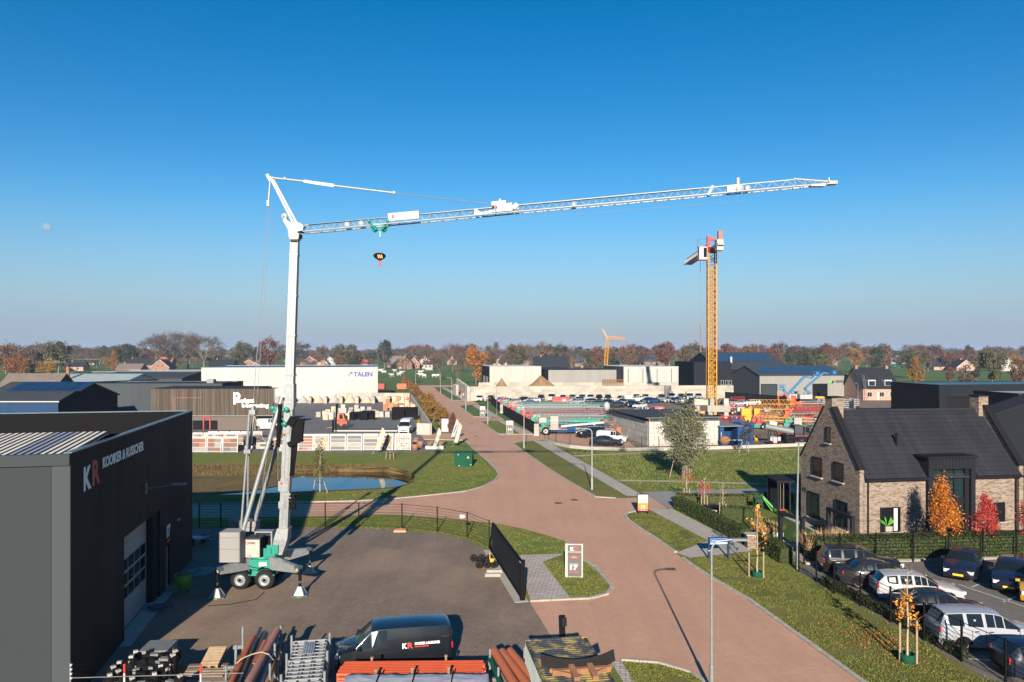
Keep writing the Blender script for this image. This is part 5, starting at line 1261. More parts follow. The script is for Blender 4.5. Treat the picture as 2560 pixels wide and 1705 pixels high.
# machinery on the jib
b = MB(); p = jp(1256); b.cbox(p+Vector((-.15,0,.52)), (.75,.5,.2), az, 0, -aj); b.cbox(p+Vector((.15,-.1,.28)), (.8,.5,.4), az, 0, -aj); b.tube(p+Vector((-.12,0,.6)), p+Vector((-.12,0,.78)), .07, n=8); b.cbox(p+Vector((.68,-.12,.36)), (.3,.3,.22), az, 0, -.7)
b.lathe([(0,-.1),(.14,-.1),(.14,.1),(0,.1)], tuple(p+Vector((.75,-.1,.25))), 12, 'Y'); b.build('guy_anchor', 'white_steel', cr)
b = MB(); p = jp(1235); b.add([p+Vector((0,-.36,.42)), p+Vector((.14,-.36,.42)), p+Vector((.05,-.36,.18))], [(0,2,1)]); b.build('red_flag', 'logo_red', cr)
b = MB(); p = jp(1196); b.xprism([(p.x-.2,p.z+.02),(p.x+.25,p.z+.02),(p.x-.05,p.z+.28),(p.x-.18,p.z+.28)], p.y-.36, p.y-.32); b.cbox(p+Vector((.6,-.1,.18)), (.9,.3,.12), az, 0, -aj*2.4); b.build('hinge_plate', ['white_steel'], cr)
for x, s_ in ((870,.16),(905,.16),(1434,.14),(1846,.2),(1866,.15)):
    b = MB(); p = jp(x); b.lathe([(0,-.05),(s_,-.05),(s_,.05),(0,.05)], tuple(p+Vector((0,-.2,s_*.8))), 14, 'Y'); b.cbox(p+Vector((0,-.12,s_*.5)), (s_*1.3,.12,s_)); b.build('rope_sheave', 'white_steel', cr)
b = MB(); b.beam(jp(1770), jp(1782)+Vector((0,0,.45)), .1, .1); b.cbox(jp(1830)+Vector((0,0,.2)), (.5,.36,.3), az, 0, -aj); b.tube(jp(1845)+Vector((0,0,.2)), jp(1845)+Vector((0,0,.72)), .1, n=8); b.build('trolley_winch', 'white_steel', cr)
b = MB(); b.path([JR+Vector((.3,-.1,.36)), jp(1000)+Vector((0,-.05,.34)), jp(1230)+Vector((0,-.05,.33)), jp(1500)+Vector((0,-.05,.33)), jp(1760)+Vector((0,-.05,.34))], .02, 4); b.build('jib_cable', 'black_steel', cr)
# upper guy line: bars then rope
gl0 = cp(676,444)
pts = [gl0, cp(760,453), cp(790,458), cp(835,464), cp(985,482)]
b = MB(); b.tube(pts[0], pts[1], .055, n=6); b.beam(pts[1], pts[2], .1, .15); b.beam(pts[2], pts[3], .09, .16); b.tube(pts[3], pts[4], .05, n=6); b.lathe([(0,-.06),(.1,-.06),(.1,.06),(0,.06)], tuple(pts[4]), 10, 'Y'); b.lathe([(0,-.06),(.09,-.06),(.09,.06),(0,.06)], tuple(cp(712,447)), 10, 'Y'); b.build('guy_bar', 'white_steel', cr)
b = MB(); b.tube(pts[4], jp(1232)+Vector((0,0,.56)), .022, n=5); b.build('guy_rope', 'galv_matt', cr)
# trolley (teal) and hook block
TP_ = jp(949)
b = MB()
for sx in (-.33,.33):
    b.beam(TP_+Vector((sx*1.5,-.36,.12)), TP_+Vector((sx*.5,-.2,-.28)), .06, .1); b.beam(TP_+Vector((sx*1.5,.36,.12)), TP_+Vector((sx*.5,.2,-.28)), .06, .1)
    b.lathe([(0,-.05),(.09,-.05),(.09,.05),(0,.05)], tuple(TP_+Vector((sx*1.5,-.4,.16))), 10, 'Y')
b.beam(TP_+Vector((-.3,-.3,-.02)), TP_+Vector((.3,-.3,-.02)), .06, .1); b.build('trolley', 'teal_steel', cr)
b = MB()
for sx in (-.24,.24): b.lathe([(0,-.06),(.15,-.06),(.15,.06),(0,.06)], tuple(TP_+Vector((sx,-.05,-.24))), 14, 'Y')
b.cbox(TP_+Vector((.05,-.05,-.5)), (.1,.1,.3)); b.build('trolley_sheave', 'teal_steel', cr)
HB = at(949,640,TP_.y+C0.y) - C0
b = MB(); pl = []
for k in range(24):
    a = 6.283*k/24; ca, sa = math.cos(a), math.sin(a); pl.append((HB.x+.32*math.copysign(abs(ca)**.7,ca), HB.z+(.16*sa if sa > 0 else .24*sa*(1-.55*abs(ca)))))
b.xprism(pl, HB.y-.09, HB.y+.09); hb = b.build('hook_block', 'black_steel', cr)
b = MB()
for k in range(3):
    x = HB.x-.1+k*.09; b.add([(x,HB.y-.095,HB.z+.06),(x+.055,HB.y-.095,HB.z+.06),(x+.10,HB.y-.095,HB.z-.13),(x+.045,HB.y-.095,HB.z-.13)], [(3,2,1,0)])
b.build('stripe', 'yellow_steel', hb)
b = MB(); b.tube(HB+Vector((0,0,-.22)), HB+Vector((0,0,-.34)), .05, n=8)
b.path([HB+Vector((.075*math.cos(a),0,-.42+.075*math.sin(a))) for a in [math.pi*(.5-.17*k) for k in range(10)]], .032, 6)
b.build('hook', 'logo_red', hb)
b = MB()
for sx in (-.22,.22): b.tube(TP_+Vector((sx,0,-.3)), HB+Vector((sx*.9,0,.12)), .008, n=4)
b.tube(TP_+Vector((.3,0,-.18)), jp(1860)+Vector((0,0,-.45)), .008, n=4); b.tube(TP_+Vector((-.3,0,-.2)), JR+Vector((-.05,0,-.12)), .008, n=4)
b.build('hoist_rope', 'grey_pipe', cr)
b = MB(); b.path([Vector(p)-C0 for p in (gp(660,1482),gp(640,1500),gp(575,1512),gp(520,1516))], .015, 4)
pc = b.build('power_cable', 'black_steel', cr); pc.location = (0,0,.03)

# ---- yellow tower crane in the rental yard
T0 = Vector((xa(1779,141),141,0))
yc = thing('tower_crane', 'tall yellow lattice tower crane with red and white jib in the rental yard', 'crane', T0)
ZT = hz(632,141)
b = MB(); lattice(b, (0,0,2.0), (0,0,ZT), 1.5, 1.5, 26, .13, .05, tri=False, up=Vector((0,1,0)), cross=True); b.build('mast', 'yellow_steel', yc)
b = MB(); lattice(b, (0,0,2.6), (0,0,ZT-3), .5, .3, 44, .03, .03, tri=False, up=Vector((0,1,0)), cross=True); b.build('ladder', 'yellow_paint', yc)
for a, c in (((-1.4,-2.4,1.2),(2.85,-1.7,2.4)),((-.9,-2.3,2.41),(-.1,-1.2,3.7)),((1.7,-2.3,2.41),(2.6,-1.2,3.7)),((-3.4,-1.0,1.2),(-2.5,1.6,2.4)),((-1.2,-2.2,0),(-.4,-1.6,1.19)),((1.8,-2.2,0),(2.6,-1.6,1.19)),((-3.6,-1.3,2.41),(-1.0,-.2,3.6))):
    b = MB(); b.box(a, c); b.build('ballast_block', 'concrete', yc)
b = MB(); b.box((-2.6,-.25,.7),(2.6,.25,1.18)); b.box((-.25,-2.6,.7),(.25,2.6,1.18)); b.build('cross_base', 'yellow_steel', yc)
b = MB(); b.lathe([(0,0),(1.0,0),(1.0,.6),(0,.6)], (0,0,ZT), 16); b.build('slewing_ring', 'red_paint', yc)
jd = (Vector((xa(1713,163),163,0)) - T0); jd.normalize()
b = MB(); lattice(b, Vector((0,0,ZT+.9))+jd*1, Vector((0,0,ZT+.2))+jd*21, 1.0, 1.2, 14, .09, .05); b.build('jib', 'white_paint', yc)
b = MB(); lattice(b, Vector((0,0,ZT+.3))+jd*9, Vector((0,0,ZT-.1))+jd*19, 1.05, 1.25, 8, .10, .055); b.build('red_jib_section', 'red_paint', yc)
sdv = Vector((jd.y,-jd.x,0))
b = MB(); b.box((-.5,-.55,.0),(6.5,.55,.35), Matrix.Translation((0,0,ZT+.6)) @ Matrix.Rotation(math.atan2(-jd.y,-jd.x),4,'Z')); b.box((4.4,-.6,-1.3),(6.0,.6,.7), Matrix.Translation((0,0,ZT+1.0)) @ Matrix.Rotation(math.atan2(-jd.y,-jd.x),4,'Z')); b.build('counter_jib', 'light_grey_panel', yc)
b = MB(); b.box((4.9,-.25,.6),(5.7,.55,2.3), Matrix.Translation((0,0,ZT+1.0)) @ Matrix.Rotation(math.atan2(-jd.y,-jd.x),4,'Z')); b.build('counterweight', 'pink_pipe', yc)
b = MB(); b.box((-.3,-.3,0),(.3,.3,2.6), Matrix.Translation((-.6,0,ZT+.6))); b.cbox((-.1,0,ZT+2.6),(1.6,.5,.6)); b.build('winch_tower', 'red_paint', yc)
b = MB(); b.cbox((-1.9,-.6,ZT-.2),(1.5,1.4,2.3)); cbn = b.build('cab', 'white_paint', yc)
b = MB(); b.cbox((-1.55,-1.31,ZT-.1),(.6,.03,1.8)); b.build('window', 'glass_dark', cbn)
b = MB(); b.cbox((-1.9,-.6,ZT-1.42),(1.6,1.5,.14)); b.cbox((-1.2,-.3,ZT+1.05),(3.0,1.0,.2)); b.build('cab_floor', 'orange_paint', cbn)
b = MB(); z_ = ZT+1.1
for x, y in ((-2.7,-1.2),(-2.7,.2),(-1,-1.2)): b.tube((x,y,z_),(x,y,z_+1.3),.03,n=4)
b.path([(-2.7,.2,z_+1.3),(-2.7,-1.2,z_+1.3),(-1,-1.2,z_+1.3)], .03, 4); b.build('railing', 'galv_matt', yc)
b = MB(); q = Vector((-1.25,3.5,0)); b.tube(q+Vector((0,0,ZT)), q+Vector((0,0,hz(800,141))), .03, n=4); b.mi = 1; b.tube(q+Vector((0,0,hz(806,141))), q+Vector((0,0,hz(880,141))), .09, n=6); b.build('hoist_rope', ['grey_pipe','rust'], yc)
b = MB(); lattice(b, (-6,-1.2,4.0), (-.8,-1.2,3.4), .3, .3, 7, .04, .025); lattice(b, (.9,-1.2,3.4), (5.5,-1.0,3.0), .3, .3, 7, .04, .025); b.build('spare_jib', 'black_steel', yc)
# ---- small yellow crane far behind the light halls
Y2 = 300.0; t = thing('small_tower_crane', 'small yellow crane far behind the light halls', 'crane', (xa(1512,Y2),Y2,0))
b = MB(); lattice(b, (0,0,0), (1.0,0,hz(846,Y2)), 1.2, 1.2, 18, .13, .07, tri=False, up=Vector((0,1,0))); b.build('mast', 'yellow_steel', t)
b = MB(); lattice(b, (1.2,0,hz(846,Y2)), (xa(1563,Y2)-xa(1512,Y2),0,hz(850,Y2)), .9, .9, 9, .1, .06); b.build('jib', 'yellow_steel', t)
b = MB(); b.beam((1.0,0,hz(846,Y2)), (xa(1507,Y2)-xa(1512,Y2),0,hz(824,Y2)), .35, .35); b.tube((xa(1507,Y2)-xa(1512,Y2),0,hz(824,Y2)), (5,0,hz(842,Y2)), .05, n=4); b.build('strut', 'yellow_steel', t)

# ================================================================ vehicles
# car coordinates: +x nose, z up; each station: x, z_low, z_belt, z_top, w_low, w_belt, w_top
CARS = {
 'sedan': dict(L=4.45, r=.32, ax=(1.36,-1.32), st=[(2.22,.30,.50,.54,.55,.58,.45),(2.12,.20,.62,.66,.74,.76,.62),(1.75,.18,.74,.79,.80,.83,.68),(1.05,.18,.86,.90,.82,.86,.70),(.86,.18,.88,.92,.82,.86,.70),(.28,.18,.90,1.27,.83,.86,.60),(.0,.18,.91,1.34,.83,.86,.59),(-.34,.18,.92,1.36,.83,.87,.58),(-.42,.18,.92,1.36,.83,.87,.58),(-.95,.18,.93,1.32,.83,.87,.58),(-1.15,.18,.93,1.26,.83,.86,.58),(-1.62,.18,.94,.99,.82,.84,.66),(-2.05,.22,.93,.96,.79,.80,.66),(-2.22,.34,.84,.88,.68,.70,.60)], ws=(4,5), rw=(10,11), glass=[(4,5),(5,6),(6,7),(8,9),(9,10),(10,11)]),
 'wagon': dict(L=4.4, r=.32, ax=(1.34,-1.28), st=[(2.2,.30,.52,.56,.55,.58,.45),(2.1,.20,.66,.70,.74,.76,.62),(1.75,.18,.78,.83,.80,.83,.68),(1.1,.18,.90,.94,.82,.86,.70),(.92,.18,.92,.96,.82,.86,.70),(.30,.18,.94,1.32,.83,.86,.62),(.0,.18,.95,1.40,.83,.86,.61),(-.34,.18,.95,1.42,.83,.87,.61),(-.42,.18,.95,1.42,.83,.87,.61),(-1.05,.18,.96,1.40,.83,.87,.61),(-1.13,.18,.96,1.40,.83,.87,.61),(-1.72,.18,.97,1.33,.82,.84,.60),(-1.80,.18,.97,1.30,.82,.83,.60),(-2.12,.22,.95,.99,.78,.79,.66),(-2.2,.34,.80,.84,.68,.70,.60)], ws=(4,5), rw=(12,13), glass=[(4,5),(5,6),(6,7),(8,9),(10,11)]),
 'mpv': dict(L=4.3, r=.31, ax=(1.30,-1.22), st=[(2.15,.30,.58,.62,.55,.58,.45),(2.05,.20,.74,.78,.74,.76,.62),(1.7,.18,.88,.92,.80,.83,.68),(1.3,.18,.98,1.02,.82,.86,.70),(1.15,.18,1.0,1.05,.82,.86,.70),(.45,.18,1.03,1.50,.83,.86,.62),(.1,.18,1.04,1.57,.83,.86,.61),(-.28,.18,1.04,1.59,.83,.87,.61),(-.36,.18,1.04,1.59,.83,.87,.61),(-1.05,.18,1.05,1.57,.83,.87,.61),(-1.13,.18,1.05,1.57,.83,.87,.61),(-1.80,.18,1.06,1.52,.82,.84,.60),(-1.88,.18,1.06,1.50,.82,.83,.60),(-2.08,.22,1.0,1.04,.78,.79,.66),(-2.15,.34,.84,.88,.68,.70,.60)], ws=(4,5), rw=(12,13), glass=[(4,5),(5,6),(6,7),(8,9),(10,11)]),
 'hatch': dict(L=3.9, r=.30, ax=(1.18,-1.12), st=[(1.95,.30,.52,.56,.55,.58,.45),(1.86,.20,.66,.70,.72,.74,.62),(1.5,.18,.78,.83,.78,.81,.68),(1.05,.18,.88,.92,.80,.83,.70),(.86,.18,.90,.94,.80,.83,.70),(.25,.18,.92,1.30,.80,.83,.60),(.0,.18,.93,1.36,.80,.83,.60),(-.35,.18,.93,1.38,.81,.84,.60),(-.43,.18,.93,1.38,.81,.84,.60),(-1.05,.18,.95,1.36,.81,.84,.60),(-1.13,.18,.95,1.36,.81,.84,.60),(-1.45,.18,.96,1.30,.80,.82,.59),(-1.52,.18,.96,1.28,.80,.82,.59),(-1.84,.22,.94,.97,.76,.77,.64),(-1.95,.34,.80,.84,.66,.68,.58)], ws=(4,5), rw=(12,13), glass=[(4,5),(5,6),(6,7),(8,9),(10,11)]),
 'suv': dict(L=4.5, r=.36, ax=(1.38,-1.32), st=[(2.25,.34,.66,.72,.58,.62,.5),(2.15,.26,.86,.92,.78,.80,.66),(1.75,.24,.98,1.04,.84,.87,.72),(1.1,.24,1.06,1.10,.86,.90,.74),(.95,.24,1.07,1.12,.86,.90,.74),(.35,.24,1.08,1.52,.87,.90,.66),(.05,.24,1.09,1.60,.87,.90,.66),(-.34,.24,1.10,1.62,.87,.91,.66),(-.42,.24,1.10,1.62,.87,.91,.66),(-1.1,.24,1.10,1.60,.87,.91,.66),(-1.18,.24,1.10,1.60,.87,.91,.66),(-1.85,.24,1.10,1.55,.86,.88,.66),(-1.92,.24,1.10,1.53,.86,.88,.66),(-2.16,.28,1.05,1.09,.82,.83,.7),(-2.25,.4,.9,.94,.72,.74,.64)], ws=(4,5), rw=(12,13), glass=[(4,5),(5,6),(6,7),(8,9),(10,11)]),
 'van': dict(L=4.85, r=.34, ax=(1.62,-1.36), st=[(2.42,.30,.62,.68,.62,.66,.54),(2.32,.22,.86,.92,.80,.82,.70),(2.0,.20,1.0,1.05,.86,.88,.76),(1.72,.20,1.08,1.12,.88,.90,.78),(1.60,.20,1.10,1.16,.88,.90,.78),(.95,.20,1.12,1.74,.89,.92,.70),(.7,.20,1.13,1.80,.89,.92,.72),(.30,.20,1.14,1.82,.90,.92,.73),(.22,.20,1.14,1.82,.90,.92,.73),(-1.0,.20,1.15,1.82,.90,.92,.74),(-2.2,.20,1.15,1.80,.89,.91,.73),(-2.36,.22,1.14,1.72,.87,.88,.70),(-2.42,.30,1.1,1.50,.80,.82,.66)], ws=(4,5), rw=None, glass=[(4,5),(5,6),(6,7)]),
 'tallvan': dict(L=5.4, r=.36, ax=(1.75,-1.55), st=[(2.7,.34,.75,.82,.66,.70,.58),(2.6,.26,1.0,1.06,.84,.86,.74),(2.35,.24,1.15,1.20,.90,.92,.80),(2.12,.24,1.22,1.26,.92,.94,.82),(2.02,.24,1.24,1.30,.92,.94,.82),(1.45,.24,1.28,1.95,.93,.95,.78),(1.2,.24,1.30,2.15,.93,.95,.78),(.75,.24,1.32,2.35,.94,.96,.78),(.65,.24,1.32,2.36,.94,.96,.78),(-1.0,.24,1.32,2.38,.94,.96,.80),(-2.5,.24,1.32,2.36,.93,.95,.80),(-2.66,.26,1.30,2.28,.91,.92,.78),(-2.7,.34,1.2,2.0,.84,.86,.74)], ws=(4,5), rw=None, glass=[(4,5),(5,6),(6,7)]),
 'smallvan': dict(L=4.2, r=.32, ax=(1.35,-1.2), st=[(2.1,.30,.6,.66,.58,.62,.5),(2.0,.22,.82,.87,.76,.78,.66),(1.7,.20,.94,.98,.81,.83,.7),(1.4,.20,1.0,1.04,.83,.85,.72),(1.28,.20,1.02,1.08,.83,.85,.72),(.62,.20,1.05,1.55,.84,.87,.66),(.35,.20,1.06,1.62,.84,.87,.67),(-.1,.20,1.07,1.66,.85,.88,.68),(-.18,.20,1.07,1.66,.85,.88,.68),(-1.0,.20,1.08,1.67,.85,.88,.69),(-1.9,.20,1.08,1.64,.84,.86,.68),(-2.04,.22,1.06,1.55,.82,.83,.66),(-2.1,.30,1.0,1.36,.74,.76,.62)], ws=(4,5), rw=None, glass=[(4,5),(5,6),(6,7)]),
}
CARM = {}
def car_meshes(kind):
    if kind in CARM: return CARM[kind]
    C = CARS[kind]; st = C['st']; rings = []
    for x, zl, zb, zt, wl_, wb, wt__ in st:
        zm = zl + (zb-zl)*.55; wm = wb*1.02
        half = [(0,zl),(wl_,zl),(wm,zl+(zb-zl)*.3),(wm,zm),(wb,zb),(wt__,zt),(wt__*.55,zt+.035),(0,zt+.045)]
        rings.append([Vector((x,a,c)) for a, c in half])
    body, win_s, wscr, rwin = MB(), MB(), MB(), MB(); body.smooth = True
    m = len(rings[0])
    for i in range(len(st)-1):
        for k in range(m-1):
            q = [rings[i][k], rings[i][k+1], rings[i+1][k+1], rings[i+1][k]]
            isg = k == 4 and (i,i+1) in C['glass']; isw = k >= 5 and (i,i+1) == C['ws']; isr = C['rw'] and k >= 5 and (i,i+1) == C['rw']
            T = win_s if isg else wscr if isw else rwin if isr else body
            if isg:   # keep a thin body-coloured frame round the glass
                c = sum(q, Vector())/4; q2 = [c + (p-c)*.90 + Vector((0,.006,0)) for p in q]
                body.add(q, [(0,1,2,3)]); body.add([Vector((p.x,-p.y,p.z)) for p in q], [(3,2,1,0)])
                T.add(q2, [(0,1,2,3)]); continue
            T.add(q, [(0,1,2,3)], True); T.add([Vector((p.x,-p.y,p.z)) for p in q], [(3,2,1,0)], True)
    for R_, rev in ((rings[0],False),(rings[-1],True)):
        loop = R_ + [Vector((p.x,-p.y,p.z)) for p in reversed(R_[1:-1])]
        body.add(loop, [tuple(range(len(loop))) if not rev else tuple(reversed(range(len(loop))))], False)
    bm = bmesh.new(); tmp = body.mesh('body','car_paint'); bm.from_mesh(tmp); bmesh.ops.remove_doubles(bm, verts=bm.verts, dist=.002); bm.to_mesh(tmp); bm.free()
    tmp.set_sharp_from_angle(angle=rad(38)); out = {'body': tmp, 'side_window': win_s.mesh('side_window','car_glass'), 'windscreen': wscr.mesh('windscreen','car_glass')}
    if C['rw']: out['rear_window'] = rwin.mesh('rear_window','car_glass')
    r = C['r']; b = MB(); b.lathe([(0,-.1),(r*.62,-.1),(r*.9,-.1),(r,-.06),(r,.06),(r*.9,.1),(0,.1)], (0,0,0), 18, 'Y'); out['wheel'] = b.mesh('wheel','rubber')
    b = MB(); b.lathe([(r*.66,-.104),(r*.6,-.10),(r*.55,-.075),(r*.2,-.085),(0,-.1)], (0,0,0), 14, 'Y'); out['rim'] = b.mesh('rim','galv_matt')
    s0 = st[1]; xf = st[1][0]
    wf = s0[5]
    b = MB(); b.cbox((xf-.02,wf-.16,s0[2]-.04),(.22,.30,.15),-.35); out['headlight'] = b.mesh('headlight','headlamp')
    sr = st[-2]; b = MB(); b.cbox((sr[0]+.05,sr[5]-.08,sr[2]-.13),(.22,.16,.26),.12); out['taillight'] = b.mesh('taillight','tail_lamp')
    # dark lower trims: front bumper/grille, sills, wheel arches
    b = MB(); b.box((xf-.1,-wf*.75,s0[1]+.02),(st[0][0]+.015,wf*.75,s0[1]+.20)); b.box((xf,-wf*.42,st[0][2]-.12),(st[0][0]+.012,wf*.42,st[0][2]+.02)); out['grille'] = b.mesh('grille','plastic_black')
    b = MB(); xr_ = st[-1][0]; b.box((xr_-.015,-sr[5]*.8,sr[1]+.10),(xr_+.2,sr[5]*.8,sr[1]+.22)); out['rear_bumper'] = b.mesh('rear_bumper','plastic_black')
    b = MB()
    for ax in C['ax']:
        wy = max(s[5] for s in st)*1.025
        for sy in (-1,1):
            n = 12; vs = [(ax, sy*wy, r*.95)] + [(ax+r*1.2*math.cos(math.pi*i/n), sy*wy, r*.95+r*1.2*math.sin(math.pi*i/n)) for i in range(n+1)]
            b.add(vs, [((0,i+2,i+1) if sy < 0 else (0,i+1,i+2)) for i in range(n)], False)
    out['wheel_arches'] = b.mesh('wheel_arches','plastic_black')
    b = MB(); b.cbox((st[4][0]-.12,st[4][5]+.1,st[4][3]+.02),(.14,.2,.13)); out['mirror'] = b.mesh('mirror','car_paint')
    CARM[kind] = out; return out
def car(name, label, kind, col, loc, heading, scale=.91, group=None, near=False, cat='car', plate=True):
    """heading: direction of the nose in degrees (0 = +X)"""
    M = car_meshes(kind); t = thing(name, label, cat, loc, rad(heading), group); t.scale = (scale,)*3
    bo = put(M['body'], 'body', t); bo.color = (*col,1)
    for k in ('windscreen','rear_window'):
        if k in M: put(M[k], k, t)
    for sy in (-1,1): put(M['side_window'], 'side_window', t).scale = (1,sy,1)
    C = CARS[kind]; wy = max(s[5] for s in C['st'])-.09
    for ax in C['ax']:
        for sy in (-1,1):
            w = put(M['wheel'], 'wheel', t, (ax, sy*wy, C['r'])); rm = put(M['rim'], 'rim', w)
            if sy > 0: rm.scale = (1,-1,1)
    put(M['wheel_arches'], 'wheel_arches', t); put(M['grille'], 'grille', t); put(M['rear_bumper'], 'rear_bumper', t)
    for k in ('headlight','taillight','mirror'):
        for sy in (-1,1):
            o = put(M[k], k, t); o.scale = (1,sy,1)
            if k == 'mirror': o.color = (*col,1)
    if near:
        zb = C['st'][7][2]; ym = C['st'][7][5]*1.02
        for xs in (C['st'][4][0]-.1, C['st'][7][0]-.04, C['ax'][1]+.35):
            for sy in (-1,1):
                b = MB(); b.box((xs-.008,min(sy*ym,sy*(ym+.006)),.34),(xs+.008,max(sy*ym,sy*(ym+.006)),zb-.12)); b.build('door_seam', 'plastic_black', t)
        for xs in (C['st'][7][0]+.18, C['ax'][1]+.55):
            for sy in (-1,1):
                b = MB(); b.cbox((xs,sy*(ym+.012),zb-.16),(.17,.03,.035)); b.build('door_handle', 'plastic_black', t)
    if near and plate:
        s0 = C['st'][0]; b = MB(); b.box((s0[0]+.012,-.26,s0[1]+.05),(s0[0]+.03,.26,s0[1]+.16)); b.build('number_plate', 'plate', t)
    return t
BLK, NAVY, DKG, WHT, SIL, RED, BLU, GRY = (.008,.009,.011), (.008,.012,.025), (.025,.027,.03), (.5,.5,.49), (.30,.31,.33), (.32,.015,.02), (.02,.05,.13), (.12,.125,.13)
SILV = (.27,.28,.32)
# ---- car park right: five cars nose-in along the fence, three opposite
HD1 = 8.75
def cpk(x, y, z=0.0): return gp(x, y, z)
PK = [('suv','car',BLK,(2148,1434),-10,'black hatchback nearest the hedge corner with sun glint, first of the fence row',.93),
      ('sedan','car',(.016,.018,.02),(2198,1462),-9,'black coupe, second of the row parked along the mesh fence',.97),
      ('wagon','car',(.33,.33,.34),(2290,1496),-9,'white estate car, third of the row parked along the mesh fence',.93),
      ('sedan','car',BLK,(2350,1546),-8,'black saloon half behind the young orange tree, fourth of the fence row',.95),
      ('mpv','car',SILV,(2458,1612),-6,'silver people carrier, last of the row along the mesh fence',.97)]
for k, n, c, (x, y), hd, lb, sc in PK: car('parked_car', lb, k, c, cpk(x, y), hd, sc, 'cars parked along the mesh fence', True)
for k, c, (x, y), hd, lb, sc in (('sedan',NAVY,(2408,1432),232,'dark blue saloon with cream interior parked opposite, nearest the hedge',.95),('wagon',NAVY,(2530,1462),232,'navy estate car parked beside the dark blue saloon',.95),('hatch',(.5,.26,.015),(2600,1494),232,'yellow-orange car cut by the right edge of the picture',.95)):
    car('parked_car', lb, k, c, cpk(x, y), hd, sc, 'cars parked opposite the fence row', True)
car('parked_car', 'dark car cut off at the lower right corner', 'wagon', NAVY, cpk(2640,1690), -6, .95, 'cars parked along the mesh fence', True)
# ---- black company van in the yard
vp = gp(985,1662)
vn = car('panel_van', 'black company van with white lettering, parked behind the orange pipes', 'van', (.006,.008,.012), vp, 192, .93, near=False, cat='van')
def van_side(t, body, x, z, w, h, mat, y=.925):
    o = put(text_mesh(body, w, h, mat, .03), 'lettering', t, (x, y, z)); o.rotation_euler = (rad(-7),0,math.pi); return o
van_side(vn, 'K', -.30, 1.02, .20, .22, 'logo_white'); van_side(vn, 'R', -.52, 1.02, .22, .23, 'logo_red')
van_side(vn, 'KOOIKER & RUSSCHER', -.82, 1.14, 1.05, .11, 'logo_white'); vd = dashes(vn, 0, 0, 0, .6, .05, 'logo_red', 11); vd.location = (-.82,.93,1.05); vd.rotation_euler = (rad(-7),0,math.pi)
for k in range(4):
    b = MB(); b.cbox((.9-k*.85,.68,1.86),(.1,.06,.05)); b.build('roof_fixing', 'plastic_black', vn)
b = MB(); b.tube((1.0,0,1.82),(.9,0,2.05),.012,n=4); b.build('aerial', 'plastic_black', vn)
# ---- rental yard: row of vans along the block wall and rows of cars before it
VR = [(1200,1003,'smallvan',WHT),(1227,1003,'suv',BLK),(1252,1001,'smallvan',BLU),(1273,1000,'suv',WHT),(1298,1000,'van',BLK),(1353,1003,'van',DKG),(1380,1002,'tallvan',WHT),(1408,1001,'smallvan',WHT),
      (1432,1002,'van',WHT),(1456,1002,'van',WHT),(1477,1002,'van',WHT),(1498,1003,'van',BLK),(1520,1003,'van',DKG),(1591,1001,'van',WHT),(1614,1001,'van',WHT),(1653,1002,'van',GRY),(1679,1000,'tallvan',WHT),(1703,1000,'van',BLU),(1724,1000,'tallvan',WHT),(1745,999,'van',SIL)]
CN = {WHT:'white',BLK:'black',DKG:'dark grey',BLU:'blue',GRY:'grey',SIL:'silver',RED:'red',NAVY:'navy'}
KN = {'smallvan':'small van','van':'panel van','tallvan':'tall panel van','suv':'off-roader','sedan':'saloon','hatch':'hatchback','wagon':'estate car','mpv':'people carrier'}
for i, (x, y, k, c) in enumerate(VR):
    car('parked_van', f'{CN[c]} {KN[k]}, {ORD[i]} from the left along the concrete block wall', k, c, gp(x, y), -90-8+RND.uniform(-3,3), .93, 'vans parked along the block wall', cat='van')
car('parked_van', 'white van parked sideways behind the slanting row of cars', 'van', WHT, gp(1558,1006), 215, .95, 'vans parked along the block wall', cat='van')
FR = [(1260,1008,'wagon',SIL,205),(1281,1011,'wagon',SIL,205),(1306,1004,'sedan',BLK,200),(1330,1007,'wagon',WHT,205),(1322,1013,'sedan',BLU,205),(1425,1006,'hatch',WHT,240),(1447,1005,'hatch',BLU,240),(1474,1009,'sedan',NAVY,210),(1440,1011,'wagon',SIL,210),(1488,1019,'suv',BLK,190),(1515,1012,'sedan',NAVY,200),(1538,1019,'wagon',DKG,190),
      (1556,1010,'sedan',NAVY,225),(1566,1012,'wagon',SIL,225),(1578,1015,'sedan',BLK,225),(1590,1018,'sedan',BLK,225),(1600,1021,'hatch',WHT,225),(1592,1003,'wagon',WHT,200),(1618,1007,'wagon',NAVY,215),(1632,1008,'sedan',BLU,215),(1692,1006,'wagon',BLU,205),(1702,1008,'sedan',WHT,205),(1672,1006,'hatch',SIL,205),(1730,1008,'wagon',DKG,205),
      (1822,1010,'wagon',NAVY,200),(1834,1013,'sedan',BLK,200),(1846,1016,'wagon',WHT,200),(1878,1013,'wagon',WHT,185),(1895,1012,'sedan',NAVY,185)]
for i, (x, y, k, c, hd) in enumerate(FR):
    nth = ORD[i] if i < len(ORD) else ('fifth','fourth','third','second','last')[i-24] + ' from the end'
    lb = f'{CN[c]} {KN[k]}, {nth} from the left in the loose rows before the vans' if i < len(ORD) else f'{CN[c]} {KN[k]} right of the tower crane, {("first","second","third","fourth","fifth")[i-24]} counted from its ballast'
    car('parked_car', lb, k, c, gp(x, y), hd, .95, 'cars in loose rows in the rental yard')
car('parked_car', 'dark blue off-roader beside the crane trailer and the log heap', 'suv', NAVY, gp(1478,1093), 205, .95)
car('parked_van', 'white van beside the block shed, nose to the right', 'smallvan', WHT, gp(1530,1106), -18, .98, cat='van')
car('parked_car', 'dark blue saloon in front of the white van by the curved low wall', 'sedan', NAVY, gp(1516,1114), -14, .98)
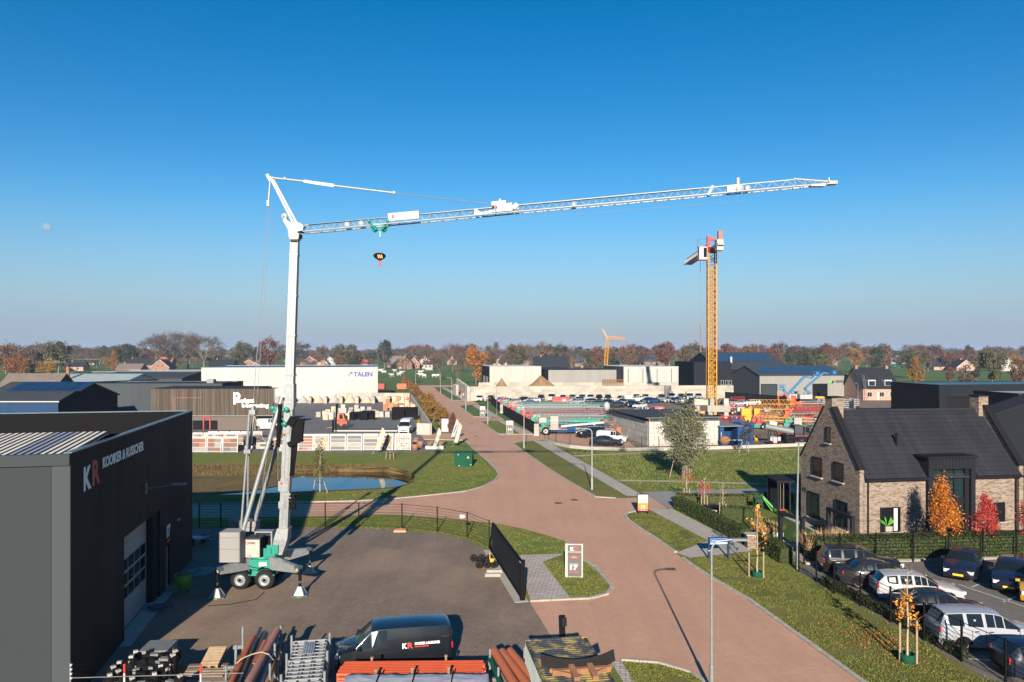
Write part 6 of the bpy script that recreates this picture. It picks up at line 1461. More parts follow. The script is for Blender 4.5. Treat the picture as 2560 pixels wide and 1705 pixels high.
car('parked_van', 'red van seen over the roof of the block shed', 'smallvan', RED, gp(1636,1036), 170, .95, cat='van')
car('parked_car', 'white car seen over the left end of the shed roof', 'hatch', WHT, gp(1600,1033), 185, .95)
# paving merchant
car('panel_van', 'white van in the shade beside the timber-slatted showroom', 'van', WHT, gp(668,1073), 5, .95, cat='van')
car('panel_van', 'white tall van facing the camera beside the sliding gate', 'tallvan', WHT, gp(1016,1082), -92, .92, cat='van')

# ================================================================ folded cranes and machines in the rental yard
def small_wheel(b, c, r=.42, w=.25): b.lathe([(0,-w/2),(r,-w/2),(r,w/2),(0,w/2)], c, 12, 'Y')
def folded_crane(label, a, L, c1, c2, rz=0.0, layers=3, base='red_paint', blocks=0, hgt=.55, group='folded cranes stored in rows'):
    t = thing('folded_crane', label, 'crane', a, rz, group)
    b = MB(); b.box((.2,-.3,.45),(L*.95,.3,.62)); b.build('chassis', c2, t)
    for x in (1.0, L*.8):
        for sy in (-.75,.75):
            b = MB(); small_wheel(b, (x,sy,.42)); b.mi = 1; b.lathe([(.2,-.14),(0,-.14)], (x,sy,.42), 10, 'Y'); b.build('wheel', ['rubber','white_paint'], t)
    for k in range(layers):
        b = MB(); o = RND.uniform(-.4,.4)
        lattice(b, (.8+o,RND.uniform(-.25,.25),.8+k*hgt), (L+o*.6,RND.uniform(-.25,.25),.85+k*hgt), .8, hgt*.85, int(L/.8), .042, .022)
        b.build('jib_section', (c1 if k % 2 == 0 else c2), t)
    b = MB(); b.box((-.1,-.4,.5),(.8,.4,1.1)); b.box((.1,-.5,1.1),(.45,.5,1.7)); b.beam((.0,-.5,.6),(1.3,-.5,1.6),.1,.12); b.beam((.4,-.2,1.2),(1.6,-.2,2.3),.2,.2); b.build('slewing_base', base, t)
    for k in range(blocks):
        b = MB(); b.box((1.4,-.7,.75+k*.42),(2.6,.7,.75+k*.42+.40)); b.build('ballast_block', 'pale_concrete', t)
    return t
rows = [(1248,1016,1505,'galv','galv_matt','red_paint',1),(1256,1022,1512,'galv_matt','galv','teal_steel',1),(1264,1029,1520,'galv','teal_steel','red_paint',2),(1276,1036,1500,'galv_matt','galv','red_paint',2),
        (1288,1043,1508,'galv','galv_matt','teal_steel',2),(1300,1050,1516,'galv','red_paint','red_paint',2),(1312,1058,1510,'galv_matt','galv','red_paint',3),(1326,1067,1524,'galv','teal_steel','teal_steel',2)]
for i, (x, y, xe, c1, c2, bs_, ly) in enumerate(rows):
    a = gp(x, y); L = (xe-x)/F*a.y
    folded_crane(f'folded galvanised crane with {"teal" if bs_[0]=="t" else "red"} base, {ORD[i]} row from the back of the storage yard', a, L, c1, c2, rad(1.5+RND.uniform(-.6,.6)), ly, bs_, RND.choice((0,0,2)), RND.uniform(.42,.6))
# nearest one: crane trailer with stacked concrete blocks
a = gp(1352,1086); L = xa(1526,a.y)-a.x
t = folded_crane('folded crane trailer with teal cab end and stacked concrete blocks, nearest the fence', a, L, 'galv', 'blue_paint', 0, 2, 'teal_steel', 5, .5)
b = MB(); b.beam((3,-.8,1.3),(L*.9,-.8,1.9),.12,.3); b.build('name_rail', 'white_steel', t); b = MB(); b.box((4.6,-.85,1.9),(8.4,-.75,2.3)); b.build('teal_panel', 'teal_steel', t)
b = MB(); b.box((4.0,-.5,.7),(5.2,.5,1.2)); b.build('hydraulic_unit', 'blue_paint', t)
for x_ in (.7, 6.3):
    wheel_parts(t, (x_,-.95,.6), .6, .36, -1)
# right-hand storage
def fc(lb, x, y, xe, c1, c2, bs_, lay=3, rz=-4, blk=0, h_=.55):
    a = gp(x, y); return folded_crane(lb, a, (xe-x)/F*a.y, c1, c2, rad(rz), lay, bs_, blk, h_, 'folded cranes right of the tower crane')
fc('dark red folded crane just right of the tower crane ballast', 1816, 1036, 1862, 'red_paint', 'white_steel', 'red_paint', 5, -4)
yf = fc('large yellow folded crane lying across the rental yard', 1856, 1046, 1976, 'yellow_steel', 'yellow_steel', 'yellow_steel', 3, -9, 0, .95)
fc('galvanised folded crane in front of the yellow one', 1880, 1062, 2010, 'galv', 'rust', 'red_paint', 2, -8)
fc('red and white folded crane beside the house gable', 1960, 1052, 2052, 'red_paint', 'galv', 'orange_paint', 3, -6)
fc('dark folded crane with red end behind the house gable', 1960, 1040, 2065, 'rust', 'red_paint', 'red_paint', 3, -5)
fc('white folded crane with red stripes at the house chimney', 1990, 1032, 2080, 'white_steel', 'red_paint', 'red_paint', 3, -5)
fc('folded crane with teal gear and concrete block', 1960, 1074, 2040, 'teal_steel', 'galv', 'teal_steel', 2, -8, 3)
fc('black and yellow folded crane behind the grey mobile crane', 1890, 1072, 2015, 'black_steel', 'yellow_paint', 'red_paint', 2, -8)
for x, lb in ((1856,'wide yellow ballast box stack under the yellow folded crane'),(1882,'narrow yellow ballast box stack right of the wide one')):
    t = thing('ballast_stack', lb, 'ballast', gp(x+8,1056)); w = 1.7 if x == 1856 else .95
    for k in range(5):
        b = MB(); b.box((-w/2,-.5,k*.5),(w/2,.5,k*.5+.47)); b.build('ballast_box', 'yellow_paint', t)
t = thing('ballast_stack', 'white block stack left of the yellow ballast boxes', 'ballast', gp(1850,1052))
for k in range(4):
    b = MB(); b.box((-.6,-.5,k*.62),(.6,.5,k*.62+.6)); b.build('ballast_box', 'white_paint', t)
# grey mobile crane
Ym = dep(1112); m0 = Vector((xa(1925,Ym),Ym,0)); t = thing('mobile_crane', 'grey telescopic mobile crane with red stripe behind the low wall', 'crane', m0, rad(-2))
def mx(x): return xa(x,Ym)-m0.x
b = MB(); b.tube((mx(1917),0,hz(1066,Ym)),(mx(1985),0,hz(1080,Ym)),.42,.48,n=10); b.tube((mx(1912),0,hz(1065,Ym)),(mx(1920),0,hz(1067,Ym)),.5,n=10); b.build('boom', 'galv_matt', t)
b = MB(); b.box((mx(1981),-.9,hz(1091,Ym)),(mx(2001),.9,hz(1062,Ym))); b.build('engine_box', 'hall_grey', t)
b = MB(); b.xprism([(mx(2003),hz(1092,Ym)),(mx(2024),hz(1092,Ym)),(mx(2024),hz(1066,Ym)),(mx(2006),hz(1066,Ym))], -.8, .3); cab_ = b.build('cab', 'hall_grey', t)
b = MB(); b.xprism([(mx(2007),hz(1078,Ym)),(mx(2018),hz(1080,Ym)),(mx(2016),hz(1067,Ym)),(mx(2008),hz(1067,Ym))], -.82, -.805); b.build('window', 'glass_dark', cab_)
b = MB(); b.box((mx(1958),-1.0,.8),(mx(2030),1.0,1.25)); b.build('chassis', 'anthracite', t)
b = MB(); b.box((mx(1980),-1.02,1.25),(mx(2026),.5,1.36)); b.build('red_stripe', 'red_paint', t)
for x in (1968,1985,2012,2026):
    b = MB(); small_wheel(b, (mx(x),-.85,.5), .5, .3); b.build('wheel', 'rubber', t)
b = MB(); b.cbox((mx(1930),-.55,hz(1057,Ym)),(.0+1.0,.04,.5),0,0,.2); b.build('name_board', 'white_paint', t)
# small white and red forklift, orange machines
t = thing('forklift', 'small white and red forklift in front of the grey mobile crane', 'forklift', gp(1930,1112))
b = MB(); b.box((-.4,-.5,.35),(1.0,.5,1.1)); b.build('body', 'white_paint', t); b = MB(); b.box((-.5,-.55,.1),(1.2,.55,.35)); b.build('frame', 'red_paint', t)
b = MB(); b.path([(-.4,-.4,1.1),(-.3,-.4,1.9),(.4,-.4,1.9),(.6,-.4,1.1)], .05, 5); b.path([(-.4,.4,1.1),(-.3,.4,1.9),(.4,.4,1.9),(.6,.4,1.1)], .05, 5); b.build('roll_cage', 'black_steel', t)
for x in (-.3,.8):
    b = MB(); small_wheel(b, (x,-.5,.3), .3, .2); b.build('wheel', 'rubber', t)
def excavator(lb, p, rz, m, s=1.0):
    t = thing('excavator', lb, 'excavator', p, rz); t.scale = (s,)*3
    for sy in (-.7,.7):
        b = MB(); b.xprism([(-1.0,.0),(1.0,0),(1.25,.3),(1.0,.6),(-1.0,.6),(-1.25,.3)], sy-.2, sy+.2); b.build('track', 'rubber', t)
    b = MB(); b.box((-1.2,-.8,.65),(.9,.8,1.4)); b.build('upper_body', m, t)
    b = MB(); b.box((.1,-.78,1.4),(.9,.1,2.4)); c = b.build('cab', m, t); b = MB(); b.box((.15,-.80,1.6),(.8,-.785,2.3)); b.build('window', 'glass_dark', c)
    b = MB(); b.beam((.8,.3,1.2),(1.9,.3,2.9),.25,.3); b.beam((1.9,.3,2.9),(3.2,.3,2.3),.22,.26); b.build('boom', m, t)
    b = MB(); b.beam((3.2,.3,2.3),(3.0,.3,1.0),.2,.2); b.build('stick', m, t); b = MB(); b.xprism([(2.7,.4),(3.4,.5),(3.3,1.0),(2.9,1.0)], .0, .6); b.build('bucket', 'rust', t)
excavator('orange excavator with raised arm before the lettered grey hall', gp(1990,1022), rad(150), 'orange_paint', 1.15)
excavator('smaller orange loader among red crane parts', gp(1965,1098), rad(20), 'orange_paint', .7)
t = thing('crane_cross_frame', 'bright red steel frame beside the blue container roof', 'frame', gp(1832,1064))
b = MB(); lattice(b, (-2,0,.3), (2.2,0,.3), 1.2, 1.3, 5, .09, .07); b.build('lattice_frame', 'red_paint', t); b = MB(); b.beam((-.5,-.5,.2),(3.2,-.4,.15),.5,.2); b.build('foot_plate', 'red_paint', t)
t = thing('blue_boom', 'blue jib piece with teal end lying behind the blue container', 'crane part', gp(1858,1072))
b = MB(); b.beam((-2,0,1.6),(2.3,0,.6),.4,.45); b.build('beam', 'blue_paint', t); b = MB(); b.box((1.6,-.5,.2),(2.9,.4,.8)); b.build('end_gear', 'teal_steel', t)
# boom lifts before the lettered hall
def boom_lift(lb, Y, base, pts, bask, w=2.6):
    b0 = Vector((xa(base[0],Y),Y,0)); t = thing('boom_lift', lb, 'boom lift', b0)
    b = MB(); b.box((-w/2,-1,.3),(w/2,1,.9)); b.build('chassis', 'black_steel', t)
    for x in (-w*.4,w*.4):
        b = MB(); small_wheel(b, (x,-1,.5), .5, .35); b.build('wheel', 'rubber', t)
    b = MB(); b.box((-w/2,-.9,1.0),(w/2,.9,2.1)); b.build('turret', 'light_grey_panel', t)
    for i in range(len(pts)-1):
        b = MB(); p, q = at(*pts[i],Y)-b0, at(*pts[i+1],Y)-b0; b.beam(p, q, .4, .55-.1*i); b.build('boom', 'sky_blue_paint', t)
    b = MB(); c = at(*bask,Y)-b0
    for dx in (-.9,.9):
        for dz in (-.5,0,.6): b.tube(c+Vector((dx,-.5,dz)), c+Vector((dx,.5,dz)), .04, n=4)
        b.tube(c+Vector((dx,-.5,-.5)), c+Vector((dx,-.5,.6)), .05, n=4); b.tube(c+Vector((dx,.5,-.5)), c+Vector((dx,.5,.6)), .05, n=4)
    for dz in (-.5,0,.6): b.tube(c+Vector((-.9,-.5,dz)), c+Vector((.9,-.5,dz)), .04, n=4)
    b.cbox(c+Vector((0,0,-.5)), (1.8,1,.06)); b.cbox(c+Vector((.2,-.3,.1)), (.8,.3,.7)); b.build('basket', 'sky_blue_paint', t)
boom_lift('sky-blue boom lift with knuckle arm raised to the left of the gate', 182, (1982,996), [(1970,986),(2012,941),(2030,945),(2036,936)], (2040,934))
boom_lift('sky-blue boom lift reaching up right to the roof edge', 180, (2012,1000), [(2026,984),(2011,972),(2058,932),(2070,934)], (2082,932), 3.0)
boom_lift('low sky-blue boom lift with basket held out left', 175, (1975,1003), [(1980,999),(1958,974)], (1952,968), 2.0)
t = thing('wheel_loader', 'yellow wheel loader in front of the dark gate of the lettered hall', 'loader', gp(2050,1006))
b = MB(); b.box((-1.4,-.8,.7),(1.2,.8,1.5)); b.build('body', 'yellow_paint', t); b = MB(); b.box((-.3,-.7,1.5),(.9,.7,2.5)); b.build('cab', 'black_steel', t)
for x in (-.9,.9):
    b = MB(); small_wheel(b, (x,-.8,.6), .6, .4); b.build('wheel', 'rubber', t)
# galvanised racks by the brick house
for i in range(8):
    x = 2048 + i*13; t = thing('scaffold_rack', f'galvanised stacked rack, {ORD[i]} from the left before the pink brick house', 'rack', gp(x, 1020+(i%2)*2), 0, 'galvanised racks before the pink brick house')
    b = MB(); lattice(b, (0,0,0), (0,0,2.3), 1.15, 1.0, 5, .05, .03, tri=False, up=Vector((0,1,0)), cross=True)
    b.build('frame', 'galv_matt', t)
    b = MB()
    for k in range(5): b.box((-.5,-.45,.25+k*.42),(.5,.45,.42+k*.42))
    b.build('load', 'light_grey_panel' if i > 1 else 'roof_pale', t)
# clutter on the soil yard: small crates and parts, each a thing
r = random.Random(4)
for i in range(34):
    x = r.uniform(1830,2040); y = r.uniform(1018,1070)
    p = gp(x, y); m = r.choice(['red_paint','rust','galv_matt','black_steel','white_paint','orange_paint','concrete','old_wood']); w, d_, h_ = r.uniform(.5,1.6), r.uniform(.5,1.2), r.uniform(.4,1.4)
    nm = {'red_paint':'red','rust':'rusty','galv_matt':'galvanised','black_steel':'black','white_paint':'white','orange_paint':'orange','concrete':'concrete','old_wood':'wooden'}[m]
    t = thing('yard_crate', f'{nm} crate of crane parts among the folded cranes', 'crate', p, r.uniform(0,3), 'crates of crane parts on the soil yard')
    b = MB(); b.box((-.04,-.04,0),(.04,.04,h_)); me = b.mesh('post', m)
    for sx in (-1,1):
        for sy in (-1,1): put(me, 'post', t, (sx*w/2,sy*d_/2,0))
    b = MB(); b.box((-w/2,-d_/2,.08),(w/2,d_/2,h_*.7)); b.build('panel', m, t)

# ================================================================ block walls, shed, bays
def block_wall(name, label, A, B_, rows, bl=1.45, bh=.72, bd=.72, mat='concrete', gap=.015, cat='wall', studs=True, parent=None):
    A = Vector(A); B_ = Vector(B_); d = B_-A; L = d.length; rz = math.atan2(d.y,d.x)
    t = parent or thing(name, label, cat, A, rz)
    n = max(1, round(L/bl)); w = L/n
    b = MB(); b.box((gap/2,0,gap/2),(w-gap/2,bd,bh)); me = b.mesh('block', mat); b = MB(); b.box((gap/2,0,gap/2),(w/2-gap/2,bd,bh)); mh = b.mesh('block', mat)
    bs_ = MB()
    for k in range(4): bs_.box((w*(k+.5)/4-.1,bd*.25,bh),(w*(k+.5)/4+.1,bd*.75,bh+.1))
    mst = MB(); mst.box((gap/2,0,gap/2),(w-gap/2,bd,bh))
    for k in range(4): mst.box((w*(k+.5)/4-.1,bd*.25,bh),(w*(k+.5)/4+.1,bd*.75,bh+.1))
    mst = mst.mesh('block', mat)
    for r_ in range(rows):
        off = 0 if r_ % 2 == 0 else w/2; top = studs and r_ == rows-1
        if off: put(mh, 'block', t, (0,RND.uniform(-.02,.02),r_*bh)); put(mh, 'block', t, (L-w/2,RND.uniform(-.02,.02),r_*bh))
        for i in range(n - (1 if off else 0)): put(mst if top else me, 'block', t, (off+i*w, RND.uniform(-.02,.02), r_*bh))
    return t
Yw = dep(1003)
block_wall('block_wall', 'long wall of stacked concrete blocks behind the row of vans', (xa(1175,Yw+1),Yw+1,0), (xa(1834,Yw+8),Yw+8,0), 5, 1.9, .72)
block_wall('block_wall', 'end wall of concrete blocks facing the street by the white van', (xa(1175,Yw),Yw,0), gp(1146,974), 5, 1.6, .72)
block_wall('block_wall', 'rear block wall of the heap bays below the light halls', (xa(1196,213),213,0), (xa(1696,213),213,0), 5, 2.2, .72)
block_wall('block_wall', 'pale end wall of blocks along the street at the heap bays', gp(1132,985), (xa(1140,213),213,0), 4, 1.6, .72)
def heap(name, label, c, rx, ry, h, mat, seed=1, peak=.5):
    r = random.Random(seed); b = MB(); b.smooth = True; n, m = 18, 6; vs = []; 
    for i in range(m):
        t_ = i/(m-1)
        for k in range(n):
            a = 6.283*k/n; q = 1-t_; j = 1+.12*noise.noise(Vector((math.cos(a)*2,math.sin(a)*2,i*.7+seed)))
            vs.append((rx*q*j*math.cos(a), ry*q*j*math.sin(a), h*(t_**1.15)*j - .02))
    fs = [(i*n+k, i*n+(k+1)%n, (i+1)*n+(k+1)%n, (i+1)*n+k) for i in range(m-1) for k in range(n)]
    b.add(vs, fs); o = b.build(name, mat, loc=c); tag(o, label, 'heap'); return o
heap('soil_heap', 'small brown soil heap over the block wall', Vector((xa(1254,200),200,0)), 4.2, 3, 5.4, 'brown_soil', 2)
heap('soil_heap', 'large brown soil heap over the block wall', Vector((xa(1354,202),202,0)), 8.5, 4, 5.9, 'brown_soil', 3)
b = MB(); Yc = 203.0
t = thing('steel_coil_cage', 'rusty spiral reinforcement cage lying before the middle light hall', 'cage', (xa(1508,Yc),Yc,4.0))
wv = xa(1557,Yc)-xa(1508,Yc)
for k in range(10):
    b = MB(); pts = [Vector((wv*k/9, 1.0*math.cos(a), 1.0*math.sin(a)-.1)) for a in [6.283*i/14 for i in range(15)]]; b.path(pts, .09, 4); b.build('ring', 'rust', t)
b = MB()
for a in range(6): b.tube((0,1.0*math.cos(a*1.05),1.0*math.sin(a*1.05)-.1),(wv,1.0*math.cos(a*1.05),1.0*math.sin(a*1.05)-.1),.06,n=4)
b.build('bars', 'rust', t)
t = thing('timber_stand', 'low block stand carrying the spiral cage', 'stand', (xa(1508,Yc),Yc,0)); b = MB(); b.box((0,-1,0),(wv,1,2.9)); b.build('block', 'concrete', t)
# block shed
s0 = gp(1622.5,1116); s1 = gp(1799,1112.5); SV = (s1-s0); SL = SV.length; SR = math.atan2(SV.y,SV.x); SD = 17.5
sh = thing('block_shed', 'shed of white concrete blocks with flat dark roof in the rental yard', 'shed', s0, SR)
block_wall('x','x',(0,0,0),(SL,0,0),4,1.35,.81,.6,'white_block',.035,studs=False,parent=sh)
n = 12; w = SD/n; b = MB(); b.box((0,.015,.015),(.6,w-.015,.79)); me = b.mesh('block','white_block'); b = MB(); b.box((0,.015,.015),(.6,w/2-.015,.79)); mh = b.mesh('block','white_block')
for r_ in range(4):
    o_ = .62 if r_ % 2 == 0 else .62+w/2
    for i in range(n-1): put(me, 'block', sh, (RND.uniform(-.015,.015), o_+i*w, r_*.81))
    if r_ % 2: put(mh, 'block', sh, (0,.62,r_*.81))
b = MB(); b.box((.15,.15,3.25),(SL-.1,.25,3.72)); b.box((.15,.25,3.25),(.25,SD,3.6)); b.build('fascia', 'hall_grey', sh)
b = MB(); b.add([(-.5,-.25,3.78),(SL+.3,-.25,3.78),(SL+.3,SD+.3,3.5),(-.5,SD+.3,3.5)] + [(-.5,-.25,3.72),(SL+.3,-.25,3.72),(SL+.3,SD+.3,3.44),(-.5,SD+.3,3.44)], [(0,1,2,3),(4,5,1,0),(5,6,2,1),(6,7,3,2),(7,4,0,3)]); b.build('roof', 'roof_slate', sh)
b = MB(); b.beam((-.5,-.28,3.76),(SL+.3,-.28,3.76),.05,.09); b.build('edge_trim', 'galv_matt', sh)
b = MB(); b.box((.02,-.02,3.25),(.14,.14,3.75)); b.build('corner_post', 'orange_paint', sh)
t = thing('fire_box', 'small orange cabinet against the block shed wall', 'cabinet', gp(1541,1094)); b = MB(); b.box((0,-.2,.6),(.6,.2,1.5)); b.build('cabinet', 'orange_paint', t); b = MB(); b.box((.25,-.05,0),(.35,.05,.6)); b.build('post', 'galv_matt', t)
# blue containers beside it
bc = gp(1800,1114); t = thing('shipping_container', 'dark blue open container between the block shed and the yellow ballast', 'container', bc, SR)
cw = xa(1888,bc.y)-bc.x
b = MB(); b.box((0,2.2,0),(cw,5.5,2.5)); b.build('back', 'blue_paint', t)
for x0, x1 in ((0,.55),(2.5,cw)):
    b = MB(); b.box((x0,0,0),(x1,2.2,2.5)); b.build('side', 'blue_paint', t)
b = MB()
for k in range(14): b.box((2.6+k*.15 if k < 0 else .6+k*.14,2.12,0),(.66+k*.14,2.2,2.5))
tag(b.build('corrugation', 'blue_paint', t), kind='stuff')
b = MB(); b.box((-.1,-.2,2.52),(3.2,5.5,2.62)); b.build('roof', 'galv_matt', t)
b = MB(); b.box((.14,-.01,.6),(.22,0,1.8)); b.box((3.7,-.01,.9),(3.76,0,2.0)); b.build('lettering_strip', 'sign_white', t)
t = thing('concrete_mixer', 'brown round mixer drum before the blue container', 'mixer', gp(1812,1115)); b = MB(); b.sphere((0,0,.75),(.75,.6,.6)); b.build('drum', 'rust', t); b = MB(); b.box((-.6,-.3,0),(.6,.3,.3)); b.build('frame', 'blue_paint', t)
for i, x in enumerate((1826,1838,1850)):
    t = thing('floodlight', f'small light mast, {ORD[i]} from the left before the blue container', 'lamp', gp(x,1116)); b = MB(); b.tube((0,0,0),(0,0,.8),.04,n=5); b.build('post', 'black_steel', t); b = MB(); b.cbox((0,0,.85),(.5,.3,.1)); b.build('head', 'white_paint', t)
t = thing('yellow_drum', 'small yellow drum right of the blue container', 'drum', gp(1890,1102)); b = MB(); b.lathe([(0,0),(.26,0),(.26,.7),(0,.7)],(0,0,0),12); b.build('barrel', 'yellow_paint', t); b = MB(); b.lathe([(0,.7),(.27,.7),(.27,.74),(0,.74)],(0,0,0),12); b.build('lid', 'yellow_steel', t)
# heap of dark timber logs left of the shed
t = thing('log_heap', 'heap of dark timber sleepers beside the block shed', 'timber', gp(1520,1083))
for k in range(22):
    b = MB(); b.beam((RND.uniform(-1.1,.6),RND.uniform(-.8,.8),.15+.11*k*RND.uniform(.5,1)),(RND.uniform(.2,1.4),RND.uniform(-.8,.8),.15+.11*k*RND.uniform(.4,1.1)),.22,.2); b.build('sleeper', RND.choice(['old_wood','old_wood','rust','wood']), t)
# tank trailer
t = thing('tank_trailer', 'small silver tank trailer with green chassis behind the block shed', 'trailer', gp(1517,1035)); b = MB(); b.sphere((0,0,1.5),(.7,.6,1.0)); b.build('tank', 'white_steel', t); b = MB(); b.box((-2,-.4,.5),(1.2,.4,.75)); b.build('chassis', 'green_paint', t)
for x in (-1.6,.7):
    b = MB(); small_wheel(b,(x,-.6,.45)); b.build('wheel','rubber',t)
t = thing('red_skip', 'bright red covered skip with white emblem before the vans', 'skip', gp(1402,1008)); b = MB(); b.xprism([(-2.0,.3),(2.0,.3),(2.15,1.55),(-2.15,1.55)], -1, 1); b.build('tub', 'red_paint', t); b = MB(); b.box((.3,-1.02,.5),(1.2,-1.01,1.1)); b.build('emblem', 'sign_white', t)
# ---- low white wall and bar fence round the rental yard
wl_ = [gp(*p) for p in ((1362,1101),(1372,1107),(1390,1113),(1425,1120),(1480,1125),(1560,1127.5),(1690,1126),(1800,1123),(1900,1119.5),(2030,1114.5))]
t = thing('low_wall', 'low pale concrete wall curving along the meadow edge', 'wall')
for a, c in zip(wl_[:-1], wl_[1:]):
    b = MB(); b.beam(a+Vector((0,0,.2)), c+Vector((0,0,.2)), .25, .42); b.build('wall_segment', 'pale_concrete', t)
def bar_fence(name, label, pts, h, post_mat='black_steel', npost=None, nrail=7, r=.03, rails=True, vert=0, z0=0.0):
    t = thing(name, label, 'fence'); P = [Vector(p) for p in pts]; b = MB(); b.box((-r,-r,z0),(r,r,h+.05)); me = b.mesh('post', post_mat)
    for p in P: put(me, 'post', t, p)
    b = MB()
    for a, c in zip(P[:-1], P[1:]):
        for k in range(nrail): 
            z = z0+.1+(h-z0-.12)*k/max(1,nrail-1); b.beam(a+Vector((0,0,z)), c+Vector((0,0,z)), .012, .014 if k < nrail-1 else .03)
        n = int((c-a).length*vert)
        for k in range(n):
            q = a.lerp(c,(k+.5)/n); b.box((q.x-.005,q.y-.005,z0+.1),(q.x+.005,q.y+.005,h))
    tag(b.build('wire_mesh', post_mat, t), kind='stuff'); return t
def resample(pts, step):
    P = [Vector(p) for p in pts]; out = [P[0]]
    for a, c in zip(P[:-1], P[1:]):
        n = max(1, round((c-a).length/step))
        for k in range(1,n+1): out.append(a.lerp(c,k/n))
    return out
bar_fence('bar_fence', 'thin black bar fence on the low curving wall before the block shed', resample(wl_, 2.4), 1.75, nrail=8, z0=.4)
f14 = [gp(1228,1010), gp(1250,1029), gp(1258,1036), gp(1338,1087)]
def slat_gate(name, label, a, c, h, mat='black_steel', step=.13, cat='fence'):
    a = Vector(a); c = Vector(c); d = c-a; L = d.length; t = thing(name, label, cat, a, math.atan2(d.y,d.x))
    b = MB(); b.box((0,-.04,.05),(L,.04,.15)); b.box((0,-.04,h-.1),(L,.04,h)); b.build('frame', mat, t)
    for x in (0,L):
        b = MB(); b.box((x-.06,-.06,0),(x+.06,.06,h+.05)); b.build('post', mat, t)
    b = MB(); n = int(L/step)
    for k in range(n): b.box((L*(k+.25)/n,-.015,.15),(L*(k+.6)/n,.015,h-.1))
    b.build('bars', mat, t)['kind'] = 'stuff'; return t
slat_gate('sliding_gate', 'black barred gate along the footway, farther of two by the folded cranes', f14[0], f14[1], 1.85)
slat_gate('sliding_gate', 'long black barred gate along the footway, nearer of two by the folded cranes', f14[2], f14[3], 1.85)
for p, lb in ((gp(1341,1089),'stack of pale blocks at the near end of the barred gate'),(gp(1254,1033),'stack of pale blocks between the two barred gates')):
    t = thing('block_pillar', lb, 'pillar', p)
    for k in range(4):
        b = MB(); b.box((-.35,-.35,k*.45),(.35,.35,k*.45+.43)); b.build('block', 'pale_concrete', t)
t = bar_fence('yard_fence', 'dark panel fence before the lettered grey hall', resample([gp(1812,998), gp(1965,1012)], 2.2), 2.0, nrail=3)
for a, c in zip(resample([gp(1812,998), gp(1965,1012)], 2.2)[:-1], resample([gp(1812,998), gp(1965,1012)], 2.2)[1:]):
    b = MB(); b.beam(a.lerp(c,.04)+Vector((0,0,1.05)), a.lerp(c,.96)+Vector((0,0,1.05)), .04, 1.8); b.build('fence_panel', 'anthracite', t)

# ================================================================ paving merchant's yard
bk = [gp(x,1008) for x in (700,737,778,812,852,893,933,975)]
t = block_wall('bay_wall', 'rear block wall of the sand bays below the white hall', (xa(690,184),184,0), (xa(1024,184),184,0), 3, 1.6, .72)
for i, x in enumerate((698,737,778,817,856,896,937,975)):
    block_wall('bay_divider', f'stacked-block divider of the sand bays, {ORD[i]} from the left', (xa(x,178.5),178.5,0), (xa(x,183.9)+.2,183.9,0), 2, 1.3, .72)
for i, (x, m, hh_) in enumerate(((718,'sand',1.6),(757,'grey_gravel',1.5),(797,'sand',1.5),(836,'grey_gravel',1.7),(876,'sand',1.8),(917,'sand',1.6))):
    heap('sand_heap', f'{"sand" if m == "sand" else "grey gravel"} heap, {ORD[i]} bay from the left below the white hall', Vector((xa(x,182.2),182.2,0)), 1.95, 2.6, hh_*1.1, m, 10+i)
# tapered concrete walls right
t = thing('concrete_wall', 'long pale concrete wall along the street side of the paving yard', 'wall')
A_, B2 = gp(1027,1001), gp(1077,1087); n = 14
for k in range(n):
    b = MB(); b.beam(A_.lerp(B2,(k+.01)/n)+Vector((0,0,.85)), A_.lerp(B2,(k+.99)/n)+Vector((0,0,.85)), .3, 1.7); b.build('wall_panel', 'pale_concrete', t)
b = MB(); b.beam(gp(1043,1086)+Vector((0,0,.85)), gp(1076,1087)+Vector((0,0,.85)), .3, 1.7); b.build('wall_panel', 'pale_concrete', t)
# sliding gate and fences
g0, g1 = gp(833,1080), gp(994,1080)
t = slat_gate('sliding_gate', 'long grey slatted sliding gate behind the stone displays', g0, g1, hz(1051,g0.y), 'hall_grey', .16)
b = MB(); b.box((0,-.1,.1),((g1-g0).length,-.04,.28)); b.build('bottom_rail', 'white_paint', t)
b = MB(); b.box((-.15,-.12,0),(.15,.12,1.95)); b.box((.35,-.1,0),(.55,.1,2.0)); b.build('gate_post', 'black_steel', t)
t = thing('gate_pillar', 'grey pillar at the end of the slatted sliding gate', 'pillar', gp(999,1081)); b = MB(); b.box((-.25,-.25,0),(.25,.25,1.95)); b.build('shaft', 'hall_grey', t); b = MB(); b.box((-.3,-.3,1.952),(.3,.3,2.02)); b.build('cap', 'grey_trim', t)
for i, (x0, x1, y, h_) in enumerate(((874,900,1051,1.5),(902,934,1051,1.7),(980,1042,1050,2.3))):
    a = gp(x0,y); c = gp(x1,y); t = thing('wire_cage', f'black mesh cage, {ORD[i]} from the left behind the sliding gate', 'cage', a)
    L = (c-a).length; b = MB()
    for x in (0,L):
        for yy in (0,1.4): b.box((x-.05,yy-.05,0),(x+.05,yy+.05,h_))
    b.box((0,-.05,h_-.1),(L,.05,h_)); b.box((0,1.35,h_-.1),(L,1.45,h_)); b.build('frame', 'black_steel', t)
    b = MB(); b.box((.05,1.38,.1),(L-.05,1.42,h_-.1)); b.build('mesh_panel', 'black_steel', t); b = MB(); b.box((.05,-.01,.1),(L*.5,.01,h_-.1)); b.build('mesh_panel', 'black_steel', t)
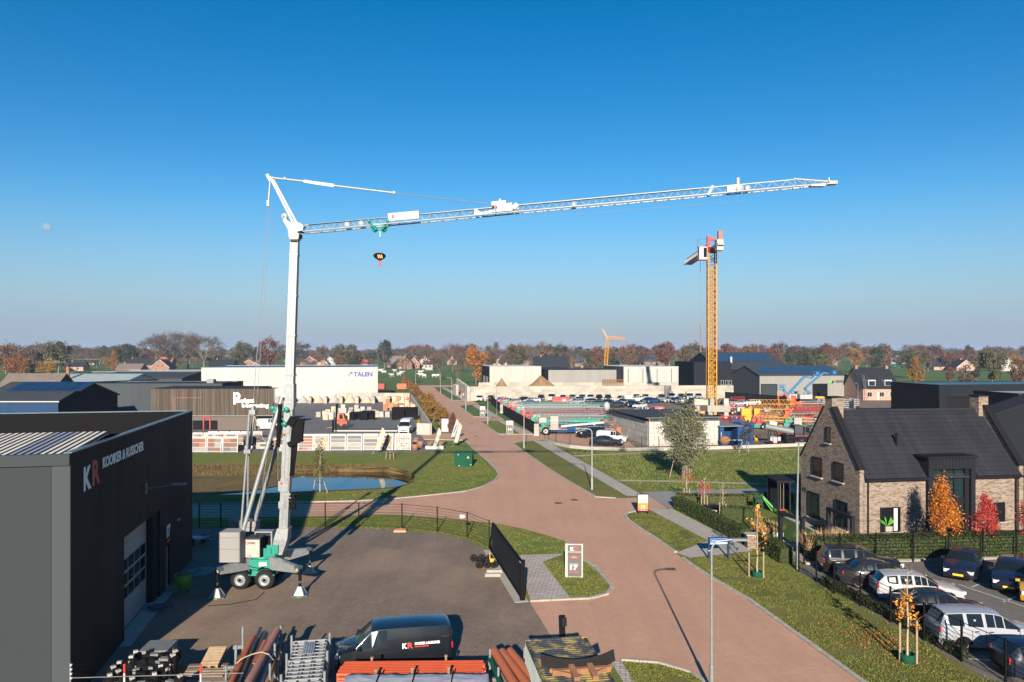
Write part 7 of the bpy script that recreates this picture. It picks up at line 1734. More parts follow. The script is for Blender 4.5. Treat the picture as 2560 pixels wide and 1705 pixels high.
# forklift (orange-red)
t = thing('forklift', 'orange-red forklift standing behind the sliding gate', 'forklift', gp(846,1071))
b = MB(); b.xprism([(-.2,.5),(1.55,.5),(1.6,1.2),(1.2,1.5),(.95,2.4),(.2,2.45),(-.1,1.4)], -.7, .7); b.build('body', 'orange_paint', t)
b = MB(); b.xprism([(.35,1.6),(.9,1.6),(.8,2.3),(.35,2.3)], -.72, -.705); b.build('window', 'glass_teal', t)
for x in (0,1.2):
    b = MB(); small_wheel(b,(x,-.72,.42),.42,.3); b.build('wheel','rubber',t)
b = MB(); b.beam((-.5,-.3,.1),(-.2,-.3,4.0),.12,.15); b.beam((-.5,.3,.1),(-.2,.3,4.0),.12,.15); b.build('mast', 'black_steel', t)
b = MB(); b.box((-1.9,-.4,.08),(-.5,-.25,.16)); b.box((-1.9,.25,.08),(-.5,.4,.16)); b.build('forks', 'rust', t)
# pallets of stone
def pallet(b, w=1.0, d=.9):
    for y in (0,d/2-.05,d-.1): b.box((0,y,0),(w,y+.1,.1))
    for k in range(5): b.box((k*w/5+.01,0,.1),((k+.8)*w/5,d,.13))
def stone_pallet(lb, p, h_, m, w=1.0, rz=0., group='pallets of paving stone', levels=3):
    t = thing('stone_pallet', lb, 'pallet', p, rz, group); b = MB(); pallet(b, w); b.build('pallet', 'pale_wood', t)
    for k in range(levels):
        b = MB(); e = RND.uniform(-.03,.03); b.box((.04+e,.04,.13+k*h_/levels),(w-.04+e,.86,.12+(k+1)*h_/levels)); b.build('stone_layer', m, t)
r = random.Random(21)
k_ = 0
for y, xs in ((1043,range(790,960,13)),(1036,range(815,930,14)),(1030,range(825,905,15)),(1050,range(808,880,14))):
    for x in xs:
        if y == 1043 and (838 < x < 862): continue
        k_ += 1; m = r.choice(['off_white','pale_concrete','mid_grey_panel','sand','light_grey_panel','concrete'])
        stone_pallet(f'{ {"off_white":"white-wrapped","pale_concrete":"grey","sand":"sand-coloured","light_grey_panel":"light grey","mid_grey_panel":"dull grey","concrete":"brownish grey"}[m] } pallet of paving stone in the middle stack of the merchant yard', gp(x+r.uniform(-4,4), y+r.uniform(-1,1)), r.uniform(.6,1.5), m, .95, r.uniform(-.1,.1), 'pallets in the middle stack of the merchant yard')
for y, xs in ((1012,range(955,1020,12)),(1019,range(965,1024,12)),(1026,range(958,1024,13)),(1033,range(985,1030,13))):
    for x in xs:
        m = r.choice(['wood','terracotta','off_white','pale_wood','sand','rust'])
        stone_pallet(f'{ {"wood":"brown timber","terracotta":"red clay","off_white":"white-wrapped","pale_wood":"pale timber","sand":"sand-coloured","rust":"rust-brown"}[m] } pallet stacked by the concrete wall at the far corner', gp(x+r.uniform(-3,3), y), r.uniform(.8,1.9), m, .98, r.uniform(-.1,.1), 'pallets by the far concrete corner')
# display frames with slabs
def display(lb, x0, x1, yb, rows, cols, cset, hgt=2.1, lean=.35, header=True, group='stone sample displays along the lawn'):
    a = gp(x0,yb); w = (x1-x0)/F*a.y; t = thing('stone_display', lb, 'display', a, 0, group)
    M = Matrix.Rotation(-.12,4,'X'); b = MB(M)
    b.box((0,-.02,0),(.09,.10,hgt)); b.box((w-.09,-.02,0),(w,.10,hgt)); b.box((.09,-.02,hgt-.14),(w-.09,.10,hgt)); b.box((.09,.06,.05),(w-.09,.09,hgt-.14)); b.build('frame', 'white_paint', t)
    rh = (hgt-.3)/rows; r_ = random.Random(int(x0))
    for i in range(rows):
        cc = cols if isinstance(cols,int) else cols[i % len(cols)]
        for j in range(cc):
            cw_ = (w-.24)/cc; b = MB(M); b.box((.12+j*cw_+.015,.01,.1+i*rh+.03),(.12+(j+1)*cw_-.015,.05,.1+(i+1)*rh-.03)); o = b.build('slab', 'slab_stone', t); o.color = (*r_.choice(cset),1)
    return t
GR = [(.16,.155,.15),(.22,.21,.20),(.12,.12,.125),(.26,.24,.22)]; RB = [(.20,.085,.06),(.24,.12,.085),(.15,.08,.065),(.12,.11,.11)]; BE = [(.34,.26,.19),(.30,.24,.18),(.24,.21,.19),(.36,.3,.24)]
fx_ = [(478,514),(516,553),(555,594)]
for i, (x0, x1) in enumerate(fx_): display(f'white display rack of red-brown bricks, {ORD[i]} from the warehouse corner in the front row', x0, x1, 1131, 3 if i else 3, (1,2) if i == 0 else 2, RB+GR, 1.95)
for i, (x0, x1) in enumerate(((480,505),(507,532),(534,560),(562,590),(592,618))): display(f'white display rack, {ORD[i]} in the rear row before the showroom', x0, x1, 1119, 3, 2, RB+BE+GR, 1.95)
for i, (x0, x1) in enumerate(((520,545),(547,572),(574,600),(602,628),(630,655))): display(f'low flat sample stand, {ORD[i]} of the row nearest the showroom wall', x0, x1, 1094, 1, 2, BE+GR, .9)
for i, (x0, x1, cs, rw, cl) in enumerate(((744,783,GR+RB,5,(3,2,1,1,2)),(784,822,BE,2,2),(824,864,GR+BE,4,1),(866,905,GR+BE,4,1),(907,945,GR+BE,4,1),(947,983,RB+BE,4,3),(986,1027,[(.25,.22,.2),(.32,.28,.25),(.18,.17,.165)],6,6))):
    display(f'white framed stone display, {ORD[i]} from the crane mast along the lawn', x0, x1, 1127-i*.3, rw, cl, cs, 2.1)
for i, (x, y) in enumerate(((622,1124),(645,1121),(664,1126),(690,1122),(700,1127))):
    t = thing('stone_column', f'stacked grey stone sample column, {ORD[i]} of those seen behind the crane struts', 'stone', gp(x,y), 0, 'stacked stone sample columns')
    for k in range(6):
        b = MB(); b.box((-.55,-.4,k*.28),(.55+RND.uniform(-.1,.1),.4,k*.28+.26)); b.build('stone', RND.choice(['pale_concrete','brown_brick','stone_mixed','hall_grey']), t)
# flags, planter, pots, signs
def feather_flag(lb, base, top, Y, mat, txt='logo_blue', w=.5):
    P = at(*base,Y); P.z = 0; T = at(*top,Y) - P; t = thing('feather_flag', lb, 'flag', P, 0, 'feather flags by the merchant entrance')
    b = MB(); b.tube((0,0,0),T*.7,.02,n=5); b.tube(T*.7,T,.012,n=4); b.lathe([(0,0),(.25,0),(.2,.06),(0,.08)],(0,0,0),10); b.build('pole', 'galv_matt', t)
    b = MB(); s_ = Vector((1,0,0)); rings = []
    for k in range(9):
        u = k/8; ww = w*(1 if u < .7 else math.sqrt(max(0,1-((u-.7)/.31)**2)))
        c = T*(.14+.84*u); rings.append([c, c+s_*ww+Vector((0,.05*math.sin(u*5),-.12*u))])
    vs = [p for r_ in rings for p in r_]; b.add(vs, [(2*k,2*k+1,2*k+3,2*k+2) for k in range(8)]); b.add([p+Vector((0,.012,0)) for p in vs], [(2*k+1,2*k,2*k+2,2*k+3) for k in range(8)]); b.build('banner', mat, t)
    b = MB(); c0, c1 = T*.3, T*.75; b.add([c0+Vector((w*.35,-.012,0)), c0+Vector((w*.6,-.012,0)), c1+Vector((w*.6,-.012,-.1)), c1+Vector((w*.35,-.012,-.05))], [(0,1,2,3)]); b.build('print', txt, t)
feather_flag('pale yellow feather flag leaning before the stone displays', (933,1133), (956,1067), 91, 'flag_yellow', 'logo_grey', .62)
feather_flag('white feather flag behind the white planter banner', (1080,1122), (1097,1068), 95, 'flag_white', 'logo_grey', .5)
feather_flag('pale yellow feather flag nearest the street', (1132,1115), (1149,1055), 98, 'flag_yellow', 'logo_grey', .5)
feather_flag('white feather flag behind the one nearest the street', (1125,1100), (1142,1046), 105, 'flag_white', 'logo_blue', .5)
def board(name, lb, px0, px1, yt, yb, face, rz=0.0, frame='white_paint', legs=0.0, th=.12, cat='sign'):
    p = gp((px0+px1)/2, yb); w = (px1-px0)/F*p.y; h_ = hz(yt,p.y); t = thing(name, lb, cat, p, rz)
    b = MB(); b.box((-w/2,0,legs),(w/2,th,h_)); b.build('panel', frame, t)
    b = MB(); b.box((-w/2+.05,-.012,legs+.04),(w/2-.05,-.002,h_-.05)); b.build('face', face, t)
    if legs:
        for x in (-w/2+.08,w/2-.08):
            b = MB(); b.box((x-.05,.02,0),(x+.05,.1,legs)); b.build('leg', 'black_steel', t)
    return t, w, h_
t, w, h_ = board('street_signboard', 'white entrance signboard under the golden street trees', 1104, 1121, 1047, 1079, 'sign_white')
for k in range(5):
    b = MB(); b.box((-w*.35,-.02,h_*.8-k*.2),(w*.1+.05*k,-.014,h_*.8-k*.2+.06)); b.build('print', 'logo_grey' if k else 'logo_green', t)
dashes(t, w*.1, -.014, .18, .3, .22, 'logo_grey', 2)
for (x0, x1, yt, yb, lb) in ((1266,1283,1052,1083.5,'grey and white entrance sign numbered 14, nearer of two on the right verge'),(1200,1213,1016,1040.5,'grey and white entrance sign numbered 14, farther of two on the right verge')):
    t, w, h_ = board('entrance_sign', lb, x0, x1, yt, yb, 'sign_grey', 0.0)
    b = MB(); b.box((-w/2+.05,-.02,h_*.68),(w/2-.05,-.013,h_-.05)); b.build('white_field', 'sign_white', t)
    letters(t, '14', -.26, -.02, h_*.22, .52, .42, 'sign_white', .06); b = MB(); b.box((-.3,-.02,h_*.58),(.3,-.013,h_*.62)); b.build('red_line', 'logo_red', t); dashes(t, -.22, -.021, h_*.80, .44, .12, 'logo_grey', 4)
t, w, h_ = board('entrance_sign', 'tall grey sign numbered 17 on the grass island by the black gate', 1414, 1456, 1360, 1443, 'sign_grey', rad(-3))
for x in (-w/2-.02, w/2-.03):
    b = MB(); b.box((x,-.05,0),(x+(.13 if x < 0 else .05),.14,h_+.02)); b.build('edge_post', 'white_paint', t)
kr_logo(t, -.20, -.016, h_*.80, .46, .22); letters(t, 'KOOIKER & RUSSCHER', -.36, -.016, h_*.745, .76, .065, 'sign_white', .03)
b = MB(); b.box((-.24,-.02,h_*.58),(.26,-.013,h_*.635)); b.build('red_label', 'logo_red', t); dashes(t, -.13, -.021, h_*.592, .28, .055, 'sign_white', 6)
dashes(t, -.24, -.013, h_*.385, .48, .06, 'sign_white', 10); letters(t, '17', -.23, -.016, h_*.215, .46, .29, 'sign_white', .07)
b = MB(); b.box((-.28,-.02,h_*.155),(.26,-.013,h_*.18)); b.build('red_line', 'logo_red', t)
dashes(t, -w/2, -.051, h_*.87, .1, .04, 'logo_red', 2); dashes(t, -w/2, -.051, h_*.91, .1, .04, 'logo_red', 2, 3)
t, w, h_ = board('company_sign', 'white and orange framed company sign numbered 12 on two legs', 1593, 1622, 1235, 1284, 'sign_white', 0, 'black_steel', .17)
b = MB(); b.box((-w/2+.05,-.02,.36),(w/2-.05,-.013,.82)); b.build('orange_field', 'orange_panel', t); b = MB(); b.box((-w/2+.05,-.02,.22),(w/2-.05,-.013,.35)); b.build('red_field', 'logo_red', t)
letters(t, '12', -.15, -.028, .42, .30, .24, 'sign_white', .05); letters(t, 'JAROKA', -.30, -.02, .92, .6, .12, 'logo_grey', .01); dashes(t, -.24, -.021, .255, .48, .06, 'sign_white', 9)
for k, x in enumerate((-.12,0,.12)):
    b = MB(); b.lathe([(0,0),(.035,0),(.035,.01)],(x,-.025,1.12),10,'Y'); b.build('dot','logo_black',t)
b = MB(); b.lathe([(0,0),(.03,0),(.03,.01)],(.12,-.025,1.33),10,'Y'); b.build('dot','orange_panel',t)
# street name sign (blue)
p = gp(1796,1396); t = thing('street_name_sign', 'blue street name sign on two dark blue posts at the footway', 'sign', p, rad(6))
for x in (-.6,.62):
    b = MB(); b.box((x-.05,-.05,0),(x+.05,.05,1.28)); b.build('post', 'navy_post', t)
b = MB(); b.box((-.55,-.04,.84),(.57,.04,1.28)); b.build('panel', 'navy_post', t)
b = MB(); b.box((-.52,-.055,.87),(.54,-.045,1.22)); b.build('white_field', 'sign_white', t); b = MB(); b.box((-.51,-.062,.985),(.53,-.056,1.21)); b.build('blue_field', 'sign_blue', t)
dashes(t, -.44, -.063, 1.05, .5, .09, 'sign_white', 11); dashes(t, -.46, -.056, .90, .3, .04, 'logo_grey', 9)
b = MB(); b.cbox((-.6,-.056,.5),(.1,.01,.05)); b.build('sticker', 'sign_white', t)
# planter with white banner, grasses, pots
p = gp(1086,1123); t = thing('planter_box', 'low white banner box with dry grasses at the merchant entrance', 'planter', p)
b = MB(); b.box((-1.15,-.05,0),(1.15,0,.42)); b.build('banner', 'white_paint', t); dashes(t, -1.0, -.051, .16, .5, .1, 'logo_grey', 6); dashes(t, .05, -.051, .16, .95, .13, 'logo_grey', 14, 4)
b = MB(); b.box((-1.15,0,0),(1.15,1.8,.3)); b.build('box', 'pale_concrete', t)
def grass_clump(b, c, r_, h_, n=60):
    for k in range(n):
        a = RND.uniform(0,6.28); q = r_*math.sqrt(RND.random()); l = Vector((math.cos(a),math.sin(a),0)); base = Vector(c)+l*q*.4; tip = base+l*q*1.1+Vector((0,0,h_*RND.uniform(.6,1.1))); s_ = Vector((-l.y,l.x,0))*.03
        b.add([base-s_,base+s_,tip],[(0,1,2)],False)
b = MB()
for c in ((-.6,.6,.3),(.2,1.2,.3),(.7,.5,.3),(-.3,1.5,.3)): grass_clump(b, c, .5, .8)
tag(b.build('dry_grass', 'dry_plant', t), kind='stuff')
def pot(lb, p, r_, h_, plant=None, mat='pot'):
    t = thing('plant_pot', lb, 'pot', p, 0, 'large pots by the merchant entrance'); b = MB(); b.lathe([(0,0),(r_*.75,0),(r_,h_*.6),(r_*1.02,h_),(r_*.85,h_),(r_*.85,h_*.9),(0,h_*.9)],(0,0,0),16); b.build('pot', mat, t)
    if plant:
        b = MB(); grass_clump(b,(0,0,h_*.8),r_*1.2,plant,80); tag(b.build('plant','dry_plant',t),kind='stuff')
pot('brown wooden barrel pot in front of two others', gp(1037,1126), .45, .75); pot('brown barrel pot at the right of the group of three', gp(1050,1119), .45, .8); pot('brown barrel pot behind the two others', gp(1039,1112), .42, .75, .4); pot('grey pot with reddish plant beside the white tall van', gp(1047,1085), .4, .7, 1.9, 'concrete')
# red containers by the white hall
for x0, x1, m, lb in ((993,1016,'orange_paint','orange skip at the right end of the white hall'),(945,961,'red_paint','dark red skip against the right end of the white hall')):
    a = gp(x0,974.5); w = (x1-x0)/F*a.y; t = thing('waste_skip', lb, 'skip', a); b = MB(); b.box((0,0,.2),(w,2.2,2.0)); b.build('tub', m, t); b = MB()
    for k in range(7): b.box((w*(k+.2)/7,-.08,.25),(w*(k+.5)/7,-.002,1.95))
    b.build('ribs', m, t); b = MB(); b.box((.2,-.1,0),(.5,2,.2)); b.box((w-.5,-.1,0),(w-.2,2,.2)); b.build('skids', 'black_steel', t)

# ================================================================ street furniture
def street_lamp(lb, p, h_, arm=.9, rz=0.0, mat='galv', r_=.06, group='street lamps'):
    t = thing('street_lamp', lb, 'lamp post', p, rz, group)
    b = MB(); b.tube((0,0,0),(0,0,1.0),r_*1.5,n=10); b.tube((0,0,1.0),(0,0,h_-.35),r_,r_*.7,n=10)
    pts = [Vector((0,0,h_-.35))] + [Vector((-.35+.35*math.cos(a),0,h_-.35+.35*math.sin(a))) for a in [math.pi/2*k/5 for k in range(1,6)]]
    b.path(pts, r_*.7, 8); b.tube(pts[-1], pts[-1]+Vector((-arm+.35,0,.05)), r_*.65, n=8); b.build('pole', mat, t)
    b = MB(); e = pts[-1]+Vector((-arm+.35,0,.05)); b.cbox(e+Vector((-.28,0,.0)),(.6,.2,.08)); b.build('lamp_head', 'galv_matt', t); return t
street_lamp('grey street lamp in the right foreground, its foot below the frame', gp(1779,1731), hz(1352,dep(1731)), .75, math.pi, 'galv', .055)
street_lamp('white street lamp on the verge near the block shed', gp(1480,1224), hz(1072,dep(1224)), .9, 0, 'white_steel')
street_lamp('white street lamp at the near corner of the rental yard drive', gp(1310,1120), hz(1014,dep(1120)), .9, 0, 'white_steel')
street_lamp('white street lamp on the verge between the two signs', gp(1219.5,1061), hz(985,dep(1061)), .6, 0, 'white_steel')
street_lamp('white street lamp before the long block wall', gp(1164.5,1025), hz(958,dep(1025)), .6, 0, 'white_steel')
street_lamp('white street lamp by the red barrier', gp(1129.5,1002), hz(945,dep(1002)), .9, 0, 'white_steel')
street_lamp('second-farthest white street lamp at the top of the street', gp(1101,983.5), hz(936,dep(983.5)), .9, 0, 'white_steel')
street_lamp('farthest street lamp, left side of the street end', gp(1039,966), hz(927,dep(966)), .6, math.pi, 'white_steel')
street_lamp('thin lamp post in front of the lettered grey hall', gp(2145,1002), hz(958,dep(1002)), .4, 0, 'galv_matt')
street_lamp('thin grey pole seen through the folded cranes', gp(1242,1044), hz(962,dep(1044)), .2, 0, 'galv_matt', .04)
lm_ = thing('light_mast', 'tall light mast with flat lamp in front of the brick house gable', 'lamp post', gp(1993,1423)); hm = hz(1107,dep(1423))
b = MB(); b.tube((0,0,0),(0,0,1.1),.095,n=10); b.tube((0,0,1.1),(0,0,3.4),.075,n=10); b.tube((0,0,3.4),(.08,0,hm),.06,.035,n=10); b.build('pole', 'galv', lm_)
b = MB(); b.cbox((.12,-.1,hm+.02),(.6,.25,.06)); b.build('lamp_head', 'galv_matt', lm_)
street_lamp('dark lamp post standing beside the blue shed', gp(137,1094), hz(977,dep(1094)), .25, 0, 'galv_matt', .07)
# barrier at the bays
t = thing('road_barrier', 'red and white barrier beside the street lamp at the block wall', 'barrier', gp(1160,994))
b = MB(); b.box((-.9,-.05,.6),(.9,.05,1.1)); b.build('board', 'logo_red', t); b = MB(); b.box((-.25,-.06,.55),(.2,.06,1.2)); b.build('white_patch', 'sign_white', t)
for x in (-.7,.7):
    b = MB(); b.box((x-.05,-.2,0),(x+.05,.2,.6)); b.build('leg', 'white_paint', t)
# green transformer kiosk
p = gp(1137,1167.5); w = (1180-1137)/F*p.y; t = thing('transformer_kiosk', 'dark green electricity kiosk with yellow warning triangle on the lawn', 'kiosk', p, rad(-2))
b = MB(); b.box((0,.05,0),(w,1.45,.28)); b.build('plinth', 'green_paint', t)
b = MB(); b.box((-.03,0,.28),(w+.03,1.5,1.42)); b.build('body', 'green_paint', t)
b = MB(); b.box((-.1,-.08,1.422),(w+.1,1.58,1.55)); b.build('roof', 'green_paint', t)
for x0, x1 in ((.08,w*.56),(w*.6,w-.08)):
    b = MB(); b.box((x0,-.03,.33),(x1,-.002,1.38)); b.build('door', 'green_paint', t)
b = MB(); b.add([(w*.70,-.035,.95),(w*.86,-.035,.95),(w*.78,-.035,1.22)],[(0,1,2)]); b.build('warning_triangle', 'yellow_paint', t)
for x, z in ((.3,1.3),(.4,.12),(w-.2,.22)):
    b = MB(); b.box((x,-.04,z),(x+.14,-.032,z+.08)); b.build('plate', 'sign_white', t)
# ---- black gate beside the yard
ga, gb = Vector((-1.42,46.9,0)), Vector((.50,37.3,0)); d = gb-ga; L = d.length; gt = thing('sliding_gate', 'black solid slatted sliding gate standing open beside the yard', 'gate', ga, math.atan2(d.y,d.x))
b = MB(); b.box((0,-.07,.06),(L,.07,.24)); b.box((1.2,-.06,1.82),(L,.06,1.95)); b.beam((.05,0,.2),(1.2,0,1.85),.08,.08); b.build('frame', 'black_steel', gt)
for k in range(26):
    x = 1.2+k*(L-1.3)/26; b = MB(); b.box((x+.01,-.035,.24),(x+(L-1.3)/26-.02,.035,1.82)); b.build('slat', 'anthracite', gt)
b = MB(); b.box((L-.02,-.12,0),(L+.22,.12,2.02)); ps = b.build('post', 'black_steel', gt); b = MB(); b.box((L-.04,-.13,1.9),(L+.23,-.121,1.97)); b.build('reflective_band', 'sign_white', ps)
b = MB(); b.box((.3,-.45,.0),(L+.4,.25,.03)); b.build('track', 'pale_concrete', gt)
p = gp(1406,1606); t = thing('gate_receiver', 'black gate receiver post beside the yellow-topped container', 'post', p)
b = MB(); b.box((-.12,-.1,0),(.12,.1,1.15)); b.build('post', 'black_steel', t); b = MB(); b.box((-.02,-.16,.75),(.18,-.1,1.1)); b.build('catch', 'anthracite', t)
# ---- dark mesh fence round the near yard
fp = [(498,1319),(552,1319),(605,1318.5),(710,1318),(813,1317.5),(897,1317),(1005,1320),(1093,1329),(1168,1344.5),(1223,1368)]
bar_fence('mesh_fence', 'thin dark mesh fence curving behind the crane yard', [gp(*p) for p in fp], 1.7, nrail=9, r=.035)
b = MB(); q = gp(1156,1342); b.box((q.x-.18,q.y-.02,1.25),(q.x+.18,q.y,1.5)); tag(b.build('fence_notice', 'sign_white'), 'small white notice plate on the curving mesh fence', 'sign')
# ---- car park mesh fence and hedge fence
cf = [gp(*p) for p in ((1997,1430),(2041,1455),(2085,1485),(2151,1516),(2226,1556),(2310,1602),(2404,1654.5),(2514,1706),(2640,1780))]
bar_fence('mesh_fence', 'black bar fence with posts between the grass verge and the car park', cf, 1.62, nrail=9, r=.035)
hf = [gp(*p) for p in ((2010,1412),(2060,1409),(2100,1409),(2190,1407),(2283,1405),(2371,1403),(2457,1400),(2541,1397),(2630,1393))]
bar_fence('mesh_fence', 'black bar fence in front of the hedge along the far side of the car park', hf, 1.75, nrail=9, r=.035)

# ================================================================ plants near the camera
def hedge(name, label, pts, w, h, dens=420, col=(.045,.062,.016), leaf=.055, px=True):
    P = [gp(*p) for p in pts]; t = thing(name, label, 'hedge'); r = random.Random(len(label)); core = MB(); lf = MB()
    for a, c in zip(P[:-1], P[1:]):
        d = c-a; L = d.length; u = d.normalized(); s_ = Vector((-u.y,u.x,0))
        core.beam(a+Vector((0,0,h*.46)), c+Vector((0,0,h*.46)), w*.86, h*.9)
        for i in range(int(dens*L*(w+2*h))):
            k = r.random()*(w+2*h); x = r.uniform(-.03,L+.03); bump = .06*noise.noise((a+u*x)*1.7)+r.gauss(0,.02)
            if k < w: p = a+u*x+s_*(k-w/2)+Vector((0,0,h+bump)); n_ = Vector((0,0,1))
            elif k < w+h: p = a+u*x+s_*(w/2+bump)+Vector((0,0,k-w)); n_ = s_
            else: p = a+u*x-s_*(w/2+bump)+Vector((0,0,k-w-h)); n_ = -s_
            n_ = (n_+Vector((r.uniform(-.8,.8),r.uniform(-.8,.8),r.uniform(-.5,.8)))).normalized(); e = n_.orthogonal().normalized(); e.rotate(Matrix.Rotation(r.uniform(0,6.28),3,n_)); f_ = n_.cross(e); q = leaf*r.uniform(.6,1.4)
            o = len(lf.v); lf.v.extend([tuple(p-e*q),tuple(p+f_*q*.6),tuple(p+e*q),tuple(p-f_*q*.6)]); lf.f.append((o,o+1,o+2,o+3)); lf.m.append(0); lf.sm.append(False)
        for e0, sg in ((a,-1),(c,1)):
            for i in range(int(dens*w*h)):
                p = e0+u*sg*.03+s_*r.uniform(-w/2,w/2)+Vector((0,0,r.uniform(0,h))); n_ = (u*sg+Vector((r.uniform(-.8,.8),r.uniform(-.8,.8),r.uniform(-.8,.8)))).normalized(); e = n_.orthogonal().normalized(); f_ = n_.cross(e); q = leaf
                o = len(lf.v); lf.v.extend([tuple(p-e*q),tuple(p+f_*q*.6),tuple(p+e*q),tuple(p-f_*q*.6)]); lf.f.append((o,o+1,o+2,o+3)); lf.m.append(0); lf.sm.append(False)
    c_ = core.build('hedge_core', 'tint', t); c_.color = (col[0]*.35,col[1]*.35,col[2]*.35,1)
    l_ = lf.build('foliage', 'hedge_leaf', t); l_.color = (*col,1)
    return t
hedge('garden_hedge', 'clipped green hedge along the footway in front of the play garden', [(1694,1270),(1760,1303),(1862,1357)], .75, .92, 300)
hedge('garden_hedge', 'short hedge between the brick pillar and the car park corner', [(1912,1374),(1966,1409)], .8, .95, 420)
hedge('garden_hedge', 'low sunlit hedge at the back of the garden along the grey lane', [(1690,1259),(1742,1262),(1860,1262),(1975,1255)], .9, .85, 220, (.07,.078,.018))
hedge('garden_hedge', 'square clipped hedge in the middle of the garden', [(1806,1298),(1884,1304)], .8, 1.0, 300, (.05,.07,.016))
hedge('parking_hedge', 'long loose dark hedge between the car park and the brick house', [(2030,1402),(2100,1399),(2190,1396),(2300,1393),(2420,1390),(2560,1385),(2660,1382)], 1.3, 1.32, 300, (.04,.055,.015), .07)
hedge('shrub_strip', 'strip of low dark shrubs inside the mesh fence of the car park', [(2060,1462),(2160,1511),(2300,1588),(2410,1650)], .35, .45, 260, (.04,.045,.016), .06)
# special trees
def special_tree(name, label, p, h, trunk, crown, col, stakes=None, wide=1.0, parts=(), cat='tree'):
    t = thing(name, label, cat, p, 0); put(trunk, 'trunk', t); c = put(crown, 'crown', t); c.color = (*col,1)
    if stakes:
        for k, (sx, sy, sh, tilt) in enumerate(stakes):
            b = MB(); b.tube((sx+tilt,sy,0),(sx,sy,sh),.045,n=6); b.build('stake', 'stake', t)
        b = MB(); b.beam((stakes[0][0],stakes[0][1],stakes[0][2]*.85),(stakes[-1][0],stakes[-1][1],stakes[-1][2]*.85),.03,.05); b.build('tie', 'black_steel', t)
    return t
def slim_trunk(h, r0, r1, seed, mat='pale_bark', twigs=26, z0=.35, spread=.35):
    r = random.Random(seed); b = MB(); p = Vector((0,0,-.03)); n = 7
    for k in range(n):
        q = Vector((r.gauss(0,.02)*h*.2, r.gauss(0,.02)*h*.2, h*(k+1)/n)); b.tube(p, q, r0+(r1-r0)*k/n, r0+(r1-r0)*(k+1)/n, n=6, cap=False); p = q
    for k in range(twigs):
        z = h*r.uniform(z0,.98); a = r.uniform(0,6.28); L = spread*(1.15-(z/h)*.7)*r.uniform(.6,1.2); e = Vector((math.cos(a)*L, math.sin(a)*L, z+L*r.uniform(.5,1.1))); b.tube((0,0,z), e, r1*.7, r1*.2, n=3, cap=False)
        for j in range(2):
            e2 = e+Vector((r.uniform(-.2,.2),r.uniform(-.2,.2),r.uniform(.0,.25))); b.tube(Vector((0,0,z)).lerp(e,.6), e2, r1*.4, r1*.1, n=3, cap=False)
    return b.mesh('trunk', mat)
# the silvery willow
wb = gp(1709,1195.5); wt2, _ = trunk_mesh(501, 6.9, .2, .2, 'bark', 2, .3)
special_tree('willow_tree', 'tall silvery green willow on the meadow in front of the block shed', wb, 7.3, wt2, crown_mesh(502, 2.15, 3.15, 4.25, 9500, .105, 60, 'oval', .15), (.155,.16,.09), [(-.9,.2,1.9,-.45),(.5,-.1,2.6,.1)])
sb = gp(1866,1133); special_tree('young_tree', 'small dark-leaved tree with splayed stakes before the blue container', sb, 4, slim_trunk(3.6,.06,.02,5,'bark'), crown_mesh(503, .85, 1.25, 2.6, 900, .085, 22, 'oval', .1), (.06,.055,.03), [(-.45,0,1.5,-.5),(.25,0,1.4,.0)])
special_tree('young_tree', 'small olive-leaved tree with stakes on the pond lawn right of the crane', gp(800,1231), 4.6, slim_trunk(4.4,.055,.015,7), crown_mesh(504, .95, 1.75, 2.75, 1100, .085, 26, 'cone', .05), (.12,.115,.035), [(-.45,.1,1.1,-.2),(.35,-.1,1.0,.35)])
special_tree('young_tree', 'thin bare sapling with stakes on the lawn before the stone displays', gp(975,1148), 3.2, slim_trunk(3.1,.05,.012,8,'stake'), crown_mesh(505, .35, .9, 2.0, 60, .06, 8, 'oval', .0), (.30,.17,.06), [(-.4,0,.8,-.1),(.35,0,.8,.1)])
t1 = special_tree('young_tree', 'staked young tree with few orange leaves beside the blue street sign', gp(1893,1443), 4.0, slim_trunk(3.9,.045,.012,9,spread=.45), crown_mesh(506, .62, 1.15, 2.75, 170, .075, 18, 'oval', .0), (.52,.22,.04), [(-.42,.1,1.35,.0),(.3,-.15,1.45,.0)])
t2 = special_tree('young_tree', 'staked young tree with orange leaves on the near right verge', gp(2269,1655), 3.6, slim_trunk(3.7,.05,.012,10,spread=.5), crown_mesh(507, .52, .72, 2.1, 300, .065, 20, 'oval', .0), (.55,.24,.04), [(-.26,.1,1.55,.0),(.26,-.2,1.75,.0)])
for p, lb in ((gp(1893,1443),'green watering bag round the tree beside the blue street sign'),(gp(2269,1655),'green watering bag round the staked tree on the near verge')):
    t = thing('tree_bag', lb, 'bag', p); b = MB(); b.lathe([(.24,0),(.28,.05),(.27,.32),(.22,.33)],(0,0,0),14); b.build('ring', 'green_paint', t); b = MB(); b.lathe([(.27,.32),(.29,.34),(.27,.36)],(0,0,0),14); b.build('rim', 'green_paint', t)
for (x, y, h_, c, n, lb) in ((1717,1258,3.1,(.36,.11,.05),190,'young tree with rust-red leaves behind the garden hedge, left of three'),(1761,1276,2.6,(.42,.09,.09),330,'young tree with pinkish red leaves behind the garden hedge, middle of three'),(1807,1298,2.7,(.3,.18,.1),10,'bare young tree behind the garden hedge, right of three')):
    special_tree('young_tree', lb, gp(x,y), h_, slim_trunk(h_,.04,.012,int(x),twigs=18), crown_mesh(int(x), .62, .62, h_*.68, n, .06, 12, 'oval', .0), c, [(-.2,.1,1.25,0),(.2,-.1,1.2,0),(.0,.25,1.2,0)])
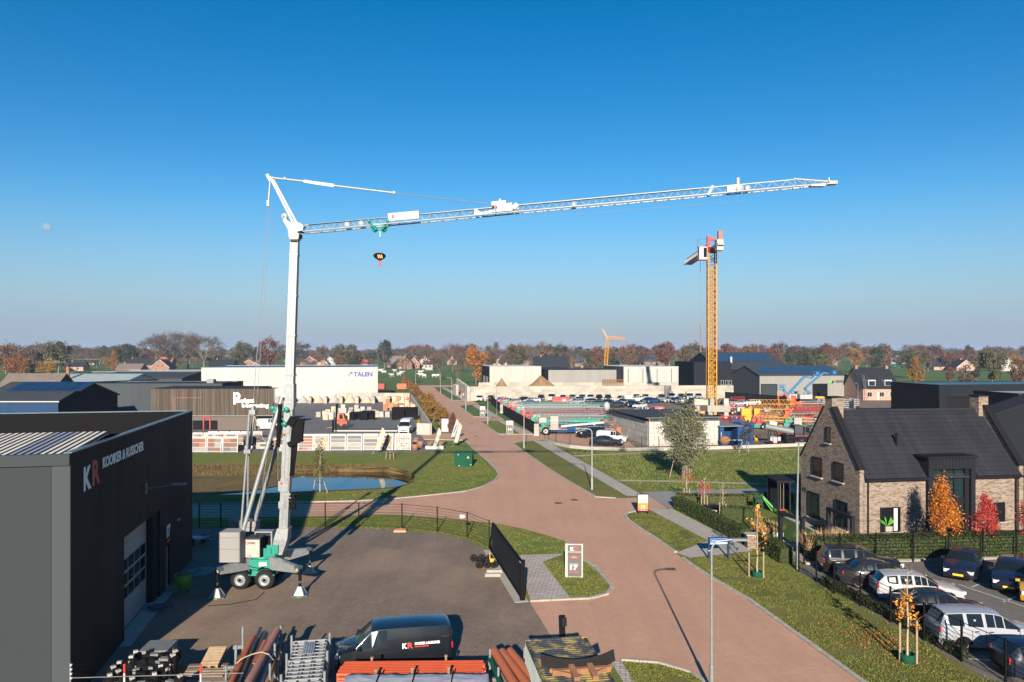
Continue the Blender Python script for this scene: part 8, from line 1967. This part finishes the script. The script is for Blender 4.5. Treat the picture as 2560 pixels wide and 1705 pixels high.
special_tree('maple_tree', 'conical orange autumn tree in front of the black entrance bay', Vector((26.45,45.3,0)), 4.9, slim_trunk(4.7,.07,.02,31,'bark'), crown_mesh(511, 1.05, 1.95, 2.95, 6500, .055, 60, 'cone', .0), (.47,.155,.025))
special_tree('maple_tree', 'conical red autumn tree right of the black entrance bay', Vector((29.1,45.5,0)), 3.9, slim_trunk(3.7,.06,.02,32,'bark'), crown_mesh(512, .85, 1.35, 2.35, 4200, .052, 44, 'cone', .0), (.42,.045,.04))
special_tree('maple_tree', 'conical red tree cut by the right edge before the brick house', Vector((31.9,45.6,0)), 3.8, slim_trunk(3.5,.06,.02,33,'bark'), crown_mesh(513, .85, 1.3, 2.2, 3200, .052, 40, 'cone', .0), (.36,.05,.035))
# ornamental grasses
b = MB()
for x, y in ((2020,1398),(2060,1392),(2085,1388),(2100,1386)): p = gp(x,y); grass_clump(b, (p.x,p.y,.6), .7, 1.0, 160)
o = b.build('ornamental_grass', 'dry_plant'); tag(o, 'tawny ornamental grasses behind the hedge at the house corner', 'grass', kind='stuff')
b = MB()
for x, y in ((1912,1338),(1925,1340),(1940,1337),(1930,1332)): p = gp(x,y); grass_clump(b, (p.x,p.y,.05), .6, .8, 150)
o = b.build('lavender_bed', 'dry_plant'); tag(o, 'grey-brown lavender bed in the garden', 'plants', kind='stuff')
# ---- garden things
t = thing('play_slide', 'bright green slide with dark play tower in the garden', 'slide', gp(1903,1278))
b = MB(); b.beam((.05,0,1.15),(.75,-.15,.12),.42,.05); b.beam((.75,-.15,.12),(1.0,-.2,.1),.42,.05); b.build('chute', 'slide_green', t)
b = MB()
for sy in (-.22,.22): b.beam((.05,sy,1.22),(.95,sy-.17,.2),.04,.12)
b.build('chute_side', 'slide_green', t)
b = MB(); b.box((-.55,-.3,.9),(.05,.3,1.0)); b.box((-.55,-.3,0),(-.48,-.23,1.5)); b.box((-.02,-.3,0),(.05,-.23,1.5)); b.box((-.55,.23,0),(-.48,.3,1.5)); b.build('tower', 'green_paint', t)
b = MB(); b.box((-.45,-.33,.3),(-.25,-.31,.6)); b.build('panel', 'yellow_paint', t)
t = thing('trampoline', 'dark sunken trampoline with net behind the garden hedge', 'trampoline', gp(1785,1284)); b = MB(); b.lathe([(0,.35),(1.0,.35),(1.05,.4),(1.05,.5)],(0,0,0),20); b.build('bed', 'black_steel', t); b = MB(); b.lathe([(1.02,.5),(1.12,.52),(1.12,.38)],(0,0,0),20); b.build('rim', 'galv_matt', t)
def frame2(lb, p, q, h_, m='anthracite'):
    p = Vector(p); q = Vector(q); d = q-p; t = thing('pergola', lb, 'pergola', p, math.atan2(d.y,d.x)); L = d.length
    for x in (0,L):
        b = MB(); b.box((x-.11,-.11,0),(x+.11,.11,h_)); b.build('post', m, t)
    b = MB(); b.box((-.11,-.11,h_+.002),(L+.11,.11,h_+.2)); b.build('crossbeam', m, t); return t
frame2('black timber frame beside the tall light mast', gp(1951,1363), gp(2006,1384), 2.0)
frame2('black timber frame in front of the brick gable window', gp(2071,1338), gp(2131,1366), 1.72)
t = thing('veranda', 'black glazed veranda at the far corner of the brick house', 'veranda', gp(1945,1288)); q = gp(2000,1296)-gp(1945,1288); hv = hz(1207,dep(1288))
for x in (0,.9,1.7):
    b = MB(); b.box((x-.06,-.06,0),(x+.06,.06,hv)); b.build('post', 'anthracite', t)
b = MB(); b.box((-.1,-.1,hv+.002),(1.8,2.6,hv+.16)); b.build('roof', 'anthracite', t); b = MB(); b.box((0,2.3,0),(1.7,2.4,hv)); b.build('rear_glass', 'glass_dark', t)
t = thing('garden_swing', 'red swing seat hanging under the veranda', 'swing', gp(1955,1290)); b = MB()
for x in (-.12,.12): b.tube((x,0,.5),(x,0,hv),.012,n=4)
b.build('ropes', 'pale_wood', t); b = MB(); b.cbox((0,0,.48),(.4,.2,.08)); b.build('seat', 'red_paint', t)
t = thing('brick_pillar', 'square brick garden pillar with stone cap at the garden gate', 'pillar', gp(1877,1369)); b = MB(); b.box((-.3,-.3,0),(.3,.3,.82)); b.build('shaft', 'pale_brick', t); b = MB(); b.box((-.36,-.36,.822),(.36,.36,.9)); b.build('cap', 'pale_concrete', t)
t = thing('raised_planter', 'white raised planter wall with blue stripes in the garden', 'planter', gp(1932,1341)); b = MB(); b.box((-.7,-.08,0),(.7,.08,.28)); b.build('wall', 'sign_white', t)
for x in (-.5,.1):
    b = MB(); b.box((x,-.09,.0),(x+.14,-.082,.27)); b.build('stripe', 'bluish_trim', t)
for i in range(6):
    p = gp(1930+i*12,1348+i*4); b = MB(); b.cbox((p.x,p.y,.03),(1.1,.3,.03),TH); tag(b.build('stepping_slab','pale_concrete'), kind='structure')
t = thing('garden_bench', 'small black bench against the brick gable', 'bench', gp(2052,1330), rad(95)); b = MB(); b.box((-.5,-.2,.38),(.5,.2,.44)); b.build('seat', 'black_steel', t)
for x in (-.42,.42):
    b = MB(); b.box((x-.03,-.18,0),(x+.03,.18,.38)); b.build('leg', 'black_steel', t)
# ---- cows on the pasture
def cow_mesh():
    b = MB(); b.smooth = True; R_ = []
    for x, rz_, rw, z in ((-1.05,.1,.1,1.05),(-.95,.34,.26,1.0),(-.5,.42,.34,.95),(.1,.44,.36,.92),(.6,.38,.28,1.0),(.85,.26,.18,1.12),(1.05,.2,.13,1.25),(1.2,.2,.13,1.3),(1.5,.11,.09,1.12),(1.58,.06,.06,1.08)):
        R_.append([Vector((x, rw*math.cos(a), z+rz_*math.sin(a))) for a in [6.283*k/10 for k in range(10)]])
    b.loft(R_)
    for x in (-.8,.55):
        for y in (-.2,.2): b.tube((x,y,.75),(x+.03,y,.35),.10,.06,n=6); b.tube((x+.03,y,.35),(x,y,0),.06,.05,n=6)
    b.tube((-1.05,0,1.2),(-1.15,0,.5),.03,n=4); b.tube((1.2,-.13,1.4),(1.15,-.3,1.42),.05,.02,n=5); b.tube((1.2,.13,1.4),(1.15,.3,1.42),.05,.02,n=5)
    return b.mesh('cow', 'cow_hide')
cm_ = cow_mesh()
for i, (x, y) in enumerate(((330,430),(265,390),(565,400),(500,500),(655,480),(715,440),(680,345),(835,345),(1110,430),(1110,495),(1175,515),(1180,345),(1260,372),(1320,375),(1405,515),(1470,518))):
    X, Yp = 920+x/8.41, 880+(y+28)/8.41
    o = put(cm_, 'cow', None, gp(X,Yp), RND.uniform(0,6.28)); s_ = 1.35; o.scale = (s_,s_,s_); tag(o, 'black and white cow on the green pasture beyond the street', 'cow', 'cows on the pasture')

# ================================================================ foreground yard storage
KD = Vector((-math.sin(rad(11)), math.cos(rad(11)), 0)); KN_ = Vector((math.cos(rad(11)), math.sin(rad(11)), 0)); KRZ = rad(11)
t = thing('steel_chest', 'flat grey steel chest on the paving beside the warehouse', 'chest', Vector((-14.7,29.2,0)), rad(4)); b = MB(); b.box((0,0,0),(1.05,1.05,.62)); b.build('body', 'mid_grey_panel', t); b = MB(); b.box((-.03,-.03,.622),(1.08,1.08,.69)); b.build('lid', 'galv_matt', t); b = MB(); b.box((1.06,.4,.45),(1.1,.55,.6)); b.build('latch', 'chrome', t)
ax_ = [((339,1641),(438,1640),.9),((329,1654),(432,1650),.9),((327,1666),(410,1661),.75),((299,1668),(430,1672),.6),((283,1680),(402,1676),.6),((296,1690),(420,1686),.5),((274,1700),(386,1697),.5),((330,1708),(450,1702),.5)]
for i, (a, c, z) in enumerate(ax_):
    p, q = gp(*a,z), gp(*c,z); t = thing('trailer_axle', f'black trailer axle with white hub caps, {ORD[i]} from the back of the pile', 'axle', p, 0, 'black axles piled beside the warehouse'); d = q-p
    b = MB(); b.beam((0,0,0),d,.1,.1)
    b.build('axle_beam', 'black_steel', t)
    for k, e in enumerate((Vector((0,0,0)), d)):
        b = MB(); b.lathe([(0,-.16),(.17,-.16),(.17,.16),(0,.16)], tuple(e), 14, 'X'); b.build('hub', 'black_steel', t)
        b = MB(); b.cbox(e+Vector((0,0,.18)),(.16,.14,.1),RND.uniform(0,1)); b.build('hub_cap', 'off_white', t)
    for k in range(5):
        b = MB(); e = d*(.18+.16*k)+Vector((0,RND.uniform(-.1,.1),RND.uniform(-.05,.1))); b.cbox(e,(RND.uniform(.15,.4),RND.uniform(.1,.25),RND.uniform(.06,.2)),RND.uniform(-.4,.4)); b.build('bracket', RND.choice(['black_steel','black_steel','black_steel','galv_matt']), t)
    if z > .55:
        b = MB(); b.box((d.x*.2,-.3,-z+.0),(d.x*.3,.3,-.2)); b.box((d.x*.7,-.3,-z),(d.x*.8,.3,-.2)); b.build('rack_leg', 'black_steel', t)
t = thing('wooden_pallet', 'pale wooden pallet lying tilted beside the black axles', 'pallet', gp(500,1671,.35), .05); M = Matrix.Rotation(rad(16),4,'X')
for k in range(7):
    b = MB(M); b.box((0,k*.16,.1),(.68,k*.16+.13,.14)); b.build('board', 'pale_wood', t)
for k in (0,.3,.58):
    b = MB(M); b.box((k,0,0),(k+.1,1.1,.1)); b.build('bearer', 'wood', t)
t = thing('timber_stack', 'rough dark planks under the tilted pallet', 'timber', gp(480,1690)); 
for k in range(5):
    b = MB(); b.beam((-.9,k*.1-.2,.1+.05*k),(1.3,k*.12-.2,.12+.05*k),.18,.06); b.build('plank', 'old_wood', t)
# electric fence line at the very bottom left
t = thing('wire_fence', 'fence post with four wires and a rail at the bottom left corner', 'fence', Vector((xa(176,24.4),24.4,0)))
b = MB(); b.tube((0,0,0),(0,0,hz(1658,24.4)),.03,n=6); b.build('post', 'galv_matt', t)
for k in range(4):
    z = hz(1662+k*11,24.4); b = MB(); b.cbox((.03,0,z),(.06,.06,.05)); b.build('insulator', 'sign_white', t); b = MB(); b.tube((.03,0,z),(5.6,.3,z+.03),.003 if k < 3 else .014,n=4); b.build('wire', 'black_steel' if k < 3 else 'galv_matt', t)
for i, (x, yt) in enumerate(((311,1660),(502,1661))):
    Yp = 24.6; h_ = hz(yt,Yp); t = thing('marker_pole', 'red and white marker pole, ' + ('left' if i == 0 else 'right') + ' of two at the bottom edge', 'pole', Vector((xa(x,Yp),Yp,0)))
    for k in range(7):
        b = MB(); b.tube((0,0,h_*k/7),(0,0,h_*(k+1)/7),.035,n=8); b.build('band', 'logo_red' if k % 2 == 0 else 'sign_white', t)
t = thing('steel_crate', 'small galvanised crate at the bottom edge left of the pipes', 'crate', Vector((xa(490,25),24.6,0))); b = MB()
for k in range(6): b.box((0,0,.75+k*.07),(1.0,.9,.78+k*.07))
b.box((0,0,0),(.06,.06,1.25)); b.box((.94,0,0),(1,.06,1.25)); b.build('frame', 'sign_white', t)
# pipe rack with posts and single pipes
def stanchion(lb, x, y, zt=1.6, name='rack_post'):
    p = gp(x,y,zt); t = thing('rack_post', lb, 'post', Vector((p.x,p.y,0)), 0, 'galvanised rack posts'); b = MB(); b.tube((0,0,0),(0,0,zt),.045,n=8); b.build('tube', 'galv', t); b = MB(); b.lathe([(.045,zt),(.03,zt+.01),(0,zt+.012)],(0,0,0),8); b.build('cap', 'galv_matt', t)
for k, (x, y) in enumerate(((607,1566),(590,1612),(565,1664))): stanchion(f'galvanised rack post left of the pipe stack, {ORD[k]} from the back', x, y)
for k, (x, y) in enumerate(((702,1564),(687,1609),(675,1659))): stanchion(f'galvanised rack post right of the pipe stack, {ORD[k]} from the back', x, y)
def pipe(lb, far, near, r_, z, mat, inner='black_pipe', group=None, hollow=True, ext=1.0):
    a, c = gp(*far,z), gp(*near,z); d = (c-a).normalized(); c = c+d*ext; t = thing('pipe', lb, 'pipe', a, 0, group); c = c-a
    b = MB(); b.tube((0,0,0), c, r_, n=16, cap=False); b.build('tube', mat, t)
    for e, s_ in ((Vector((0,0,0)),-1),(c,1)):
        b = MB(); b.tube(e+d*s_*.001, e+d*s_*.03, r_*1.03, n=16, cap=False); rr = b.build('rim', mat if mat != 'pink_pipe' else 'terracotta', t); b = MB(); b.tube(e-d*s_*.02, e+d*s_*.004, r_*.86, n=16); b.build('bore', inner, rr)
    return t
pipe('wide pinkish pipe on top right of the left pipe stack', (694,1575), (622,1708), .15, 1.42, 'pink_pipe', ext=.3)
pipe('orange-brown pipe at the left of the left pipe stack', (633,1594), (580,1705), .12, 1.2, 'terracotta')
pipe('short orange-brown pipe with open end in the left pipe stack', (662,1606), (634,1664), .10, 1.25, 'terracotta', 'wood', ext=.0)
pipe('thin long black pipe lying over the left pipe stack', (651,1571), (598,1705), .06, 1.42, 'black_pipe')
pipe('thick black pipe in the middle of the left pipe stack', (661,1586), (612,1705), .14, 1.2, 'black_pipe')
pipe('dull blue-grey pipe low at the right of the left pipe stack', (692,1600), (652,1706), .11, 1.05, 'grey_pipe')
pipe('brown pipe low at the right edge of the left pipe stack', (697,1616), (668,1706), .08, 1.0, 'rust')
pipe('dark pipe underneath the left pipe stack', (640,1600), (600,1706), .12, .95, 'black_pipe')
pipe('lower orange-brown pipe under the left pipe stack', (620,1612), (575,1707), .11, .95, 'terracotta')
b = MB(); b.path([gp(592,1658,1.36), gp(605,1646,1.5), gp(632,1635,1.58), gp(655,1630,1.66), gp(672,1636,1.62), gp(684,1650,1.3)], .022, 5)
tag(b.build('strap', 'pale_wood'), 'pale lashing strap over the left pipe stack', 'strap')
t = thing('rack_bed', 'low steel beams carrying the left pipe stack', 'rack', Vector((-9.7,27.6,0)), KRZ)
for y in (-2.2,0,2.0):
    b = MB(); b.box((-1.0,y-.06,.7),(1.0,y+.06,.84)); b.box((-.95,y-.05,0),(-.85,y+.05,.7)); b.box((.85,y-.05,0),(.95,y+.05,.7)); b.build('bearer', 'galv_matt', t)
# scaffold frames stacked flat
sf = thing('scaffold_stack', 'stack of galvanised ladder frames in a rack beside the pipes', 'scaffold', Vector((-7.75,28.5,0)), KRZ); Wd = 1.42
for k, y in enumerate((0,-1.75,-3.5,-5.2)):
    b = MB()
    for x in (-Wd/2,Wd/2): b.tube((x,y,0),(x,y,1.62),.05,n=8)
    b.beam((-Wd/2,y,1.3),(Wd/2,y,1.3),.03,.16); b.build('portal', 'galv', sf)
for lv, z in enumerate((1.38,1.2,1.0,.8)):
    for x in (-.56,-.19,.19,.56):
        b = MB(); b.beam((x,.1,z),(x,-5.4,z),.05,.06); b.build('rail', 'galv_matt' if lv else 'black_pipe', sf)
    b = MB()
    for i in range(17):
        y = -.1-i*.31; b.beam((-.6,y,z+.035),(.6,y,z+.035),.06,.025)
    b.build('rungs', 'white_steel' if lv == 0 else 'galv', sf)['kind'] = 'stuff'
for k in range(5):
    b = MB(); b.box((-.2+k*.085,-1.45,1.43),(-.2+k*.085+.065,-.35,1.46)); b.build('deck_plank', 'grey_pipe', sf)
# orange pipes in layers
n_p = 8
for lay in range(4):
    for k in range(n_p):
        if lay == 3 and k < 0: continue
        y = 25.75+k*.135+(lay % 2)*.06; z = .86+lay*.125; x0 = xa(849,26.2)+RND.uniform(-.04,.06); x1 = xa(1213,26.2)-(.12 if k > 5 else 0)+RND.uniform(-.1,.05)
        lb = f'orange plastic pipe, {ORD[k]} from the front, {("bottom","second","third","top")[lay]} layer of the wide bundle'
        t = thing('pipe', lb, 'pipe', Vector((x0,y,z)), rad(1.2), 'orange plastic pipes in the wide bundle'); b = MB(); b.tube((0,0,0),(x1-x0,0,0),.066,n=12,cap=False); b.build('tube', 'orange_pipe', t); b = MB(); b.tube((-.004,0,0),(.01,0,0),.056,n=12); b.build('bore', 'rust', t)
def upright(lb, x, yt, Y, mat='old_wood', w=.08):
    h_ = hz(yt,Y); t = thing('timber_upright', lb, 'post', Vector((xa(x,Y),Y,0)), 0, 'timber uprights of the pipe bundles'); b = MB(); b.box((-w/2,-w/2,0),(w/2,w/2,h_)); b.build('post', mat, t); b = MB(); b.box((-w/2-.01,-w/2-.01,h_-.03),(w/2+.01,w/2+.01,h_+.003)); b.build('top', 'wood', t)
upright('timber upright across the orange pipe bundle, left of two', 930, 1643, 26.9); upright('timber upright across the orange pipe bundle, right of two', 1115, 1638, 26.9)
upright('timber upright on the white wrapped bundle, left of three', 940, 1673, 25.45); upright('timber upright on the white wrapped bundle, middle of three', 1031, 1669, 25.45); upright('timber upright on the white wrapped bundle, right of three', 1122, 1668, 25.45)
t = thing('wrapped_bundle', 'white plastic-wrapped bundle of pipes at the bottom edge', 'bundle', Vector((xa(858,25),24.0,0)), rad(1)); Lw = xa(1228,25)-xa(858,25)
b = MB(); b.smooth = True; r = random.Random(6); nx, ny = 60, 14; vs = []
for i in range(nx+1):
    for j in range(ny+1):
        u, v = i/nx, j/ny; z = 1.43+.06*math.sin(v*3.14)*1.0+.03*noise.noise(Vector((u*14,v*5,1)))+.02*noise.noise(Vector((u*40,v*9,4)))
        if j in (0,ny): z = .6
        if i in (0,nx): z = .7
        vs.append((u*Lw, v*1.45, z))
b.add(vs, [(i*(ny+1)+j,(i+1)*(ny+1)+j,(i+1)*(ny+1)+j+1,i*(ny+1)+j+1) for i in range(nx) for j in range(ny)]); b.build('wrap', 'wrap_white', t)
b = MB(); b.box((.05,.1,.3),(Lw-.05,1.35,.9)); b.build('load', 'orange_pipe', t)
for x in (1.2,2.4,3.7):
    b = MB(); b.box((x-.02,-.01,.55),(x+.02,1.46,1.525)); b.build('band', 'black_steel', t)
b = MB(); b.box((.3,.2,0),(.5,1.3,.3)); b.box((Lw-.6,.2,0),(Lw-.4,1.3,.3)); b.build('bearers', 'old_wood', t)
t = thing('orange_pipe_bed', 'bearers under the orange pipe bundle', 'rack', Vector((xa(849,26.2),26.2,0))); b = MB()
for x in (.5,2.5,4.6): b.box((x,-.5,0),(x+.12,.8,.78))
b.build('bearers', 'old_wood', t)
# terracotta drain pipes
for k, (f_, n_, z, lb) in enumerate((((1236,1628),(1284,1706),1.35,'left'),((1256,1631),(1313,1706),1.3,'second'),((1276,1629),(1340,1706),1.35,'third'))):
    pipe(f'terracotta drain pipe with collar, {lb} of three beside the container', f_, n_, .155, z, 'terracotta', 'rust', 'terracotta drain pipes', ext=1.2)
pipe('shorter terracotta pipe against the container side', (1302,1655), (1345,1712), .14, 1.05, 'terracotta', 'rust', ext=1.0)
pipe('green plastic pipe left of the terracotta pipes', (1226,1645), (1250,1706), .10, 1.1, 'green_paint', ext=1.2); pipe('grey plastic pipe under the terracotta pipes', (1235,1662), (1262,1708), .10, .9, 'grey_pipe', ext=1.2)
for k, (x, y) in enumerate(((1225,1622),(1246,1668),(1311,1618),(1335,1665))): stanchion(f'galvanised rack post beside the terracotta pipes, {ORD[k]} from the left', x, y, 1.5)
t = thing('rack_bed', 'low beams under the terracotta pipes', 'rack', Vector((-.25,27.2,0)), KRZ)
for y in (-2.2,-.6,.8):
    b = MB(); b.box((-.7,y-.06,.7),(.75,y+.06,.82)); b.box((-.65,y-.05,0),(-.55,y+.05,.7)); b.box((.6,y-.05,0),(.7,y+.05,.7)); b.build('bearer', 'galv_matt', t)
# the container with mossy roof; local x across, -y towards the camera
ZC = 2.3; ct = thing('shipping_container', 'blue-grey container with mossy yellow corrugated roof, bottom right of centre', 'container', Vector((.455,26.25,0)), rad(8.6)); CW, CL = 2.2, 5.5
b = MB(); b.box((.04,-CL,.1),(CW-.04,0,ZC-.05)); b.build('body', 'roof_pale', ct)
b = MB(); n = 34; st = CL/n
for k in range(n):
    y = -k*st; b.add([(.1,y,ZC-.05),(CW-.1,y,ZC-.05),(CW-.1,y-st*.3,ZC-.01),(.1,y-st*.3,ZC-.01)], [(3,2,1,0)]); b.add([(.1,y-st*.3,ZC-.01),(CW-.1,y-st*.3,ZC-.01),(CW-.1,y-st*.75,ZC-.01),(.1,y-st*.75,ZC-.01)], [(3,2,1,0)]); b.add([(.1,y-st*.75,ZC-.01),(CW-.1,y-st*.75,ZC-.01),(CW-.1,y-st,ZC-.05),(.1,y-st,ZC-.05)], [(3,2,1,0)])
b.build('roof', 'mossy_steel', ct)
b = MB()
for a, c in (((0,-CL,ZC-.12),(.1,0,ZC)),((CW-.1,-CL,ZC-.12),(CW,0,ZC)),((.1,-.1,ZC-.12),(CW-.1,0,ZC))): b.box(a,c)
b.build('top_rail', 'mossy_steel', ct)
for x in (0,CW-.16):
    b = MB(); b.box((x-.01,-.17,ZC-.11),(x+.17,.01,ZC+.02)); b.build('corner_casting', 'yellow_steel' if x else 'galv_matt', ct)
b = MB()
for k in range(26): b.box((-.02,-.1-k*.21,.2),(.04,-.2-k*.21,ZC-.12))
b.build('side_corrugation', 'roof_pale', ct)['kind'] = 'stuff'
pl_ = thing('plough_blade', 'worn snow plough blade with rubber edge lying on the container roof', 'plough', Vector((2.15,23.85,ZC)), rad(9))
b = MB(); pts = []
for k in range(15):
    u = (k/14-.5)*2; pts.append((u*1.22, -.1+.22*u*u, .30+.16*u*u))
for a, c in zip(pts[:-1], pts[1:]): b.add([(a[0],a[1]+.05,a[2]),(c[0],c[1]+.05,c[2]),(c[0],c[1]-.14,c[2]-.30),(a[0],a[1]-.14,a[2]-.30)], [(3,2,1,0)]); b.add([(a[0],a[1]+.09,a[2]),(c[0],c[1]+.09,c[2]),(c[0],c[1]-.10,c[2]-.30),(a[0],a[1]-.10,a[2]-.30)], [(0,1,2,3)])
b.build('rubber_edge', 'rubber', pl_)
b = MB(); b.beam((-.95,-.35,.08),(.95,-.35,.08),.16,.16); b.beam((-1.0,-.28,.12),(-.4,-.6,.06),.1,.12); b.beam((1.0,-.28,.12),(.4,-.6,.06),.1,.12); b.build('frame', 'rust', pl_)
for x in (-.3,.3):
    b = MB(); b.beam((x,-.2,.18),(x,-1.0,.10),.18,.12); b.build('arm', 'rust', pl_)
# ---- small things on the yard
t = thing('wheel_trolley', 'black multi-wheeled vacuum lifting trolley with yellow parts by the gate', 'trolley', gp(1215,1420))
for k, (x, y) in enumerate(((1184,1404),(1204,1404),(1224,1404),(1198,1421),(1218,1420),(1236,1420))):
    p = gp(x,y)-gp(1215,1420); b = MB(); b.lathe([(.08,-.07),(.19,-.09),(.22,-.04),(.22,.04),(.19,.09),(.08,.07)],(p.x,p.y,.22),14,'Y'); w_ = b.build('wheel', 'rubber', t); b = MB(); b.lathe([(0,-.06),(.1,-.06),(.1,.06),(0,.06)],(p.x,p.y,.22),10,'Y'); b.build('rim', 'black_steel', w_)
b = MB(); b.beam((-.6,.5,.3),(.5,-.1,.3),.06,.06); b.beam((-.2,.6,.3),(.3,-.2,.32),.06,.06); b.build('frame', 'black_steel', t); b = MB(); b.cbox((.35,.0,.45),(.22,.15,.2)); b.tube((.2,.7,.3),(.2,.75,.7),.03,n=5); b.build('gear', 'yellow_paint', t)
for k, y in enumerate((1433,1441)):
    p = gp(1237-k*4,y)-gp(1215,1420); b = MB(); b.box((p.x-.45,p.y-.12,0),(p.x+.42,p.y+.12,.2-.02*k)); b.build('ballast_bar', 'pale_concrete', t)
t = thing('wooden_pallet', 'pallet carrying a round rusty lid beside the curving fence', 'pallet', gp(984,1331)); b = MB(); pallet(b, .85, .7); b.build('boards', 'pale_wood', t)
t = thing('rusty_lid', 'round rusty steel lid lying on the pallet by the curving fence', 'lid', gp(984,1331)+Vector((.42,.38,.14))); b = MB(); b.lathe([(0,.06),(.42,.05),(.44,.0),(0,0)],(0,0,0),20); b.build('disc', 'rust', t); b = MB(); b.tube((-.1,0,.07),(.1,0,.07),.02,n=5); b.build('grip', 'rust', t)
t = thing('concrete_bucket', 'lime green concrete bucket with soil standing at the warehouse wall', 'bucket', gp(457,1483)); b = MB(); b.lathe([(.16,.3),(.3,.42),(.42,.62),(.44,.98),(.40,.98),(.38,.8),(0,.85)],(0,0,0),18); b.build('tub', 'lime_paint', t)
b = MB()
for a in (0.4,2.0,3.6,5.2): b.tube((.36*math.cos(a),.36*math.sin(a),0),(.40*math.cos(a),.40*math.sin(a),.65),.03,n=6)
b.path([(.38*math.cos(a),.38*math.sin(a),.04) for a in [6.283*k/12 for k in range(13)]], .03, 5); b.beam((.3,-.3,.3),(.6,-.2,.65),.05,.05); b.build('frame', 'lime_paint', t)
b = MB(); b.lathe([(.38,.93),(.25,1.02),(0,1.08)],(0,0,0),14); b.build('soil', 'brown_soil', t)
heap('gravel_heap', 'low heap of grey gravel behind the green bucket', gp(502,1428), .9, 1.0, .22, 'grey_gravel', 31)
b = MB(); r = random.Random(2); c = gp(396,1522)
for k in range(8):
    rr = r.uniform(.25,.5); o_ = Vector((r.uniform(-.15,.15),r.uniform(-.1,.1),.04+.02*k)); b.path([c+o_+Vector((rr*1.2*math.cos(a),rr*.8*math.sin(a),.03*math.sin(3*a+k))) for a in [6.283*i/16 for i in range(15)]], .018, 5)
tag(b.build('hose_coil', 'bluish_trim'), 'pale blue hose coiled on the ground by the warehouse door', 'hose')
t = thing('small_trailer', 'galvanised car trailer parked behind the warehouse corner', 'trailer', gp(492,1362), rad(-18)); b = MB()
for z in (.55,.75,.95): b.tube((-.6,-.5,z),(.6,-.5,z),.025,n=5); b.tube((.6,-.5,z),(.6,.5,z),.025,n=5)
b.box((-.6,-.5,.45),(.6,.5,.5)); b.build('bed', 'galv', t); b = MB(); b.beam((.6,0,.42),(1.5,0,.4),.06,.08); b.tube((1.3,0,0),(1.3,0,.6),.03,n=6); b.build('drawbar', 'galv', t)
for sy in (-.6,.6):
    b = MB(); small_wheel(b,(0,sy,.3),.3,.15); b.build('wheel','rubber',t)

# ---------------------------------------------------------------- tell look-alikes apart by their order from the left
from collections import defaultdict
GRP = defaultdict(list)
for o in list(S.objects):
    if o.parent is None and 'label' in o.keys() and 'category' in o.keys(): GRP[o['label']].append(o)
for lb, os_ in GRP.items():
    if len(os_) < 2: continue
    os_.sort(key=lambda o: o.location.x/max(1.0,o.location.y))
    for i, o in enumerate(os_):
        if i < len(ORD) and lb.split()[-1] != 'street' and len(lb.split()) <= 12: o['label'] = lb + f', {ORD[i]} from the left'
for o in S.objects:
    if 'px' in o.keys(): del o['px']
# ---------------------------------------------------------------- the air
b = MB(); b.box((-9400,-380,-1.6),(9400,14400,42)); hz_o = b.build('haze', 'kerb'); hz_o['kind'] = 'stuff'; hz_o['label'] = 'thin pale autumn haze'
hm_ = bpy.data.materials.new('haze_air'); hm_.use_nodes = True; hn = hm_.node_tree.nodes; hn.remove(hn['Principled BSDF'])
pv = hn.new('ShaderNodeVolumePrincipled'); pv.inputs['Color'].default_value = (.5,.68,1,1); pv.inputs['Density'].default_value = .00014; pv.inputs['Anisotropy'].default_value = .0
hm_.node_tree.links.new(pv.outputs[0], hn['Material Output'].inputs['Volume']); hz_o.data.materials.clear(); hz_o.data.materials.append(hm_)
